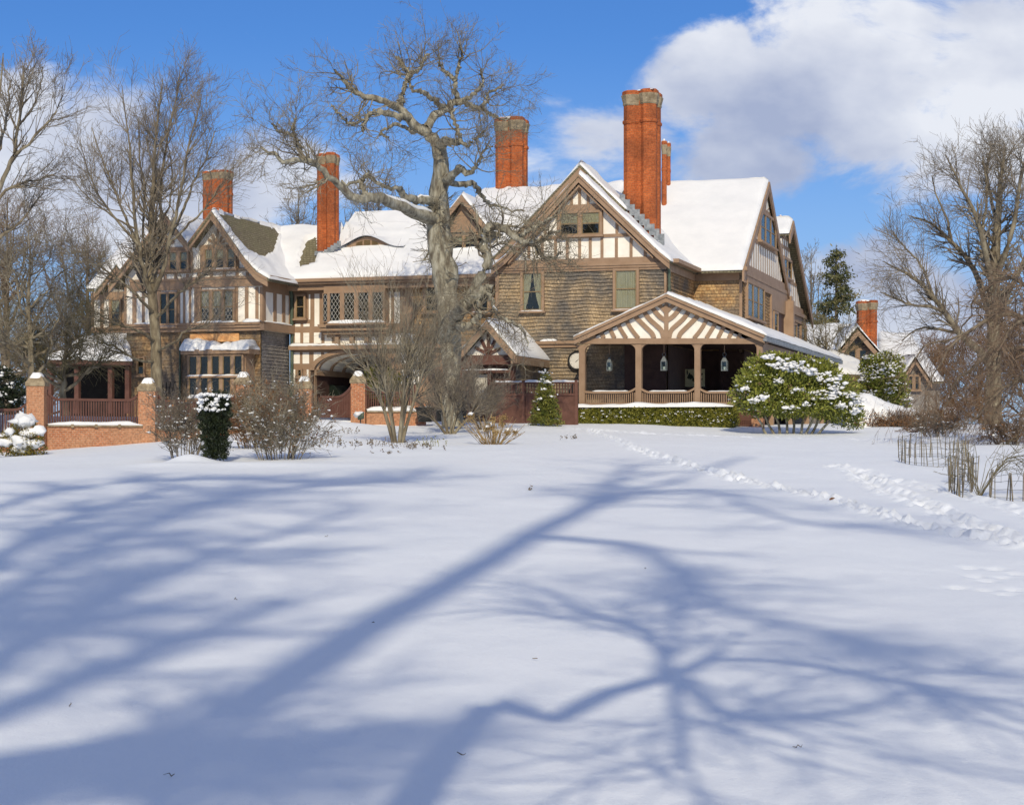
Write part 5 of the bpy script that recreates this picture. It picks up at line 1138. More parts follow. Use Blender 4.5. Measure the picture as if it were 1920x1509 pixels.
# garden floodlight at the foot of the fifth pier
p = at(676, 792, 69.2); fl_ = thing('garden_floodlight', 'white capped garden spotlight at the foot of the brick pier', 'spotlight', tuple(p)); mb = MB()
tube_local(mb, [(0, 0, -.3), (0, 0, .12)], .025, 6); mb.build('stake', M['plastic'], fl_)
mb = MB(); V = []; N = 14
for (q, r_) in ((-.12, .04), (-.1, .1), (.1, .13), (.14, .12)): V += [(q * .9 + .0, r_ * math.cos(2 * math.pi * i / N), .22 + q * .35 + r_ * math.sin(2 * math.pi * i / N)) for i in range(N)]
mb.add(V, [(a * N + i, a * N + (i + 1) % N, (a + 1) * N + (i + 1) % N, (a + 1) * N + i) for a in range(3) for i in range(N)] + [tuple(range(N)), tuple(range(3 * N, 4 * N))]); mb.build('lamp_head', M['copper'], fl_, True)
snow_clumps(fl_, [(-.02, 0, .35), (-.1, 0, .3)], .13, .6, lod=ICO)
# leaf on the snow
p = gpix(1561, 944); lf_ = MB(); V = []
for i in range(9):
    f = i / 8; w_ = .055 * math.sin(math.pi * (.05 + .9 * f)); V += [(-.13 + .26 * f, -w_, .02 + .03 * math.sin(f * 3)), (-.13 + .26 * f, 0, .0 + .03 * math.sin(f * 3)), (-.13 + .26 * f, w_, .035 + .03 * math.sin(f * 3))]
lf_.add(V, [(3 * i + j, 3 * i + 3 + j, 3 * i + 4 + j, 3 * i + 1 + j) for i in range(8) for j in (0, 1)]); o = lf_.build('fallen_leaf', M['leaf_dead'], None, True); o.location = (p[0], p[1], p[2] + .06); o.rotation_euler = (R(22), R(-10), R(20)); o.scale = (.5, .62, .5); tag(o, 'single curled brown leaf lying on the snow beside the trail', 'leaf')

# ------------------------------------------------------------------ service house at the far right
fh = thing('service_house', 'shingled outbuilding with snowy roofs and a brick chimney at the far right', 'house'); S = 105.
class Pw:
    """frontal plane at distance Y"""
    k = 'f'
    def __init__(s, Y): s.c = Y
    def p(s, px, py): q = at(px, py, s.c); return (q[0], q[2])
    def L(s, q, d=0): return (q[0], s.c - d, q[1])
    def P(s, px, py, d=0): return s.L(s.p(px, py), d)
    def rect(s, x0, y0, x1, y1): a = s.p(x0, y0); b = s.p(x1, y1); return a[0], b[0], b[1], a[1]
g1 = Pw(S); mb = MB(); ppoly(mb, g1, [(1585, 820), (1648, 820), (1648, 668), (1608, 622), (1585, 650)], -.3, 0); mb.build('gable_wall', M['shingle_gray'], fh)
t = MB(); rake(t, Pw(S - .6), [(1608, 613), (1660, 672)], .5, 0, .1); rake(t, Pw(S - .6), [(1608, 613), (1568, 662)], .5, 0, .1); prect(t, g1, 1585, 648, 1645, 654, 0, .1); t.build('bargeboard', M['trim'], fh)
def wroof(P, Q, **k): return roof(fh, P, Q, tolocal=proj, step=.4, **k)
q0 = [Pw(S - .7).P(1661, 672), Pw(S - .7).P(1608, 612)]; wroof(q0, [(a, b + 9, c) for a, b, c in q0], snow=.2, seed=41)
q0 = [Pw(S - .7).P(1567, 663), Pw(S - .7).P(1608, 612)]; wroof(q0, [(a, b + 9, c) for a, b, c in q0], snow=.2, seed=42)
wroof([Pw(S + 1).P(1505, 668), Pw(S + 7).P(1500, 618)], [Pw(S + 1).P(1590, 662), Pw(S + 7).P(1612, 612)], snow=.22, seed=43)
mb = MB(); ppoly(mb, Pw(S + 1.5), [(1505, 820), (1590, 820), (1590, 660), (1505, 665)], -.3, 0); mb.build('shingle_wall', M['shingle_gray'], fh)
win(fh, g1, 1590, 657, 1624, 690, cols=2, cas=.12, mull=.2, split=(.5,))
wroof([Pw(S + 1).P(1650, 712), Pw(S + 8).P(1646, 627)], [Pw(S + 1).P(1769, 714), Pw(S + 8).P(1711, 631)], snow=.25, seed=44)
mb = MB(); ppoly(mb, Pw(S + 1.6), [(1640, 820), (1762, 820), (1762, 712), (1640, 712)], -.3, 0); mb.build('shingle_wall', M['shingle_gray'], fh)
g2 = Pw(S + .4); mb = MB(); ppoly(mb, g2, [(1698, 820), (1737, 820), (1737, 712), (1716, 676), (1698, 704)], -.3, 0); mb.build('gable_wall', M['shingle_gray'], fh)
t = MB(); rake(t, Pw(S), [(1716, 669), (1747, 716)], .4, 0, .1); rake(t, Pw(S), [(1716, 669), (1694, 704)], .4, 0, .1); t.build('bargeboard', M['trim'], fh)
q0 = [Pw(S - .1).P(1748, 716), Pw(S - .1).P(1716, 668)]; wroof(q0, [(a, b + 5, c) for a, b, c in q0], snow=.18, seed=45)
q0 = [Pw(S - .1).P(1693, 704), Pw(S - .1).P(1716, 668)]; wroof(q0, [(a, b + 5, c) for a, b, c in q0], snow=.18, seed=46)
win(fh, g2, 1703, 706, 1722, 730, cols=2, cas=.1, mull=.15, split=(.5,))
_h = house; house = fh
chimney('chimney', Pw(S + 3), 1611, 1646, 562, 700, 2, 2, .9); house = _h
p = at(1786, 800, 95); shed = thing('garden_shed', 'tiny red shed with snowy roof behind the drooping twigs', 'shed', (p[0], p[1], p[2])); mb = MB(); k_ = 95 / F
mb.box(-12 * k_, 12 * k_, 0, 2, -1, 22 * k_); mb.add([(12 * k_, 0, 22 * k_), (12 * k_, 2, 22 * k_), (12 * k_, 1, 36 * k_), (-12 * k_, 0, 22 * k_), (-12 * k_, 2, 22 * k_), (-12 * k_, 1, 36 * k_)], [(0, 1, 2), (3, 5, 4)]); mb.build('wall', M['paint_red'], shed)
mb = MB(); mb.add([(-14 * k_, -.2, 20 * k_), (14 * k_, -.2, 20 * k_), (14 * k_, 1, 38 * k_), (-14 * k_, 1, 38 * k_), (-14 * k_, 2.2, 20 * k_), (14 * k_, 2.2, 20 * k_)] + [(-14 * k_, -.2, 17 * k_), (14 * k_, -.2, 17 * k_), (14 * k_, 1, 35 * k_), (-14 * k_, 1, 35 * k_), (-14 * k_, 2.2, 17 * k_), (14 * k_, 2.2, 17 * k_)], [(0, 1, 2, 3), (3, 2, 5, 4), (6, 9, 8, 7), (9, 10, 11, 8), (0, 6, 7, 1), (1, 7, 8, 2), (2, 8, 11, 5), (0, 3, 9, 6), (3, 4, 10, 9), (4, 5, 11, 10)]); mb.build('roof', M['snow'], shed)
# ------------------------------------------------------------------ trees and shrubs
def tree_obj(name, label, cat, base, P, Rr, twigs, trunkmat, twigmat, group=None, sides=8, rugged=0.):
    o = thing(name, label, cat, tuple(base), 0, group); b = np.asarray(base)
    g = Geo(); V, Q = tubes(P - b, Rr, sides)
    if rugged:
        ctr = np.repeat((P - b).reshape(-1, 3), sides, 0); ang = np.tile(np.arange(sides), len(ctr) // sides)
        k = 1 + rugged * 2 * fbm(ctr[:, 2] * 1.1 + ctr[:, 0] * .9, ang * .55 + ctr[:, 0], 3, 17); V = ctr + (V - ctr) * k[:, None]
    g.add(V, Q); g.build('trunk', M[trunkmat], o)
    g = Geo()
    for (p, r, s) in twigs: g.tubes(p - b, r, s)
    g.build('crown', M[twigmat], o)
    return o
def crown(P, Rr, spec, rg, r_last):
    """spec: list of dicts for sprout(), each level grows on the one before"""
    out = []; p, r = P, Rr
    for k in spec:
        k = dict(k); n = k.pop('n'); sides = k.pop('sides', 3); keep = k.pop('keep', False); p2, r2 = sprout(p, r, n, rg=rg, **k); out.append((p2, r2, sides))
        p, r = p2, r2
    return out

# the old oak before the house
Yo = 67.5; OB = np.array([*at(847, 795, Yo)[:2], 0]); OB[2] = gz(OB[0], OB[1])
LO = [
 [(849, 800, 25), (847, 760, 20), (846, 700, 18), (842, 640, 18.5), (837, 590, 20), (832, 530, 22), (827, 480, 22), (823, 440, 22), (822, 400, 20), (823, 360, 17), (825, 330, 16), (825, 300, 14), (822, 278, 13), (818, 264, 11)],
 [(820, 270, 11), (806, 256, 10), (790, 243, 9.5), (770, 225, 8.5), (748, 203, 7), (728, 195, 6, -.3), (705, 187, 5.5, -.6), (682, 180, 5, -.9), (662, 172, 4.5, -1.), (648, 158, 4, -1.2), (640, 146, 3.2, -1.3), (628, 132, 2.4, -1.4)],
 [(747, 203, 6.5), (752, 184, 6, .3), (760, 158, 5.2, .6), (768, 140, 4.5, .9), (757, 126, 3.5, 1.), (745, 108, 2.4, 1.2)],
 [(766, 142, 4.2, .8), (785, 128, 3.2, .9), (800, 104, 2.2, 1.)],
 [(768, 222, 6.5), (748, 219, 5.5, -.6), (724, 213, 5, -1.1), (700, 211, 4, -1.6), (689, 220, 4, -1.8), (681, 236, 3.2, -1.9), (679, 246, 2.2, -2.)],
 [(690, 219, 3.2, -1.8), (668, 232, 3, -2.), (650, 228, 2.6, -2.2), (634, 210, 2.2, -2.4), (620, 196, 1.6, -2.5)],
 [(790, 240, 6), (775, 248, 4, 1.2), (762, 240, 3, 1.6), (742, 234, 3.2, 2.0), (722, 243, 2.6, 2.2), (716, 254, 2, 2.2), (728, 262, 1.5, 2.2)],
 [(797, 248, 9), (806, 232, 8.5, .4), (818, 215, 8, .8), (833, 205, 7.4, 1.2), (848, 195, 7, 1.4), (862, 189, 6.4, 1.5), (880, 198, 5, 1.8), (902, 203, 4.4, 2.1), (912, 190, 3.4, 2.2), (912, 176, 2.8, 2.2), (925, 168, 2, 2.2), (945, 160, 1.4, 2.3)],
 [(860, 190, 5.4, 1.5), (853, 172, 4.6, 1.2), (855, 148, 4, 1.), (861, 126, 3.6, .8), (866, 106, 2.8, .6), (862, 88, 2, .5)],
 [(834, 204, 5.4, 1.2), (818, 192, 4.8, .6), (806, 182, 4.4, .2), (792, 174, 4, -.2), (776, 170, 3.4, -.5), (768, 156, 2.6, -.6), (770, 140, 2, -.7)],
 [(853, 150, 3.2, 1.), (838, 138, 2.6, 1.), (824, 120, 2., 1.)],
 [(870, 190, 4, 1.4), (892, 172, 3.4, .8), (905, 152, 2.8, .6), (900, 130, 2, .6)],
 [(902, 204, 3.4, 2.), (920, 214, 2.6, 2.4), (936, 222, 2, 2.6), (955, 224, 1.4, 2.8)],
 [(823, 272, 9), (838, 264, 7.4, -1), (852, 268, 6, -1.4), (864, 262, 5, -1.7), (858, 246, 4.4, -1.9), (850, 226, 3.8, -2.), (845, 212, 3, -2.1), (853, 204, 2, -2.1)],
 [(862, 264, 4, -1.7), (876, 272, 3, -1.9), (890, 262, 2.4, -2.), (908, 250, 1.6, -2.)],
 [(833, 342, 9), (843, 336, 7.4, -.6), (855, 321, 6, -1), (864, 316, 5.4, -1.2), (874, 326, 5, -1.3), (888, 318, 4, -1.4), (898, 300, 3.2, -1.5), (906, 284, 2.4, -1.6), (922, 274, 1.6, -1.6)],
 [(836, 338, 7), (852, 344, 5.5, .6), (870, 346, 5, .8), (886, 343, 4.6, 1.), (896, 356, 4.2, 1.), (906, 370, 3.4, 1.1), (920, 384, 2.6, 1.1), (950, 392, 1.8, 1.2), (985, 396, 1.2, 1.2)],
 [(818, 412, 15), (805, 408, 12.5, -.5), (785, 398, 10.5, -1.2), (760, 390, 10, -2), (735, 379, 9.5, -2.8), (710, 369, 9, -3.4), (690, 370, 9, -3.8), (672, 373, 8, -4.1), (655, 364, 7.2, -4.4), (640, 350, 6.6, -4.7), (622, 336, 6, -5.), (605, 320, 5.6, -5.2), (592, 308, 5, -5.3), (575, 302, 4.6, -5.4), (555, 300, 4.2, -5.5), (536, 305, 3.8, -5.6), (520, 296, 3.4, -5.7), (504, 286, 2.6, -5.8), (490, 272, 1.8, -5.8)],
 [(568, 301, 3.8, -5.4), (564, 284, 3.2, -5.3), (557, 264, 3, -5.2), (550, 250, 2.6, -5.2), (549, 236, 2.2, -5.2), (556, 222, 1.5, -5.2)],
 [(550, 252, 2.2, -5.2), (536, 250, 1.9, -5.4), (520, 246, 1.6, -5.5), (512, 232, 1.2, -5.5)],
 [(816, 377, 8), (800, 377, 7, -.6), (782, 374, 6.8, -1), (764, 371, 6.6, -1.4), (757, 362, 6.2, -1.6), (750, 353, 4.2, -1.7), (735, 354, 3.6, -2), (712, 346, 3.4, -2.3), (695, 332, 3.2, -2.6), (676, 338, 3.2, -2.8), (655, 344, 3, -3.), (640, 340, 2.4, -3.)],
 [(690, 368, 5, -3.8), (678, 352, 4, -3.6), (682, 336, 3, -3.4), (692, 322, 2, -3.3)],
 [(838, 640, 16), (850, 600, 13, -1.2), (872, 565, 11, -1.6), (893, 533, 10, -1.8), (910, 505, 9.6, -2), (914, 482, 9.4, -2), (908, 460, 9.2, -2), (907, 444, 9, -2), (914, 430, 8.6, -2.1), (930, 424, 8, -2.2), (948, 432, 7.4, -2.4), (966, 446, 6.4, -2.6), (988, 453, 5.4, -2.8), (1012, 450, 4.2, -3.), (1030, 440, 3.2, -3.), (1050, 432, 2, -3.1)],
 [(985, 453, 4.4, -2.8), (1004, 462, 4, -2.6), (1012, 478, 3.4, -2.5), (1030, 484, 2.6, -2.4), (1055, 470, 1.6, -2.3)],
 [(968, 448, 4, -2.6), (990, 432, 3.2, -2.9), (1015, 418, 2.6, -3.1), (1045, 405, 1.8, -3.2)],
 [(842, 610, 15), (862, 582, 12, -2), (880, 563, 10.5, -2.3), (898, 552, 10, -2.5), (914, 543, 9.5, -2.6), (919, 541, 8.5, -2.7)],
 [(914, 546, 4, -2.6), (921, 560, 3.4, -2.8), (927, 580, 3.2, -2.9), (934, 594, 3.2, -3.), (950, 600, 3, -3.1), (966, 606, 2.6, -3.1), (980, 622, 2, -3.2), (990, 648, 1.2, -3.2)],
 [(846, 600, 10), (868, 616, 8, -2), (890, 600, 6, -2.4), (900, 585, 5, -2.6), (896, 560, 4, -2.6)],
]
P, Rr = limbs_from_px(LO, Yo, K=34); rg = np.random.default_rng(11)
P[1:] += rg.normal(size=P[1:].shape) * .035
Pt = P[1:22]; Rt = Rr[1:22]
tw1 = sprout(Pt, Rt, 230, tr=(.55, 1), ang=(30, 70), ln=(.7, 1.9), K=7, trop=(0, 0, .22), wob=.26, rr=.33, rtip=.4, rg=rg, minr=.010)
tw2 = sprout(*tw1, 1500, tr=(.2, 1), ang=(25, 65), ln=(.35, 1.0), K=5, trop=(0, 0, .16), wob=.26, rr=.6, rtip=.4, rg=rg, minr=.0066)
tw3 = sprout(*tw2, 6200, tr=(.2, 1), ang=(25, 60), ln=(.18, .50), K=4, trop=(0, 0, .1), wob=.22, rr=.7, rtip=.6, rg=rg, minr=.0052)
Pl_ = P[22:27]; Rl_ = Rr[22:27]
lw1 = sprout(P[[22, 23, 24, 26, 27]], Rr[[22, 23, 24, 26, 27]], 120, tr=(.3, 1), ang=(35, 85), ln=(.6, 1.8), K=7, trop=(0, 0, -.05), wob=.3, rr=.28, rtip=.4, rg=rg, minr=.010)
lw2 = sprout(*lw1, 700, tr=(.2, 1), ang=(25, 65), ln=(.3, 1.0), K=5, wob=.25, rr=.6, rtip=.4, rg=rg, minr=.0075)
lw3 = sprout(*lw2, 1700, tr=(.2, 1), ang=(25, 60), ln=(.18, .5), K=4, wob=.2, rr=.7, rtip=.6, rg=rg, minr=.006)
ep = sprout(P[:1], Rr[:1], 150, tr=(.05, .66), ang=(50, 90), ln=(.3, 1.2), K=5, trop=(0, 0, .25), wob=.25, rr=.05, rtip=.5, rg=rg, minr=.011)
ep2 = sprout(*ep, 850, tr=(.2, 1), ang=(25, 60), ln=(.2, .7), K=4, trop=(0, 0, .15), wob=.2, rr=.7, rtip=.6, rg=rg, minr=.007)
oak = tree_obj('oak_tree', 'old gnarled lichen grey oak with a twisting bare crown before the house', 'tree', OB, P, Rr, [(*tw1, 4), (*tw2, 3), (*tw3, 3), (*lw1, 4), (*lw2, 3), (*lw3, 3), (*ep, 4), (*ep2, 3)], 'oak', 'twig_oak', sides=14, rugged=.32)
g = Geo()
for i, (a, b) in ((17, (1, 9)), (22, (8, 17)), (25, (2, 5)), (20, (2, 7)), (26, (5, 13))):
    q = P[i, a:b + 1].copy(); r = Rr[i, a:b + 1]; q[:, 2] += r * .78; q -= OB; f = np.sin(np.linspace(.15, math.pi - .15, len(q))) ** .4
    g.tubes(q[None], (r * .62 * f)[None], 8)
g.build('snow', M['snow'], oak)

# tall grey tree before the left wing
Yl = 72.; LB = np.array([*at(293, 770, Yl)[:2], 0.]); LB[2] = gz(LB[0], LB[1])
LL = [[(294, 770, 15), (293, 730, 12.5), (293, 690, 12), (292, 640, 11), (289, 600, 10.5), (286, 565, 10.5), (284, 535, 9), (281, 505, 7.5), (284, 460, 6, .3), (283, 400, 5, .4), (288, 340, 4.2, .5), (290, 280, 3.2, .5), (296, 220, 2.2, .6), (305, 150, 1.2, .6)],
 [(286, 560, 8), (272, 515, 6.4, -.5), (262, 470, 5.6, -.9), (254, 420, 5, -1.2), (250, 360, 4.2, -1.4), (244, 300, 3.2, -1.6), (238, 240, 2.2, -1.8), (228, 160, 1.1, -2)],
 [(266, 480, 5, -.8), (250, 440, 4.4, .2), (232, 400, 3.6, .8), (212, 350, 2.8, 1.3), (192, 300, 2, 1.6), (172, 240, 1.1, 1.8)],
 [(284, 540, 8), (296, 490, 6, .6), (301, 430, 5.2, 1.), (300, 370, 4.4, 1.2), (306, 310, 3.6, 1.4), (318, 240, 2.6, 1.6), (330, 180, 1.8, 1.7), (338, 125, 1, 1.8)],
 [(288, 550, 8), (306, 505, 6.2, -.6), (320, 450, 5.2, -1), (330, 400, 4.4, -1.3), (342, 340, 3.6, -1.5), (352, 280, 2.6, -1.7), (368, 220, 1.8, -1.8), (380, 170, 1, -1.9)],
 [(322, 440, 4.6, -1), (346, 390, 4, -.2), (362, 345, 3.2, .3), (384, 300, 2.4, .7), (405, 240, 1.2, 1)],
 [(318, 460, 4.2, -1), (350, 425, 3.4, -1.6), (380, 396, 2.6, -2), (412, 350, 1.8, -2.3), (440, 310, 1, -2.5)],
 [(282, 500, 5, .2), (268, 440, 4.2, 1.1), (272, 370, 3.4, 1.6), (264, 300, 2.4, 2), (258, 220, 1.2, 2.2)],
 [(262, 460, 4, -1), (225, 420, 3.4, -1.4), (190, 375, 2.6, -1.8), (165, 320, 1.8, -2), (150, 260, 1, -2.2)],
 [(254, 430, 3, -1.2), (205, 400, 2.4, -.2), (165, 370, 1.8, .3), (130, 330, 1, .6)],
 [(290, 590, 5), (262, 560, 4, -1), (230, 530, 3.2, -1.6), (195, 505, 2.4, -2), (160, 470, 1.2, -2.2)],
 [(291, 600, 5), (325, 560, 4, -1.2), (355, 535, 3.2, -1.8), (390, 505, 2, -2.2), (415, 460, 1, -2.5)],
 [(292, 640, 5), (258, 620, 4, -1.3), (225, 610, 3, -2), (190, 590, 2, -2.5), (150, 575, 1, -3)],
 [(293, 660, 4.4), (330, 640, 3.6, -1.3), (350, 618, 2.8, -1.8), (385, 610, 2, -2.4), (420, 580, 1, -2.8)],
 [(292, 680, 4.4), (250, 672, 3.6, -1.4), (215, 650, 2.6, -2), (180, 640, 1.4, -2.5)],
 [(300, 420, 3.4, 1), (318, 380, 2.8, 1.8), (322, 320, 2.2, 2.2), (310, 250, 1.2, 2.5)]]
P, Rr = limbs_from_px(LL, Yl, K=18); Rr[1:] *= .66; Rr[0] *= .9; rg = np.random.default_rng(12); P[1:] += rg.normal(size=P[1:].shape) * .02
a1 = sprout(P, Rr, 380, tr=(.38, .95), ang=(20, 50), ln=(.9, 2.3), K=7, trop=(0, 0, .28), wob=.10, rr=.5, rtip=.3, rg=rg, minr=.010, lscale=.5)
a2 = sprout(*a1, 2300, tr=(.15, 1), ang=(25, 55), ln=(.4, 1.25), K=5, trop=(0, 0, .22), wob=.12, rr=.6, rtip=.4, rg=rg, minr=.0072)
a3 = sprout(*a2, 5200, tr=(.2, 1), ang=(25, 55), ln=(.2, .6), K=4, trop=(0, 0, .12), wob=.14, rr=.7, rtip=.6, rg=rg, minr=.006)
tree_obj('linden_tree', 'tall upright bare tree with many fanning stems before the left wing', 'tree', LB, P, Rr, [(*a1, 4), (*a2, 3), (*a3, 3)], 'linden', 'twig_gray', sides=9)

def auto_tree(name, label, px, pyb, Y, top, half, seed, trunkmat='linden', twigmat='twig_gray', rpx=10, fork=.25, nlimb=9, spread=1., n1=200, n2=1200, n3=2600, trop=.2, wob=.12, gnarl=.0, base=None, minr=.0075, low=.25, group=None, cat='tree', lean=0, ang1=(25, 60), l1=(.16, .34), sides=8, droop=0, zbase=None):
    """bare tree grown from a trunk: px, pyb foot, TOP pixel row of its crown, HALF width in px"""
    rg = np.random.default_rng(seed); B = at(px, pyb, Y); 
    B[2] = gz(B[0], B[1]) if zbase is None else zbase; Ht = CAMZ + (HY - top) / F * Y - B[2]; Wd = half / F * Y
    K = 14; t = np.linspace(0, 1, K); tr_ = np.stack([B[0] + lean * Wd * t ** 1.5 + gnarl * np.cumsum(rg.normal(size=K)) * .05, B[1] + gnarl * np.cumsum(rg.normal(size=K)) * .05, B[2] - .15 + Ht * .93 * t], 1); rt = rpx / F * Y * (1 - t * .93) * (1 + .5 * np.exp(-t * 25))
    P = [tr_]; Q = [rt]
    for i in range(nlimb):
        f = fork + (.8 - fork) * (i / max(1, nlimb - 1)) ** 1.2; j = f * (K - 1); jj = int(j); b = tr_[jj] * (1 - (j - jj)) + tr_[min(jj + 1, K - 1)] * (j - jj)
        az = i * 2.4 + rg.normal() * .4; e_h = Wd * spread * (1 - .55 * max(0, f - .3) / .7) * rg.uniform(.75, 1.05); e_v = (Ht - f * Ht) * rg.uniform(.45, .9) * (1 if f > low else .5)
        tt = np.linspace(0, 1, K)[:, None]; d = np.array([math.cos(az), math.sin(az), 0]); ln = b + d * e_h * (tt ** .8) + np.array([0, 0, 1]) * e_v * (tt ** (1.35 if droop == 0 else 1)) - np.array([0, 0, 1]) * droop * e_h * tt ** 2.2
        ln += np.cumsum(rg.normal(size=(K, 3)) * (.03 + gnarl * .09), 0) * tt * 1.2
        r0 = np.interp(f, t, rt) * .62; P.append(ln); Q.append(r0 * np.linspace(1, .12, K) ** .9)
    P = np.array(P); Q = np.array(Q); L_ = Ht
    s1 = sprout(P, Q, n1, tr=(.3, 1), ang=ang1, ln=(l1[0] * Wd * 2, l1[1] * Wd * 2), K=7, trop=(0, 0, trop), wob=wob + gnarl * .1, rr=.5, rtip=.3, rg=rg, minr=minr * 1.4)
    s2 = sprout(*s1, n2, tr=(.15, 1), ang=(25, 58), ln=(.09 * Wd * 2, .2 * Wd * 2), K=5, trop=(0, 0, trop * .8), wob=wob + gnarl * .1, rr=.6, rtip=.4, rg=rg, minr=minr)
    tw = [(*s1, 3), (*s2, 3)]
    if n3: tw.append((*sprout(*s2, n3, tr=(.15, 1), ang=(25, 58), ln=(.045 * Wd * 2, .1 * Wd * 2), K=4, trop=(0, 0, trop * .5), wob=wob, rr=.7, rtip=.6, rg=rg, minr=minr * .85), 3))
    return tree_obj(name, label, cat, B, P, Q, tw, trunkmat, twigmat, group, sides)
# dense trees left of the house
auto_tree('bushy_tree', 'dense twiggy olive tree behind the leftmost brick pier', 52, 770, 66.5, 385, 100, 21, 'linden', 'twig_oak', rpx=8, fork=.22, nlimb=13, n1=230, n2=1300, n3=2300, gnarl=.8, trop=.1, low=.45, minr=.0068)
auto_tree('bushy_tree', 'low gnarled tree with tangled limbs before the left veranda', 128, 765, 69., 530, 112, 22, 'linden', 'twig_olive', rpx=8, fork=.25, nlimb=12, n1=240, n2=1400, n3=2600, gnarl=1.0, trop=.02, low=.6, minr=.0068, lean=.1)
auto_tree('bushy_tree', 'brown twigged tree rising at the left edge behind the others', 15, 770, 82., 330, 110, 23, 'bark_brown', 'twig_brown', rpx=9, fork=.2, nlimb=12, n1=230, n2=1400, n3=2500, trop=.15, gnarl=.4)
auto_tree('bushy_tree', 'brown haze of a tree beyond the left veranda roof', 165, 760, 96., 400, 100, 24, 'bark_brown', 'twig_brown', rpx=8, fork=.2, nlimb=12, n1=220, n2=1300, n3=2200, trop=.15, gnarl=.4)
# limbs reaching in from a tree beyond the left edge
LE = [[(-70, 760, 20), (-62, 640, 17), (-50, 520, 14), (-36, 420, 11), (-22, 330, 8), (-12, 250, 5), (0, 170, 3), (6, 100, 1.2)],
 [(-40, 440, 8), (-10, 370, 6.4, -.4), (14, 315, 5.4, -.6), (26, 290, 4.8, -.7), (34, 240, 4, -.8), (42, 180, 3, -.9), (44, 120, 1.4, -1)],
 [(26, 292, 4, -.7), (55, 270, 3.4, -.9), (78, 240, 2.6, -1.), (100, 215, 2, -1.), (118, 180, 1.1, -1)],
 [(34, 236, 3, -.8), (60, 205, 2.4, -.5), (75, 165, 1.8, -.3), (80, 125, 1, -.2)],
 [(-24, 400, 5), (10, 360, 4, .6), (40, 345, 3.2, 1.), (75, 335, 2.2, 1.2), (105, 325, 1.1, 1.4)],
 [(-30, 480, 6), (5, 440, 4.4, .8), (35, 420, 3.2, 1.2), (62, 385, 2.2, 1.5), (85, 360, 1.1, 1.8)],
 [(-20, 320, 5), (2, 265, 4, .8), (14, 210, 3, 1.), (20, 150, 1.6, 1.2)]]
P, Rr = limbs_from_px(LE, 58., K=16); Rr *= .74; rg = np.random.default_rng(25); P[1:] += rg.normal(size=P[1:].shape) * .02
a1 = sprout(P[1:], Rr[1:], 130, tr=(.3, 1), ang=(20, 50), ln=(.6, 1.7), K=6, trop=(0, 0, .25), wob=.1, rr=.5, rtip=.35, rg=rg, minr=.009); a2 = sprout(*a1, 620, tr=(.15, 1), ang=(25, 55), ln=(.25, .8), K=5, trop=(0, 0, .2), wob=.12, rr=.6, rtip=.5, rg=rg, minr=.0065); a3 = sprout(*a2, 1100, tr=(.2, 1), ang=(25, 55), ln=(.15, .4), K=4, trop=(0, 0, .12), wob=.14, rr=.7, rtip=.6, rg=rg, minr=.0055)
tree_obj('edge_tree', 'bare upright limbs of a tree reaching in from the left edge', 'tree', (P[0, 0, 0], P[0, 0, 1], gz(P[0, 0, 0], P[0, 0, 1])), P, Rr, [(*a1, 3), (*a2, 3), (*a3, 3)], 'linden', 'twig_gray')

# big tree at the right
Yr = 84.; LRt = [[(1862, 815, 24), (1862, 760, 20), (1864, 700, 17), (1864, 640, 15), (1862, 580, 14), (1864, 520, 12), (1868, 460, 10), (1872, 400, 7.6), (1876, 340, 5.6), (1880, 310, 3.2), (1884, 280, 1.2)],
 [(1862, 690, 12), (1838, 660, 10.5, -.8), (1812, 638, 9.4, -1.4), (1790, 612, 8.4, -1.8), (1772, 585, 7.2, -2.1), (1752, 560, 6, -2.4), (1730, 535, 5, -2.6), (1708, 518, 4, -2.8), (1685, 505, 2.6, -2.9), (1655, 490, 1.2, -3)],
 [(1864, 620, 10), (1846, 560, 8.4, .8), (1828, 510, 7, 1.4), (1808, 480, 6, 1.8), (1785, 455, 5, 2.1), (1762, 432, 4, 2.4), (1738, 415, 2.8, 2.6), (1705, 405, 1.2, 2.8)],
 [(1864, 560, 9), (1852, 490, 7.6, -1.), (1840, 440, 6.4, -1.6), (1826, 395, 5.2, -2), (1806, 360, 4, -2.3), (1788, 320, 2.6, -2.6), (1772, 290, 1.2, -2.8)],
 [(1866, 520, 8), (1890, 460, 6.6, -1.), (1905, 400, 5.6, -1.4), (1915, 330, 4.4, -1.8), (1925, 295, 2.4, -2), (1935, 270, 1.2, -2)],
 [(1864, 600, 9), (1895, 540, 7, 1.2), (1920, 490, 6, 1.8), (1945, 420, 4.6, 2.2), (1965, 350, 2.6, 2.5)],
 [(1772, 585, 4.6, -2.1), (1740, 575, 3.8, -2.8), (1710, 572, 3, -3.2), (1680, 560, 2.2, -3.5), (1650, 548, 1.1, -3.8)],
 [(1800, 625, 5, -1.6), (1775, 620, 4, -1.), (1745, 615, 3.2, -.6), (1715, 620, 2.2, -.4), (1690, 640, 1.1, -.2)],
 [(1838, 440, 4, -1.6), (1850, 380, 3.4, -.6), (1848, 330, 2.4, -.2), (1842, 295, 1.2, 0)],
 [(1870, 430, 5), (1858, 370, 4.2, 1.2), (1850, 320, 2.6, 1.8), (1858, 285, 1.2, 2)],
 [(1785, 455, 3.4, 2.1), (1775, 410, 2.8, 2.4), (1755, 365, 2, 2.6), (1748, 330, 1.1, 2.8)],
 [(1752, 560, 3.4, -2.4), (1728, 500, 2.8, -2), (1702, 470, 2.2, -1.8), (1675, 440, 1.1, -1.6)]]
P, Rr = limbs_from_px(LRt, Yr, K=18); Rr[1:] *= .74; Rr[0] *= .82; rg = np.random.default_rng(31); P[1:] += rg.normal(size=P[1:].shape) * .012
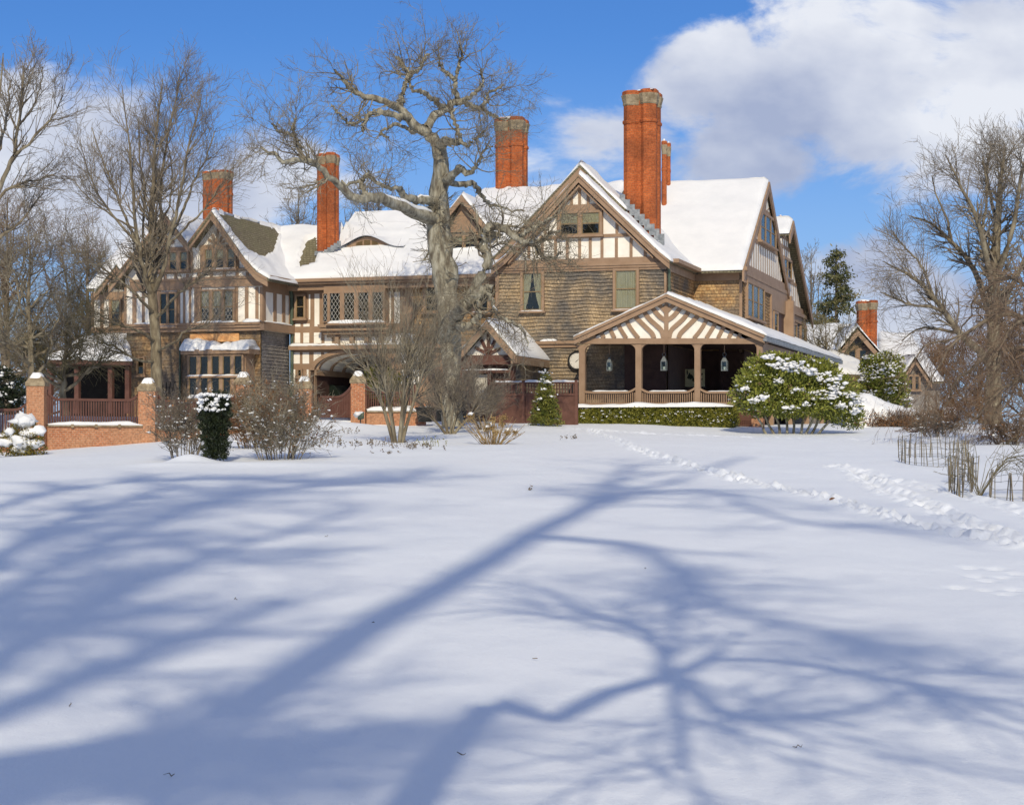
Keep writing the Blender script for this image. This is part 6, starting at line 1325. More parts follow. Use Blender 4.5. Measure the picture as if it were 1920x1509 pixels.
a1 = sprout(P, Rr, 340, tr=(.3, .95), ang=(20, 55), ln=(.8, 2.1), K=7, trop=(0, 0, .06), wob=.11, rr=.42, rtip=.3, rg=rg, minr=.011, lscale=.8); a2 = sprout(*a1, 1900, tr=(.15, 1), ang=(25, 55), ln=(.45, 1.35), K=5, trop=(0, 0, .16), wob=.13, rr=.6, rtip=.4, rg=rg, minr=.0075); a3 = sprout(*a2, 4600, tr=(.2, 1), ang=(25, 55), ln=(.25, .7), K=4, trop=(0, 0, .1), wob=.15, rr=.7, rtip=.6, rg=rg, minr=.007)
rb = (P[0, 0, 0], P[0, 0, 1], gz(P[0, 0, 0], P[0, 0, 1])); tr_r = tree_obj('maple_tree', 'large spreading bare tree with yellow grey limbs at the right', 'tree', rb, P, Rr, [(*a1, 4), (*a2, 3), (*a3, 3)], 'linden', 'twig_gray', sides=9)
q = P[1, 2:7].copy(); q[:, 2] += Rr[1, 2:7] * .8; g = Geo(); g.tubes((q - np.array(rb))[None], (Rr[1, 2:7] * .5)[None], 6); g.build('snow', M['snow'], tr_r)

# weeping tree at the right edge: arching limbs, hanging twigs
rg = np.random.default_rng(33); Yw = 58.
LW = [[(1985, 860, 24), (1980, 760, 20), (1970, 680, 16), (1955, 600, 12), (1935, 540, 8), (1920, 500, 4)],
 [(1965, 640, 10), (1925, 600, 8, -1), (1880, 590, 6, -2), (1835, 605, 5, -3), (1790, 640, 3.6, -3.6), (1755, 690, 2, -4), (1735, 745, 1, -4.3)],
 [(1970, 680, 10), (1930, 660, 8, 1), (1880, 655, 6, 1.5), (1830, 680, 4.6, 2), (1790, 725, 3, 2.4), (1765, 780, 1.2, 2.6)],
 [(1960, 610, 8), (1935, 550, 6, 1), (1895, 520, 5, 2), (1850, 540, 3.6, 2.5), (1815, 590, 2.4, 3), (1795, 660, 1.2, 3.2)],
 [(1970, 700, 8), (1940, 705, 6.6, -2), (1900, 715, 5, -3), (1860, 745, 3.6, -4), (1825, 790, 1.4, -4.6)],
 [(1965, 660, 8), (1945, 620, 6, -2), (1910, 600, 4.6, -3), (1880, 640, 3.2, -3.6), (1862, 700, 1.4, -4)],
 [(1800, 630, 3, -3.4), (1760, 640, 2.6, -3.6), (1728, 652, 2.2, -3.8), (1705, 690, 1.4, -4), (1695, 740, .8, -4)],
 [(1975, 720, 7), (1950, 760, 5, -3), (1920, 790, 4, -4), (1890, 830, 2.4, -5), (1860, 860, 1, -5.5)]]
P, Rr = limbs_from_px(LW, Yw, K=16); Rr *= .72; P[1:] += rg.normal(size=P[1:].shape) * .04
a1 = sprout(P[1:], Rr[1:], 330, tr=(.12, 1), ang=(20, 70), ln=(.5, 1.5), K=7, trop=(-.05, 0, -.35), wob=.16, rr=.3, rtip=.4, rg=rg, minr=.0075); a2 = sprout(*a1, 1500, tr=(.3, 1), ang=(15, 60), ln=(.4, 1.5), K=6, trop=(0, 0, -.55), wob=.12, rr=.7, rtip=.5, rg=rg, minr=.0048)
a3 = sprout(*a2, 1700, tr=(.1, 1), ang=(20, 60), ln=(.15, .5), K=4, trop=(0, 0, -.4), wob=.14, rr=.8, rtip=.6, rg=rg, minr=.004)
tree_obj('weeping_tree', 'weeping tree with curtains of thin hanging twigs at the right edge', 'tree', (P[0, 0, 0], P[0, 0, 1], gz(P[0, 0, 0], P[0, 0, 1])), P, Rr, [(*a1, 4), (*a2, 3), (*a3, 3)], 'bark_brown', 'twig_brown')
# bare trees beyond the roofs
auto_tree('bare_tree', 'bare spreading tree rising behind the roof left of the slim chimney', 562, 760, 118., 318, 62, 41, rpx=7, fork=.35, nlimb=11, n1=170, n2=900, n3=1800, minr=.011, zbase=3, gnarl=.5)
auto_tree('bare_tree', 'bare tree behind the roof between the slim chimney and the oak', 690, 760, 114., 300, 62, 42, rpx=7, fork=.35, nlimb=11, n1=170, n2=950, n3=1900, minr=.011, zbase=3, gnarl=.5)
auto_tree('bare_tree', 'small bare tree behind the roof ridge hard by the oak trunk', 768, 760, 108., 325, 52, 43, rpx=6, fork=.35, nlimb=10, n1=150, n2=800, n3=1500, minr=.0105, zbase=3, trop=.4)
auto_tree('bare_tree', 'slender bare tree rising past the rightmost house gable', 1521, 800, 125., 435, 34, 44, rpx=5, fork=.3, nlimb=10, n1=120, n2=600, n3=1000, minr=.011, zbase=3, trop=.5)
auto_tree('bare_tree', 'low bare tree before the outbuilding roof, its branches edged with snow', 1548, 780, 98., 588, 62, 45, 'linden', 'twig_olive', rpx=7, fork=.2, nlimb=12, n1=170, n2=800, n3=900, minr=.010, zbase=2.5, gnarl=.6)
for i, (px, top, hw, Y, lab) in enumerate([(1660, 690, 60, 130, 'far bare tree beyond the second rhododendron'), (1745, 640, 70, 135, 'far rust brown tree between the outbuilding and the right tree'), (1840, 620, 80, 128, 'far brown tree behind the trunk of the spreading right tree'), (1930, 600, 90, 132, 'far brown tree at the right edge behind the weeping twigs'), (95, 640, 90, 140, 'far brown tree low behind the left veranda'), (-10, 600, 90, 138, 'far brown tree at the left edge behind the brick piers')]):
    auto_tree('far_tree', lab, px, 815, Y, top, hw, 60 + i, 'bark_brown', 'twig_rust' if i in (1, 2) else 'twig_brown', rpx=5, fork=.12, nlimb=14, n1=220, n2=1300, n3=2200, minr=.014, gnarl=.4, zbase=2.2)
# spruce beyond the house
rg = np.random.default_rng(47); Ys = 116.; B = at(1568, 800, Ys); B[2] = 2.5; Ht = CAMZ + (HY - 458) / F * Ys - B[2]; sp = thing('spruce_tree', 'ragged dark green spruce with clustered cones behind the house', 'tree', tuple(B))
g = Geo(); t = np.linspace(0, 1, 10); g.tubes(np.stack([0 * t, 0 * t, t * Ht], 1)[None], (.24 * (1 - t) + .012)[None], 8); g.build('trunk', M['bark_brown'], sp)
bP = []; nb = 64
f_ = .34 + .64 * rg.uniform(0, 1, nb) ** .85; az = rg.uniform(0, 2 * np.pi, nb); Ln = 2.9 * (1 - f_) ** .8 + .25; Ln *= rg.uniform(.55, 1.15, nb); tt = np.linspace(0, 1, 6)
bP = np.stack([np.cos(az)[:, None] * Ln[:, None] * tt, np.sin(az)[:, None] * Ln[:, None] * tt, (f_ * Ht)[:, None] - (.30 * Ln)[:, None] * tt + (.32 * Ln)[:, None] * tt ** 2.5], -1)
g = Geo(); g.tubes(bP, .03 * np.linspace(1, .3, 6)[None].repeat(nb, 0), 3); g.build('branch', M['bark_brown'], sp)
n_ = 6800; i = rg.choice(nb, n_, p=Ln / Ln.sum()); u = rg.uniform(.12, 1.02, n_) ** .8; k = np.clip((u * 5).astype(int), 0, 4); f = (u * 5 - k)[:, None]; c = bP[i, k] * (1 - f) + bP[i, k + 1] * f; c += rg.normal(size=(n_, 3)) * np.array([.16, .16, .08]); c[:, 2] -= np.abs(rg.normal(size=n_)) * .16
g = Geo(); g.add(*leaves(c, .24, rg, up=-.5, aspect=.35)); g.build('crown', M['leaf_spruce'], sp)

# crape myrtle and other bare shrubs
def shrub(name, label, px, pyb, Y, top, half, nst, seed, mat='twig_brown', r0=.03, n1=160, n2=900, n3=1600, up=.5, spread=1., cat='shrub', snow=0, snowsize=.09, minr=.006, wob=.1, foot=.15, zlow=.0, dead=0, base_spread=.0):
    rg = np.random.default_rng(seed); B = at(px, pyb, Y); B[2] = gz(B[0], B[1]); Ht = CAMZ + (HY - top) / F * Y - B[2]; Wd = half / F * Y; K = 12; t = np.linspace(0, 1, K); P = []; Q = []
    for i in range(nst):
        az = i * 2.4 + rg.normal() * .3; rr = Wd * math.sqrt((i + .5) / nst) * spread; h = Ht * rg.uniform(.72, .98) * (1 - .25 * (rr / Wd) ** 2); b0 = base_spread * Wd * math.sqrt((i + .5) / nst)
        P.append(np.stack([math.cos(az) * (foot * .5 + b0 + (rr - b0) * t ** 1.1), math.sin(az) * (foot * .5 + b0 + (rr - b0) * t ** 1.1), -.1 + h * t], 1) + np.cumsum(rg.normal(size=(K, 3)) * .02, 0) * t[:, None]); Q.append(r0 * rg.uniform(.7, 1.1) * (1 - .85 * t))
    P = np.array(P); Q = np.array(Q); o = thing(name, label, cat, tuple(B))
    for q_ in range(nst): g = Geo(); g.tubes(P[q_:q_ + 1], Q[q_:q_ + 1], 7); g.build('stem', M['linden' if mat != 'twig_brown' else 'bark_brown'], o)
    s1 = sprout(P, Q, n1, tr=(.3 - zlow, 1), ang=(12, 45), ln=(.2 * Ht, .45 * Ht), K=6, trop=(0, 0, up * .5), wob=wob, rr=.6, rtip=.35, rg=rg, minr=minr * 1.3); s2 = sprout(*s1, n2, tr=(.1, 1), ang=(15, 50), ln=(.1 * Ht, .28 * Ht), K=5, trop=(0, 0, up * .4), wob=wob, rr=.65, rtip=.4, rg=rg, minr=minr)
    g = Geo(); g.tubes(s1[0], s1[1], 3); g.tubes(s2[0], s2[1], 3)
    if n3: s3 = sprout(*s2, n3, tr=(.1, 1), ang=(20, 55), ln=(.05 * Ht, .15 * Ht), K=4, trop=(0, 0, up * .3), wob=wob, rr=.8, rtip=.6, rg=rg, minr=minr * .85); g.tubes(s3[0], s3[1], 3)
    g.build('twig', M[mat], o)
    src = s2[0]
    if dead:
        q = src.reshape(-1, 3)[rg.choice(src.shape[0] * 5, dead)]; g = Geo(); g.add(*leaves(q, .07, rg, aspect=.6)); tag(g.build('leaf', M['leaf_dead'], o), kind='stuff')
    if snow:
        al = src.reshape(-1, 3); w_ = np.maximum(1.3 - al[:, 2] / Ht, .02); q = al[rg.choice(len(al), snow, p=w_ / w_.sum())] + np.array([0, 0, .03]); snow_patches(o, q, 3, snowsize * .6, snowsize * .5, rg, .65)
    return o
shrub('crape_myrtle', 'vase shaped multi stemmed bare shrub standing alone in the snow', 746, 834, 55., 545, 84, 9, 51, 'twig_oak', r0=.062, n1=130, n2=800, n3=1300, up=.75, wob=.07, foot=.22, minr=.0048)
shrub('bare_shrub', 'dark bare shrub with crooked stems before the oak and black pots', 843, 800, 63., 668, 92, 7, 52, 'twig_gray', r0=.06, n1=150, n2=900, n3=1300, up=.3, wob=.16, spread=1.1)
shrub('bare_shrub', 'wide brown bare shrub flecked with snow, right of the dark yew', 525, 868, 45., 722, 72, 26, 53, 'twig_oak', r0=.013, n1=300, n2=1500, n3=2600, minr=.0048, up=.2, wob=.16, snow=330, snowsize=.05, zlow=.2, dead=1100, foot=.3, base_spread=.35)
shrub('bare_shrub', 'thin bare shrub with snow at its foot, left of the dark yew', 345, 862, 45.5, 735, 40, 16, 54, 'twig_gray', r0=.014, n1=140, n2=700, n3=1100, up=.25, wob=.16, snow=90, snowsize=.07, zlow=.2, dead=120, foot=.3, base_spread=.3)
shrub('bare_shrub', 'russet bare shrub between the yew and the wide shrub behind', 468, 840, 50., 730, 48, 18, 55, 'twig_rust', r0=.014, n1=180, n2=900, n3=1500, up=.2, wob=.16, snow=70, snowsize=.07, zlow=.2, dead=500, base_spread=.3)
shrub('bare_shrub', 'grey bare shrub hugging the entry porch and its door', 905, 800, 66.5, 705, 52, 10, 56, 'twig_gray', r0=.03, n1=110, n2=600, n3=700, up=.1, wob=.2, spread=1.)
for i, (px, py, Y, top, hw, mt, lab) in enumerate([(1720, 815, 68, 794, 46, 'twig_brown', 'low brown shrub at the right foot of the snowy mound'), (1800, 818, 70, 735, 50, 'twig_rust', 'rusty shrub left of the right tree trunk'), (1893, 840, 52, 770, 45, 'twig_brown', 'dark tangled shrub at the right edge behind the wire stakes'), (1760, 835, 60, 775, 46, 'twig_gray', 'grey thin shrub behind the left wire enclosure')]):
    shrub('bare_shrub', lab, px, py, Y, top, hw, 16, 70 + i, mt, r0=.014, n1=150, n2=800, n3=1100, up=.1, wob=.2, dead=350, zlow=.2, snow=25, snowsize=.06, base_spread=.4)
# dried hydrangea stems
rg = np.random.default_rng(57); B = at(925, 838, 54.5); B[2] = gz(B[0], B[1]); o = thing('dried_hydrangea', 'clump of dry straw coloured hydrangea stems with brown flower heads', 'shrub', tuple(B)); n_ = 84; az = rg.uniform(0, 2 * np.pi, n_); sp_ = rg.uniform(0, 1, n_) ** .6; h = rg.uniform(.35, .9, n_); t = np.linspace(0, 1, 5)
P = np.stack([np.cos(az)[:, None] * sp_[:, None] * (.35 + .75 * t), np.sin(az)[:, None] * sp_[:, None] * (.3 + .5 * t), h[:, None] * t - .05], -1) + rg.normal(size=(n_, 5, 3)) * .012
g = Geo(); g.tubes(P, .008 * np.ones((n_, 5)), 3); g.build('stem', M['straw'], o); g = Geo()
hd = P[rg.choice(n_, 9), -1]; c = np.concatenate([q + rg.normal(size=(120, 3)) * np.array([.055, .055, .045]) for q in hd]); g.add(*leaves(c, .05, rg, aspect=.8)); g.build('flower_head', M['straw'], o); snow_clumps(o, hd[:5] + np.array([0, 0, .07]), .075, .8, rg, lod=ICO)
# dry bits sticking out of the snow
rg = np.random.default_rng(58)
def tuft(px, py, n_, h, w_, label, mat='twig_gray', name='dry_plant'):
    B = gpix(px, py); o = thing(name, label, 'plant', tuple(B), 0, 'dry plants poking out of the snow'); P = np.cumsum(np.concatenate([rg.normal(size=(n_, 1, 3)) * np.array([w_, w_, 0]), rg.normal(size=(n_, 3, 3)) * np.array([.03, .03, .02]) + np.array([0, 0, h / 3])], 1), 1); P[:, :, 2] -= .06; g = Geo(); g.tubes(P, .007 * np.ones((n_, 4)), 3); tag(g.build('stem', M[mat], o), kind='stuff')
    c = np.repeat(P[:, 2:].reshape(-1, 3), 3, 0) + rg.normal(size=(n_ * 6, 3)) * .02; g = Geo(); g.add(*leaves(c, .06, rg, aspect=.6)); tag(g.build('leaf', M[mat], o), kind='stuff')
for (px, py, n_, h, w_, lab, mt) in [(620, 836, 16, .28, .35, 'dry seed stems right of the wide snowy shrub', 'twig_gray'), (690, 838, 24, .22, .45, 'dark dry stems left of the vase shaped shrub', 'bark_brown'), (770, 842, 22, .2, .4, 'dry stems right of the vase shaped shrub', 'bark_brown'), (815, 838, 10, .25, .25, 'greenish dry stems midway to the hydrangea clump', 'leaf_box'), (735, 850, 8, .1, .2, 'tiny dark plant label and stems in the snow', 'bark_brown'), (640, 812, 10, .2, .3, 'low dry stems below the garden gate', 'twig_gray'), (1070, 822, 9, .12, .3, 'short dry stems on the snow below the box hedge', 'twig_gray'), (992, 918, 3, .06, .03, 'small dark twig poking out of the open snow', 'bark_brown')]: tuft(px, py, n_, h, w_, lab, mt)

# evergreens
def evergreen(name, label, B, blobs, nl, size, mat, rg, cat='shrub', up=.3, stems=(), snow=0, snowsize=.15, aspect=.4, stemmat='bark_brown', topbias=1., flat=.5, shell=.35, group=None, lod=ICO1, nper=9):
    """leafy shrub: blobs (x, y, z, rx, ry, rz) about its base; leaves fill their outer shell"""
    o = thing(name, label, cat, tuple(B), 0, group); bl = np.array(blobs, float); vol = (bl[:, 3] * bl[:, 4] + bl[:, 5] * bl[:, 3]); i = rg.choice(len(bl), nl, p=vol / vol.sum())
    d = unit(rg.normal(size=(nl, 3))); r = 1 - shell * np.abs(rg.normal(size=nl)) * .8 + .06 * rg.normal(size=nl); c = bl[i, :3] + d * bl[i, 3:] * r[:, None]; keep = c[:, 2] > .02; c = c[keep]; d = d[keep]
    g = Geo(); g.add(*leaves(c, size, rg, aspect=aspect, normals=d + np.array([0, 0, up]))); g.build('foliage', M[mat], o)
    if len(stems): g = Geo(); P = np.array([s[0] for s in stems]); g.tubes(P, np.array([s[1] for s in stems]), 7); g.build('stem', M[stemmat], o)
    if snow:
        i = rg.choice(len(bl), snow * 4); d = unit(rg.normal(size=(snow * 4, 3)) + np.array([0, -.25, .9 * topbias])); c = bl[i, :3] + d * bl[i, 3:] * 1.0
        ok = np.ones(len(c), bool)
        for b in bl: ok &= (((c - b[:3]) / b[3:]) ** 2).sum(1) > .80
        ok &= vnoise(c[:, 0] * 5.2 + 50, c[:, 2] * 5.2 + 50, 8) > .40
        c = c[ok][:snow]; snow_patches(o, c, nper, snowsize * 1.0, snowsize * .55, rg, .62, lod=lod)
    return o
rg = np.random.default_rng(81)
# boxwood hedge along the porch
pl = Fp(-4.4); a0, a1 = pl.p(1062, 800)[0], pl.p(1376, 800)[0]; zt_ = pl.p(1200, 764)[1]; o = thing('box_hedge', 'clipped boxwood hedge under a snow cap along the porch', 'hedge', tuple(h2w((a0, -4.4, 0))), -TH); L = a1 - a0; n_ = 26000
gl = h2w((a0, -4.4, 0)); gr = h2w((a1, -4.4, 0)); zg0, zg1 = gz(gl[0], gl[1]), gz(gr[0], gr[1]); x = rg.uniform(0, L, n_); zb = zg0 + (zg1 - zg0) * x / L; side = rg.uniform(0, 1, n_)
y = np.where(side < .7, rg.normal(0, .05, n_), rg.uniform(0, .9, n_)); z = np.where(side < .7, zb + (zt_ - zb) * rg.uniform(-.02, 1, n_), zt_ + rg.normal(0, .03, n_)); y += .10 * fbm(x * 1.3, z * 2, 2, 6); x[side > .94] = np.where(rg.uniform(0, 1, (side > .94).sum()) < .5, 0, L) + rg.normal(0, .05, (side > .94).sum()); z = np.where(side > .94, zb + (zt_ - zb) * rg.uniform(0, 1, n_), z)
g = Geo(); g.add(*leaves(np.stack([x, y, z], 1), .075, rg, aspect=.6, normals=np.tile([0, -.6, .6], (n_, 1)))); g.build('foliage', M['leaf_box'], o)
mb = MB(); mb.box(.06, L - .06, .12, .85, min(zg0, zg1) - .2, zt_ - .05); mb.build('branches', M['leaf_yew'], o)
s = MB(); N = int(L / .09); V = []; prof = [(-.12, -.05), (-.10, .5), (0, .9), (.25, 1), (.6, .95), (.9, .5), (.98, -.05)]
for i in range(N + 1):
    xx = L * i / N; hh = .15 * (1 + .7 * float(fbm(xx * 1.1, 2.2, 3, 8))) * min(1, .3 + 8 * min(i, N - i) / N)
    for (d, k) in prof: V.append((xx, d + .1 * float(fbm(xx * 2, d * 3, 2, 5)), zt_ + .02 + k * hh))
k = len(prof); s.add(V, [(i * k + j, (i + 1) * k + j, (i + 1) * k + j + 1, i * k + j + 1) for i in range(N) for j in range(k - 1)]); s.build('snow', M['snow'], o, True)
xx = rg.uniform(0, L, 110); snow_patches(o, np.stack([xx, rg.normal(-.06, .03, 110), zg0 + (zg1 - zg0) * xx / L + (zt_ - zg0) * rg.uniform(.12, 1, 110) ** .8], 1), 3, .04, .026, rg, .8)
# the big rhododendron at the porch corner
Yk = 67.2; B = at(1487, 808, Yk); B[2] = gz(B[0], B[1]); k = Yk / F
def bp(px, py, dy, rx, rz, ry=None): return ((px - 1487) * k, dy, CAMZ + (HY - py) * k - B[2], rx * k, (ry or rx) * k, rz * k)
bl_ = [bp(1440, 690, .0, 46, 26), bp(1490, 688, .4, 48, 24), bp(1425, 715, -.5, 50, 28), bp(1400, 740, -.2, 34, 26), bp(1475, 720, -.9, 52, 30), bp(1530, 712, -.1, 48, 28), bp(1560, 735, -.6, 44, 32), bp(1440, 752, -.8, 46, 26), bp(1510, 755, -1.0, 50, 28), bp(1575, 768, -.3, 36, 34), bp(1545, 760, -.8, 36, 30), bp(1410, 765, -.4, 28, 18), bp(1470, 768, -.7, 40, 18), bp(1600, 785, -.2, 18, 22), bp(1450, 675, .2, 26, 16), bp(1545, 690, .3, 28, 16)]
st = []
for q in range(9):
    x0 = (-60 + q * 14) * k; t = np.linspace(0, 1, 8); tx = (-105 + q * 27) * k
    st.append((np.stack([x0 * .8 + (tx - x0 * .8) * t ** 1.2, -.4 + .4 * np.sin(q * 2) * t, -.15 + 1.7 * t], 1) + rg.normal(size=(8, 3)) * .03, .055 * (1 - .6 * t)))
evergreen('rhododendron', 'large green rhododendron laden with snow at the porch corner', B, bl_, 22000, .145, 'leaf_rhodo', rg, stems=st, snow=0, stemmat='oak', up=.5, flat=.5, shell=.42)
rh = bpy.data.objects['rhododendron']
pads = [(1432, 668, 10), (1455, 682, 26), (1478, 688, 24), (1500, 690, 14), (1512, 698, 12), (1540, 704, 22), (1552, 722, 16), (1580, 738, 14), (1600, 748, 12), (1535, 738, 26), (1482, 731, 13), (1415, 746, 16), (1565, 757, 12), (1592, 766, 10), (1450, 712, 10), (1500, 755, 8), (1470, 762, 12), (1390, 728, 9)]
pos = []; 
for (x, y, r) in pads:
    for q in range(int(r * 1.4)): a_ = rg.uniform(0, 6.28); u_ = rg.uniform(0, 1) ** .5; pos.append(((x - 1487 + math.cos(a_) * u_ * r) * k, -1.0 + .5 * rg.normal() * .5 - .5 * math.sin(math.pi * (x - 1370) / 245), CAMZ + (HY - y - 4 + math.sin(a_) * u_ * r * .42) * k - B[2]))
snow_patches(rh, pos, 2, .06, .085, rg, .6)
i_ = rg.choice(len(bl_), 150); bb_ = np.array(bl_); d_ = unit(rg.normal(size=(150, 3)) + np.array([0, -.8, .3])); snow_patches(rh, bb_[i_, :3] + d_ * bb_[i_, 3:], 2, .05, .04, rg, .7)
Yk2 = 90.; B = at(1658, 790, Yk2); B[2] = gz(B[0], B[1]); k2 = Yk2 / F
def bp2(px, py, dy, rx, rz): return ((px - 1658) * k2, dy, CAMZ + (HY - py) * k2 - B[2], rx * k2, rx * k2, rz * k2)
evergreen('rhododendron', 'snow dotted rhododendron beyond the end of the porch roof', B, [bp2(1640, 690, 0, 28, 24), bp2(1668, 685, .3, 28, 26), bp2(1660, 712, -.4, 36, 28), bp2(1635, 730, 0, 24, 30), bp2(1682, 725, -.2, 22, 28), bp2(1660, 750, -.3, 34, 28), bp2(1690, 755, 0, 16, 22)], 9000, .17, 'leaf_rhodo', rg, snow=120, snowsize=.12, up=.5, topbias=.6, nper=6)
# snow buried hedge mound
B = at(1680, 812, 74.); B[2] = gz(B[0], B[1]); o = thing('snow_covered_shrub', 'long low shrub buried under a smooth mound of snow', 'shrub', tuple(B)); k = 74. / F; N = 70; Mm = 22; V = []
prof_px = [(1588, 735), (1600, 736), (1620, 737), (1640, 743), (1660, 754), (1680, 760), (1700, 762), (1720, 769), (1740, 778), (1755, 787), (1768, 800), (1774, 812)]
for i in range(N + 1):
    px = 1575 + 199 * i / N; top = CAMZ + (HY - np.interp(px, [q[0] for q in prof_px], [q[1] for q in prof_px])) * k - B[2]
    for j in range(Mm + 1):
        a = math.pi * j / Mm; yy = -1.5 * math.cos(a) * min(1, .3 + top * .6); zz = max(.0, top * math.sin(a) ** .7); nn = 1 + .16 * float(fbm(px * .05 + 3, a * 2.2, 3, 12)); V.append(((px - 1680) * k, yy * nn, zz * nn - .05))
s = MB(); s.add(V, [(i * (Mm + 1) + j, (i + 1) * (Mm + 1) + j, (i + 1) * (Mm + 1) + j + 1, i * (Mm + 1) + j + 1) for i in range(N) for j in range(Mm)]); s.build('snow', M['snow'], o, True)
n_ = 3800; x = rg.uniform(-92, 92, n_) * k; c = np.stack([x, -1.45 + rg.normal(0, .14, n_), np.abs(rg.normal(0, .22, n_))], 1); g = Geo(); g.add(*leaves(c, .09, rg, aspect=.5)); g.build('foliage', M['leaf_dead'], o)
n_ = 420; P = np.stack([rg.uniform(-80, 95, n_) * k, -1.5 + rg.normal(0, .1, n_), 0 * x[:n_]], 1)[:, None] + np.cumsum(np.concatenate([np.zeros((n_, 1, 3)), rg.normal(size=(n_, 4, 3)) * np.array([.05, .03, .03]) + np.array([.03, .05, .15])], 1), 1); g = Geo(); g.tubes(P, .007 * np.ones((n_, 5)), 3); g.build('twig', M['twig_brown'], o)
# columnar yew
B = at(403, 872, 44.); B[2] = gz(B[0], B[1]); k = 44. / F; Ht = CAMZ + (HY - 742) * k - B[2]; bl_ = []
for z, r in ((.08, 22), (.22, 24), (.38, 26), (.54, 28), (.70, 30), (.84, 29), (.93, 22)): bl_ += [(rg.normal() * .04, 0, z * Ht, r * k, r * k, .13 * Ht), (r * .35 * k, -.08, z * Ht + .03, r * .72 * k, r * .8 * k, .1 * Ht), (-r * .35 * k, -.08, z * Ht - .05, r * .72 * k, r * .8 * k, .1 * Ht)]
yew = evergreen('columnar_yew', 'narrow dark green yew column with a ragged snow cap', B, bl_, 15000, .075, 'leaf_yew', rg, up=1.0, aspect=.3)
sn = [(rg.uniform(-27, 27) * k, rg.uniform(-.25, .2), Ht * (.96 + .06 * rg.uniform())) for _ in range(60)] + [(rg.uniform(-30, 30) * k, -.30, Ht * rg.uniform(.74, .95)) for _ in range(26)]; snow_patches(yew, sn, 4, .035, .045, rg, .9)
# snow laden dwarf conifer at the left
B = at(45, 855, 58.); B[2] = gz(B[0], B[1]); k = 58. / F; cl = [(45, 800, 24), (25, 820, 22), (60, 822, 22), (15, 840, 18), (42, 838, 26), (68, 842, 17), (70, 818, 12), (40, 852, 20)]
dw = evergreen('dwarf_conifer', 'squat golden green conifer heaped with pillows of snow by the pier', B, [((x - 45) * k, rg.normal() * .1, CAMZ + (HY - y) * k - B[2] - .04, r * k, r * k, r * .75 * k) for x, y, r in cl], 5200, .09, 'leaf_gold', rg, aspect=.35)
snow_clumps(dw, [((x - 45) * k + rg.normal() * .05, -.14 + rg.normal() * .1, CAMZ + (HY - y + 8) * k - B[2] + .04) for x, y, r in cl for _ in range(3)], .21, .62, rg, lod=ICO)
# young conifer before the board fence
B = at(1023, 797, 69.5); B[2] = gz(B[0], B[1]); k = 69.5 / F; Ht = CAMZ + (HY - 697) * k - B[2]; bl_ = []
for q in range(46):
    f = q / 46; r = 28 * k * (1 - f) ** .75 + .05; a = q * 2.4; bl_.append((math.cos(a) * r * .62, math.sin(a) * r * .62, f * Ht * .96 + .08, r * .52, r * .52, .12))
cf = evergreen('young_conifer', 'small pointed conifer dusted with snow before the board fence', B, bl_, 7500, .10, 'leaf_pine', rg, cat='tree', up=.2, aspect=.3, snow=30, snowsize=.10, nper=5, stems=[(np.stack([0 * np.linspace(0, 1, 6), 0 * np.linspace(0, 1, 6), np.linspace(-.1, Ht, 6)], 1), .04 * np.linspace(1, .2, 6))])
# dark conifer at the left edge
B = at(8, 790, 74.); B[2] = gz(B[0], B[1]); k = 74. / F; bl_ = [((x - 8) * k, rg.normal() * .3, CAMZ + (HY - y) * k - B[2], r * k, r * k, r * .4 * k) for x, y, r in ((5, 700, 24), (18, 715, 28), (25, 735, 26), (-5, 735, 30), (10, 755, 30), (-20, 760, 30), (38, 745, 14), (8, 775, 28))]
evergreen('dark_conifer', 'dark snow streaked conifer behind the leftmost pier', B, bl_, 6000, .13, 'leaf_yew', rg, cat='tree', snow=30, snowsize=.14, nper=6, topbias=.7)
# green holly seen through the vase shaped shrub
B = at(725, 780, 76.); B[2] = 2.4; k = 76. / F; evergreen('evergreen_shrub', 'yellow green evergreen under the carriage arch behind the bare shrub', B, [((x - 725) * k, rg.normal() * .2, CAMZ + (HY - y) * k - B[2], r * k, r * k, r * .9 * k) for x, y, r in ((705, 705, 22), (728, 712, 22), (748, 718, 18), (712, 735, 22), (735, 742, 24), (690, 722, 14))], 4500, .11, 'leaf_box', rg, aspect=.35)
# climber on the far porch post
rg = np.random.default_rng(91); B = np.array(h2w(Fp(b_end + .8).P(1612, 745))); B[2] = gz(B[0], B[1]); P = []; k = B[1] / F
for q in range(46):
    x0 = rg.uniform(-6, 10) * k; x1 = rg.uniform(-46, 40) * k; h = CAMZ + (HY - rg.uniform(706, 735)) * k - B[2]; t = np.linspace(0, 1, 9); P.append(np.stack([x0 + (x1 - x0) * t ** 2, rg.normal() * .15 + 0 * t, h * t ** .8], 1) + rg.normal(size=(9, 3)) * .05)
o = thing('climbing_vine', 'leafless climbing vine tangled on the far porch post', 'vine', tuple(B)); g = Geo(); g.tubes(np.array(P), .022 * np.linspace(1, .5, 9)[None].repeat(46, 0), 4); g.build('stem', M['straw'], o)
tw = sprout(np.array(P), .02 * np.ones((46, 9)), 300, tr=(.4, 1), ang=(30, 80), ln=(.3, .9), K=5, trop=(0, 0, -.2), wob=.25, rr=.5, rg=rg, minr=.008); g = Geo(); g.tubes(tw[0], tw[1], 3); g.build('twig', M['straw'], o)
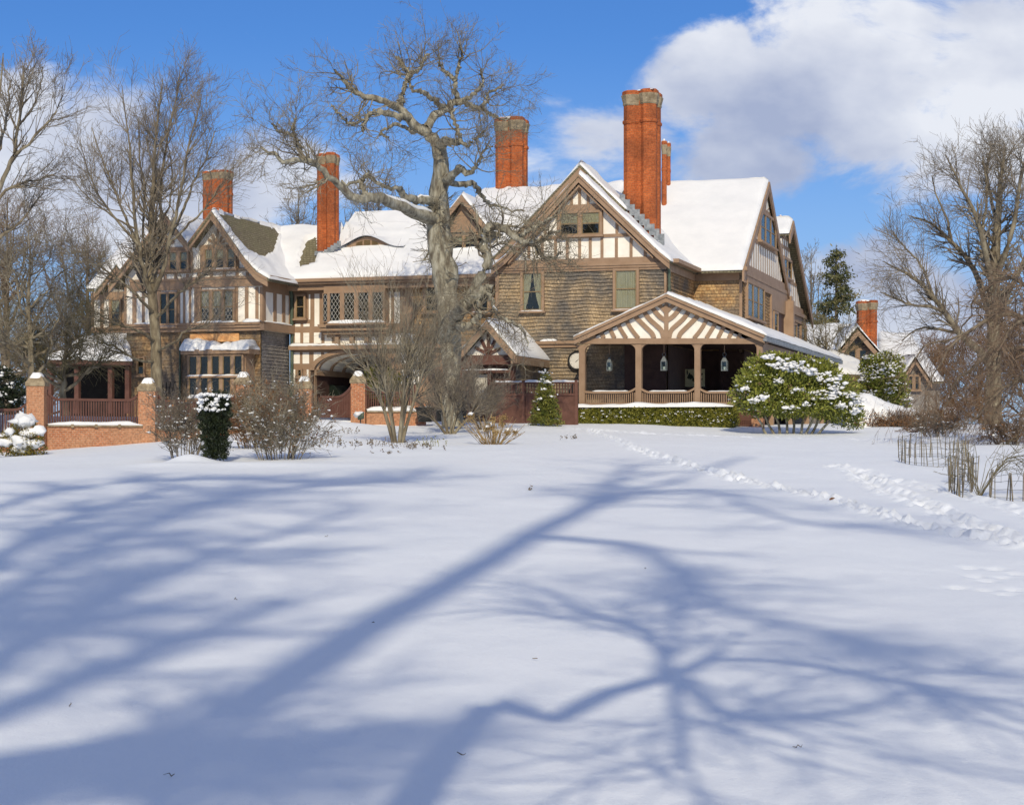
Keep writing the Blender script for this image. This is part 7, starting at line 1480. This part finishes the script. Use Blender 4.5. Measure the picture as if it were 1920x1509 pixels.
# wire and stake enclosures on the lawn
def stakes(line, n_, hpx, label, seed, close=False, yj=.0):
    n_ = int(n_ * 1.4)
    rg = np.random.default_rng(seed); P3 = [gpix(*q) for q in line]; P3 = np.array(P3); B = P3[0]; o = thing('stake_fence', label, 'fence', tuple(B), 0, 'stake and wire guards on the lawn'); t = np.linspace(0, len(P3) - 1, n_); i = np.clip(t.astype(int), 0, len(P3) - 2); f = (t - i)[:, None]; q = P3[i] * (1 - f) + P3[i + 1] * f; q[:, :2] += rg.normal(size=(n_, 2)) * .05; q[:, 2] = ground(q[:, 0], q[:, 1])
    Hs = hpx / F * q[:, 1] * rg.uniform(.82, 1.1, n_); top = q + np.stack([rg.normal(0, .035, n_), rg.normal(0, .03, n_), Hs], 1); q[:, 2] -= .1; tt = np.linspace(0, 1, 4)[None, :, None]; P = q[:, None] * (1 - tt) + top[:, None] * tt; 
    for q_ in range(n_): g = Geo(); g.tubes((P - B)[q_:q_ + 1], .010 * np.ones((1, 4)) * rg.uniform(.6, 1.3), 5); g.build('stake', M['linden'], o)
    m_ = np.argsort(t); w_ = []
    for z in (.25, .5, .75, .95): w_.append(smooth_line(np.c_[(q + (top - q) * z)[m_], np.full(n_, .003)], 40)[:, :3])
    g = Geo(); g.tubes(np.array(w_) - B, .0045 * np.ones((4, 40)), 3); g.build('wire', M['metal'], o)
stakes([(1686, 868), (1700, 872), (1740, 878), (1790, 880), (1815, 872), (1790, 862), (1740, 858), (1690, 860)], 30, 48, 'ring of thin stakes and wire, farthest of three on the lawn', 1)
stakes([(1778, 915), (1784, 925), (1800, 928), (1815, 922), (1830, 915), (1825, 905), (1800, 902), (1780, 908)], 26, 58, 'tight ring of pale stakes in front of the other wire guard', 2)
stakes([(1845, 925), (1870, 935), (1905, 938), (1940, 935), (1960, 925)], 11, 52, 'sparse row of stakes running out of the right edge', 3)
rg = np.random.default_rng(94); B = gpix(1835, 930); n_ = 20; az = rg.uniform(-.4, 2.2, n_); tt = np.linspace(0, 1, 7); Ln = rg.uniform(.6, 1.7, n_)
P = np.stack([np.cos(az)[:, None] * Ln[:, None] * tt, np.sin(az)[:, None] * Ln[:, None] * tt * .6, (.75 * Ln)[:, None] * np.sin(tt * 2.6) * .8 - .05], -1) + rg.normal(size=(n_, 7, 3)) * .015; o = thing('arching_shrub', 'small arching bare shrub among the stakes at the right', 'shrub', tuple(B)); g = Geo(); g.tubes(P, .006 * np.linspace(1, .5, 7)[None].repeat(n_, 0), 4); g.build('stem', M['twig_olive'], o)
tw = sprout(P, .006 * np.ones((n_, 7)), 150, tr=(.3, 1), ang=(20, 60), ln=(.15, .5), K=4, wob=.15, rr=.6, rg=rg, minr=.0045); g = Geo(); g.tubes(tw[0], tw[1], 3); g.build('twig', M['twig_olive'], o)

# ------------------------------------------------------------------ trees behind the camera whose shade falls on the lawn
LH = np.array([LD[0], LD[1]]) / np.hypot(LD[0], LD[1]); LP = np.array([LH[1], -LH[0]])
def shade_limbs(lines, T, rg, K=14, jit=2.0):
    """limbs of a tree standing at T that cast these lines of shade: photo pixels, half width in metres"""
    P = []; Rr = []
    for ln in lines:
        q = []; off = 0
        for i, c in enumerate(ln):
            G = gpix(c[0], c[1], y0=2.5) if c[1] < 1509 or True else None
            off = c[3] if len(c) > 3 else 0; s = ((G[:2] - np.array(T[:2])) @ LH) - off; p = G - LD / np.hypot(LD[0], LD[1]) * s; q.append([*p, c[2]])
        s_ = smooth_line(q, K); P.append(s_[:, :3]); Rr.append(s_[:, 3])
    return P, Rr
def shade_tree(label, lines, T, seed, trunk_r, n1, n2, n3, l1=(1.2, 3.2), tr=(.2, 1), first=0):
    rg = np.random.default_rng(seed); P, Rr = shade_limbs(lines, T, rg); z0 = gz(T[0], T[1]); a = P[0][0]; K = 14; t = np.linspace(0, 1, K)[:, None]
    base = np.array([T[0], T[1], z0 - .2]); base[:2] = base[:2] * .4 + a[:2] * .6; trunk = base * (1 - t) + a * t; P = [trunk] + P; Rr = [trunk_r * (1.25 - .25 * t[:, 0]) * np.linspace(1, Rr[0][0] / trunk_r, K)] + Rr
    P = np.array(P); Rr = np.array(Rr); a1 = sprout(P[1 + first:], Rr[1 + first:], n1, tr=tr, ang=(25, 65), ln=l1, K=7, trop=(0, 0, .15), wob=.18, rr=.45, rtip=.3, rg=rg, minr=.02); a2 = sprout(*a1, n2, tr=(.15, 1), ang=(25, 60), ln=(.5, 1.5), K=5, trop=(0, 0, .1), wob=.16, rr=.6, rtip=.4, rg=rg, minr=.012); a3 = sprout(*a2, n3, tr=(.15, 1), ang=(25, 60), ln=(.25, .8), K=4, wob=.16, rr=.7, rtip=.6, rg=rg, minr=.009)
    tree_obj('shade_tree', label, 'tree', tuple(base), P, Rr, [(*a1, 4), (*a2, 3), (*a3, 3)], 'linden', 'twig_gray', 'bare trees behind the viewpoint')

shade_tree('tall crooked bare tree behind the viewpoint, left one', [
  [(60, 1450, .24), (300, 1385, .24), (450, 1320, .25), (580, 1236, .25), (700, 1162, .25), (800, 1112, .25), (900, 1062, .24), (1000, 1004, .23), (1080, 960, .22), (1160, 930, .2), (1250, 906, .17), (1330, 880, .14), (1400, 855, .08)],
  [(1050, 975, .18, 1), (1110, 940, .16, 2), (1150, 905, .13, 3), (1180, 870, .08, 3)],
  [(1000, 1008, .2, -1), (1080, 1016, .18, -2), (1150, 1020, .16, -2.5), (1210, 1030, .16, -3), (1260, 1070, .15, -3.3), (1320, 1115, .14, -3.6), (1420, 1155, .12, -4), (1520, 1175, .1, -4), (1600, 1220, .08, -4), (1700, 1265, .06, -4)],
  [(1210, 925, .14, 1), (1280, 918, .12, 2), (1350, 930, .1, 2.4), (1430, 965, .08, 2.6), (1530, 988, .07, 3), (1640, 990, .05, 3)]]
, (-6., -16.), 101, .5, 90, 620, 1100, l1=(1.0, 3.0), first=1)
shade_tree('slimmer bare tree behind the viewpoint, nearest the camera', [
  [(760, 1530, .13), (800, 1470, .12), (850, 1395, .115), (900, 1330, .11), (930, 1305, .11), (980, 1320, .11), (1045, 1340, .11), (1110, 1305, .10), (1180, 1278, .10), (1260, 1260, .09), (1330, 1230, .07), (1390, 1180, .05)],
  [(1255, 1262, .06, 1), (1235, 1205, .055, 1.2), (1180, 1162, .05, 1.5), (1100, 1145, .045, 1.8), (1020, 1105, .03, 2)],
  [(1230, 1268, .06, -1), (1265, 1200, .055, -1.4), (1272, 1130, .045, -1.8), (1300, 1070, .03, -2)],
  [(1270, 1255, .08, -.6), (1360, 1330, .07, -1), (1460, 1345, .06, -1.2), (1600, 1330, .05, -1.4), (1740, 1290, .04, -1.6)],
  [(1262, 1262, .05, 1), (1275, 1360, .04, 1.2), (1285, 1440, .025, 1.4)],
  [(1330, 1230, .06, .4), (1480, 1240, .05, .8), (1640, 1270, .04, 1.), (1800, 1300, .03, 1.2)]], (-1.5, -2.), 102, .16, 60, 360, 600, l1=(.4, 1.1), first=1)
shade_tree('broad dense bare tree behind the viewpoint to the left', [
  [(-260, 1509, .4), (-60, 1460, .34), (100, 1430, .28), (200, 1450, .24), (280, 1490, .18), (340, 1540, .1)],
  [(-60, 1350, .2), (60, 1300, .18), (180, 1250, .15), (300, 1205, .13), (420, 1160, .1), (540, 1120, .08)],
  [(60, 1430, .2, 2), (200, 1400, .2, 3), (320, 1385, .18, 4), (400, 1400, .12, 5), (450, 1430, .08, 5)],
  [(-100, 1300, .22, -2), (60, 1190, .2, -2), (220, 1110, .17, -3), (380, 1050, .14, -3), (540, 1000, .1, -4), (680, 960, .06, -4)],
  [(-100, 1200, .2, -3), (60, 1090, .17, -4), (200, 1020, .14, -4), (360, 960, .11, -5), (480, 920, .07, -5)],
  [(-60, 1090, .18, 4), (80, 1000, .15, 4), (200, 950, .12, 5), (330, 915, .09, 5)],
  [(-120, 1000, .2, 3), (60, 930, .16, 3), (250, 905, .14, 3), (450, 895, .12, 3), (640, 900, .08, 3)], [(200, 1020, .14, -4), (420, 930, .12, -4), (620, 905, .1, -4), (800, 890, .07, -4)]], (-10., -17.), 103, .34, 300, 2300, 4200, l1=(.8, 2.6))

# bits of twig dropped on the open snow
rg = np.random.default_rng(111)
for (px, py) in ((700, 1160), (132, 1311), (866, 1421), (1210, 1068), (442, 1121), (1495, 1395), (612, 1008), (1004, 1230), (318, 1462)):
    p = gpix(px, py, y0=4.); a_ = rg.uniform(0, 3.1); L_ = rg.uniform(.012, .034); t = np.linspace(-1, 1, 5)[:, None]
    P = np.array([math.cos(a_), math.sin(a_), .1]) * L_ * t + rg.normal(size=(5, 3)) * .006; P[:, 2] += float(ground(p[0], p[1])) - p[2] + .012
    o = thing('fallen_twig', 'tiny broken twig lying on the open snow', 'twig', tuple(p), 0, 'tiny twigs scattered on the open snow'); g = Geo(); g.tubes(P[None], np.array([[.002, .0035, .003, .002, .001]]), 5); g.build('stick', M['bark_brown'], o)
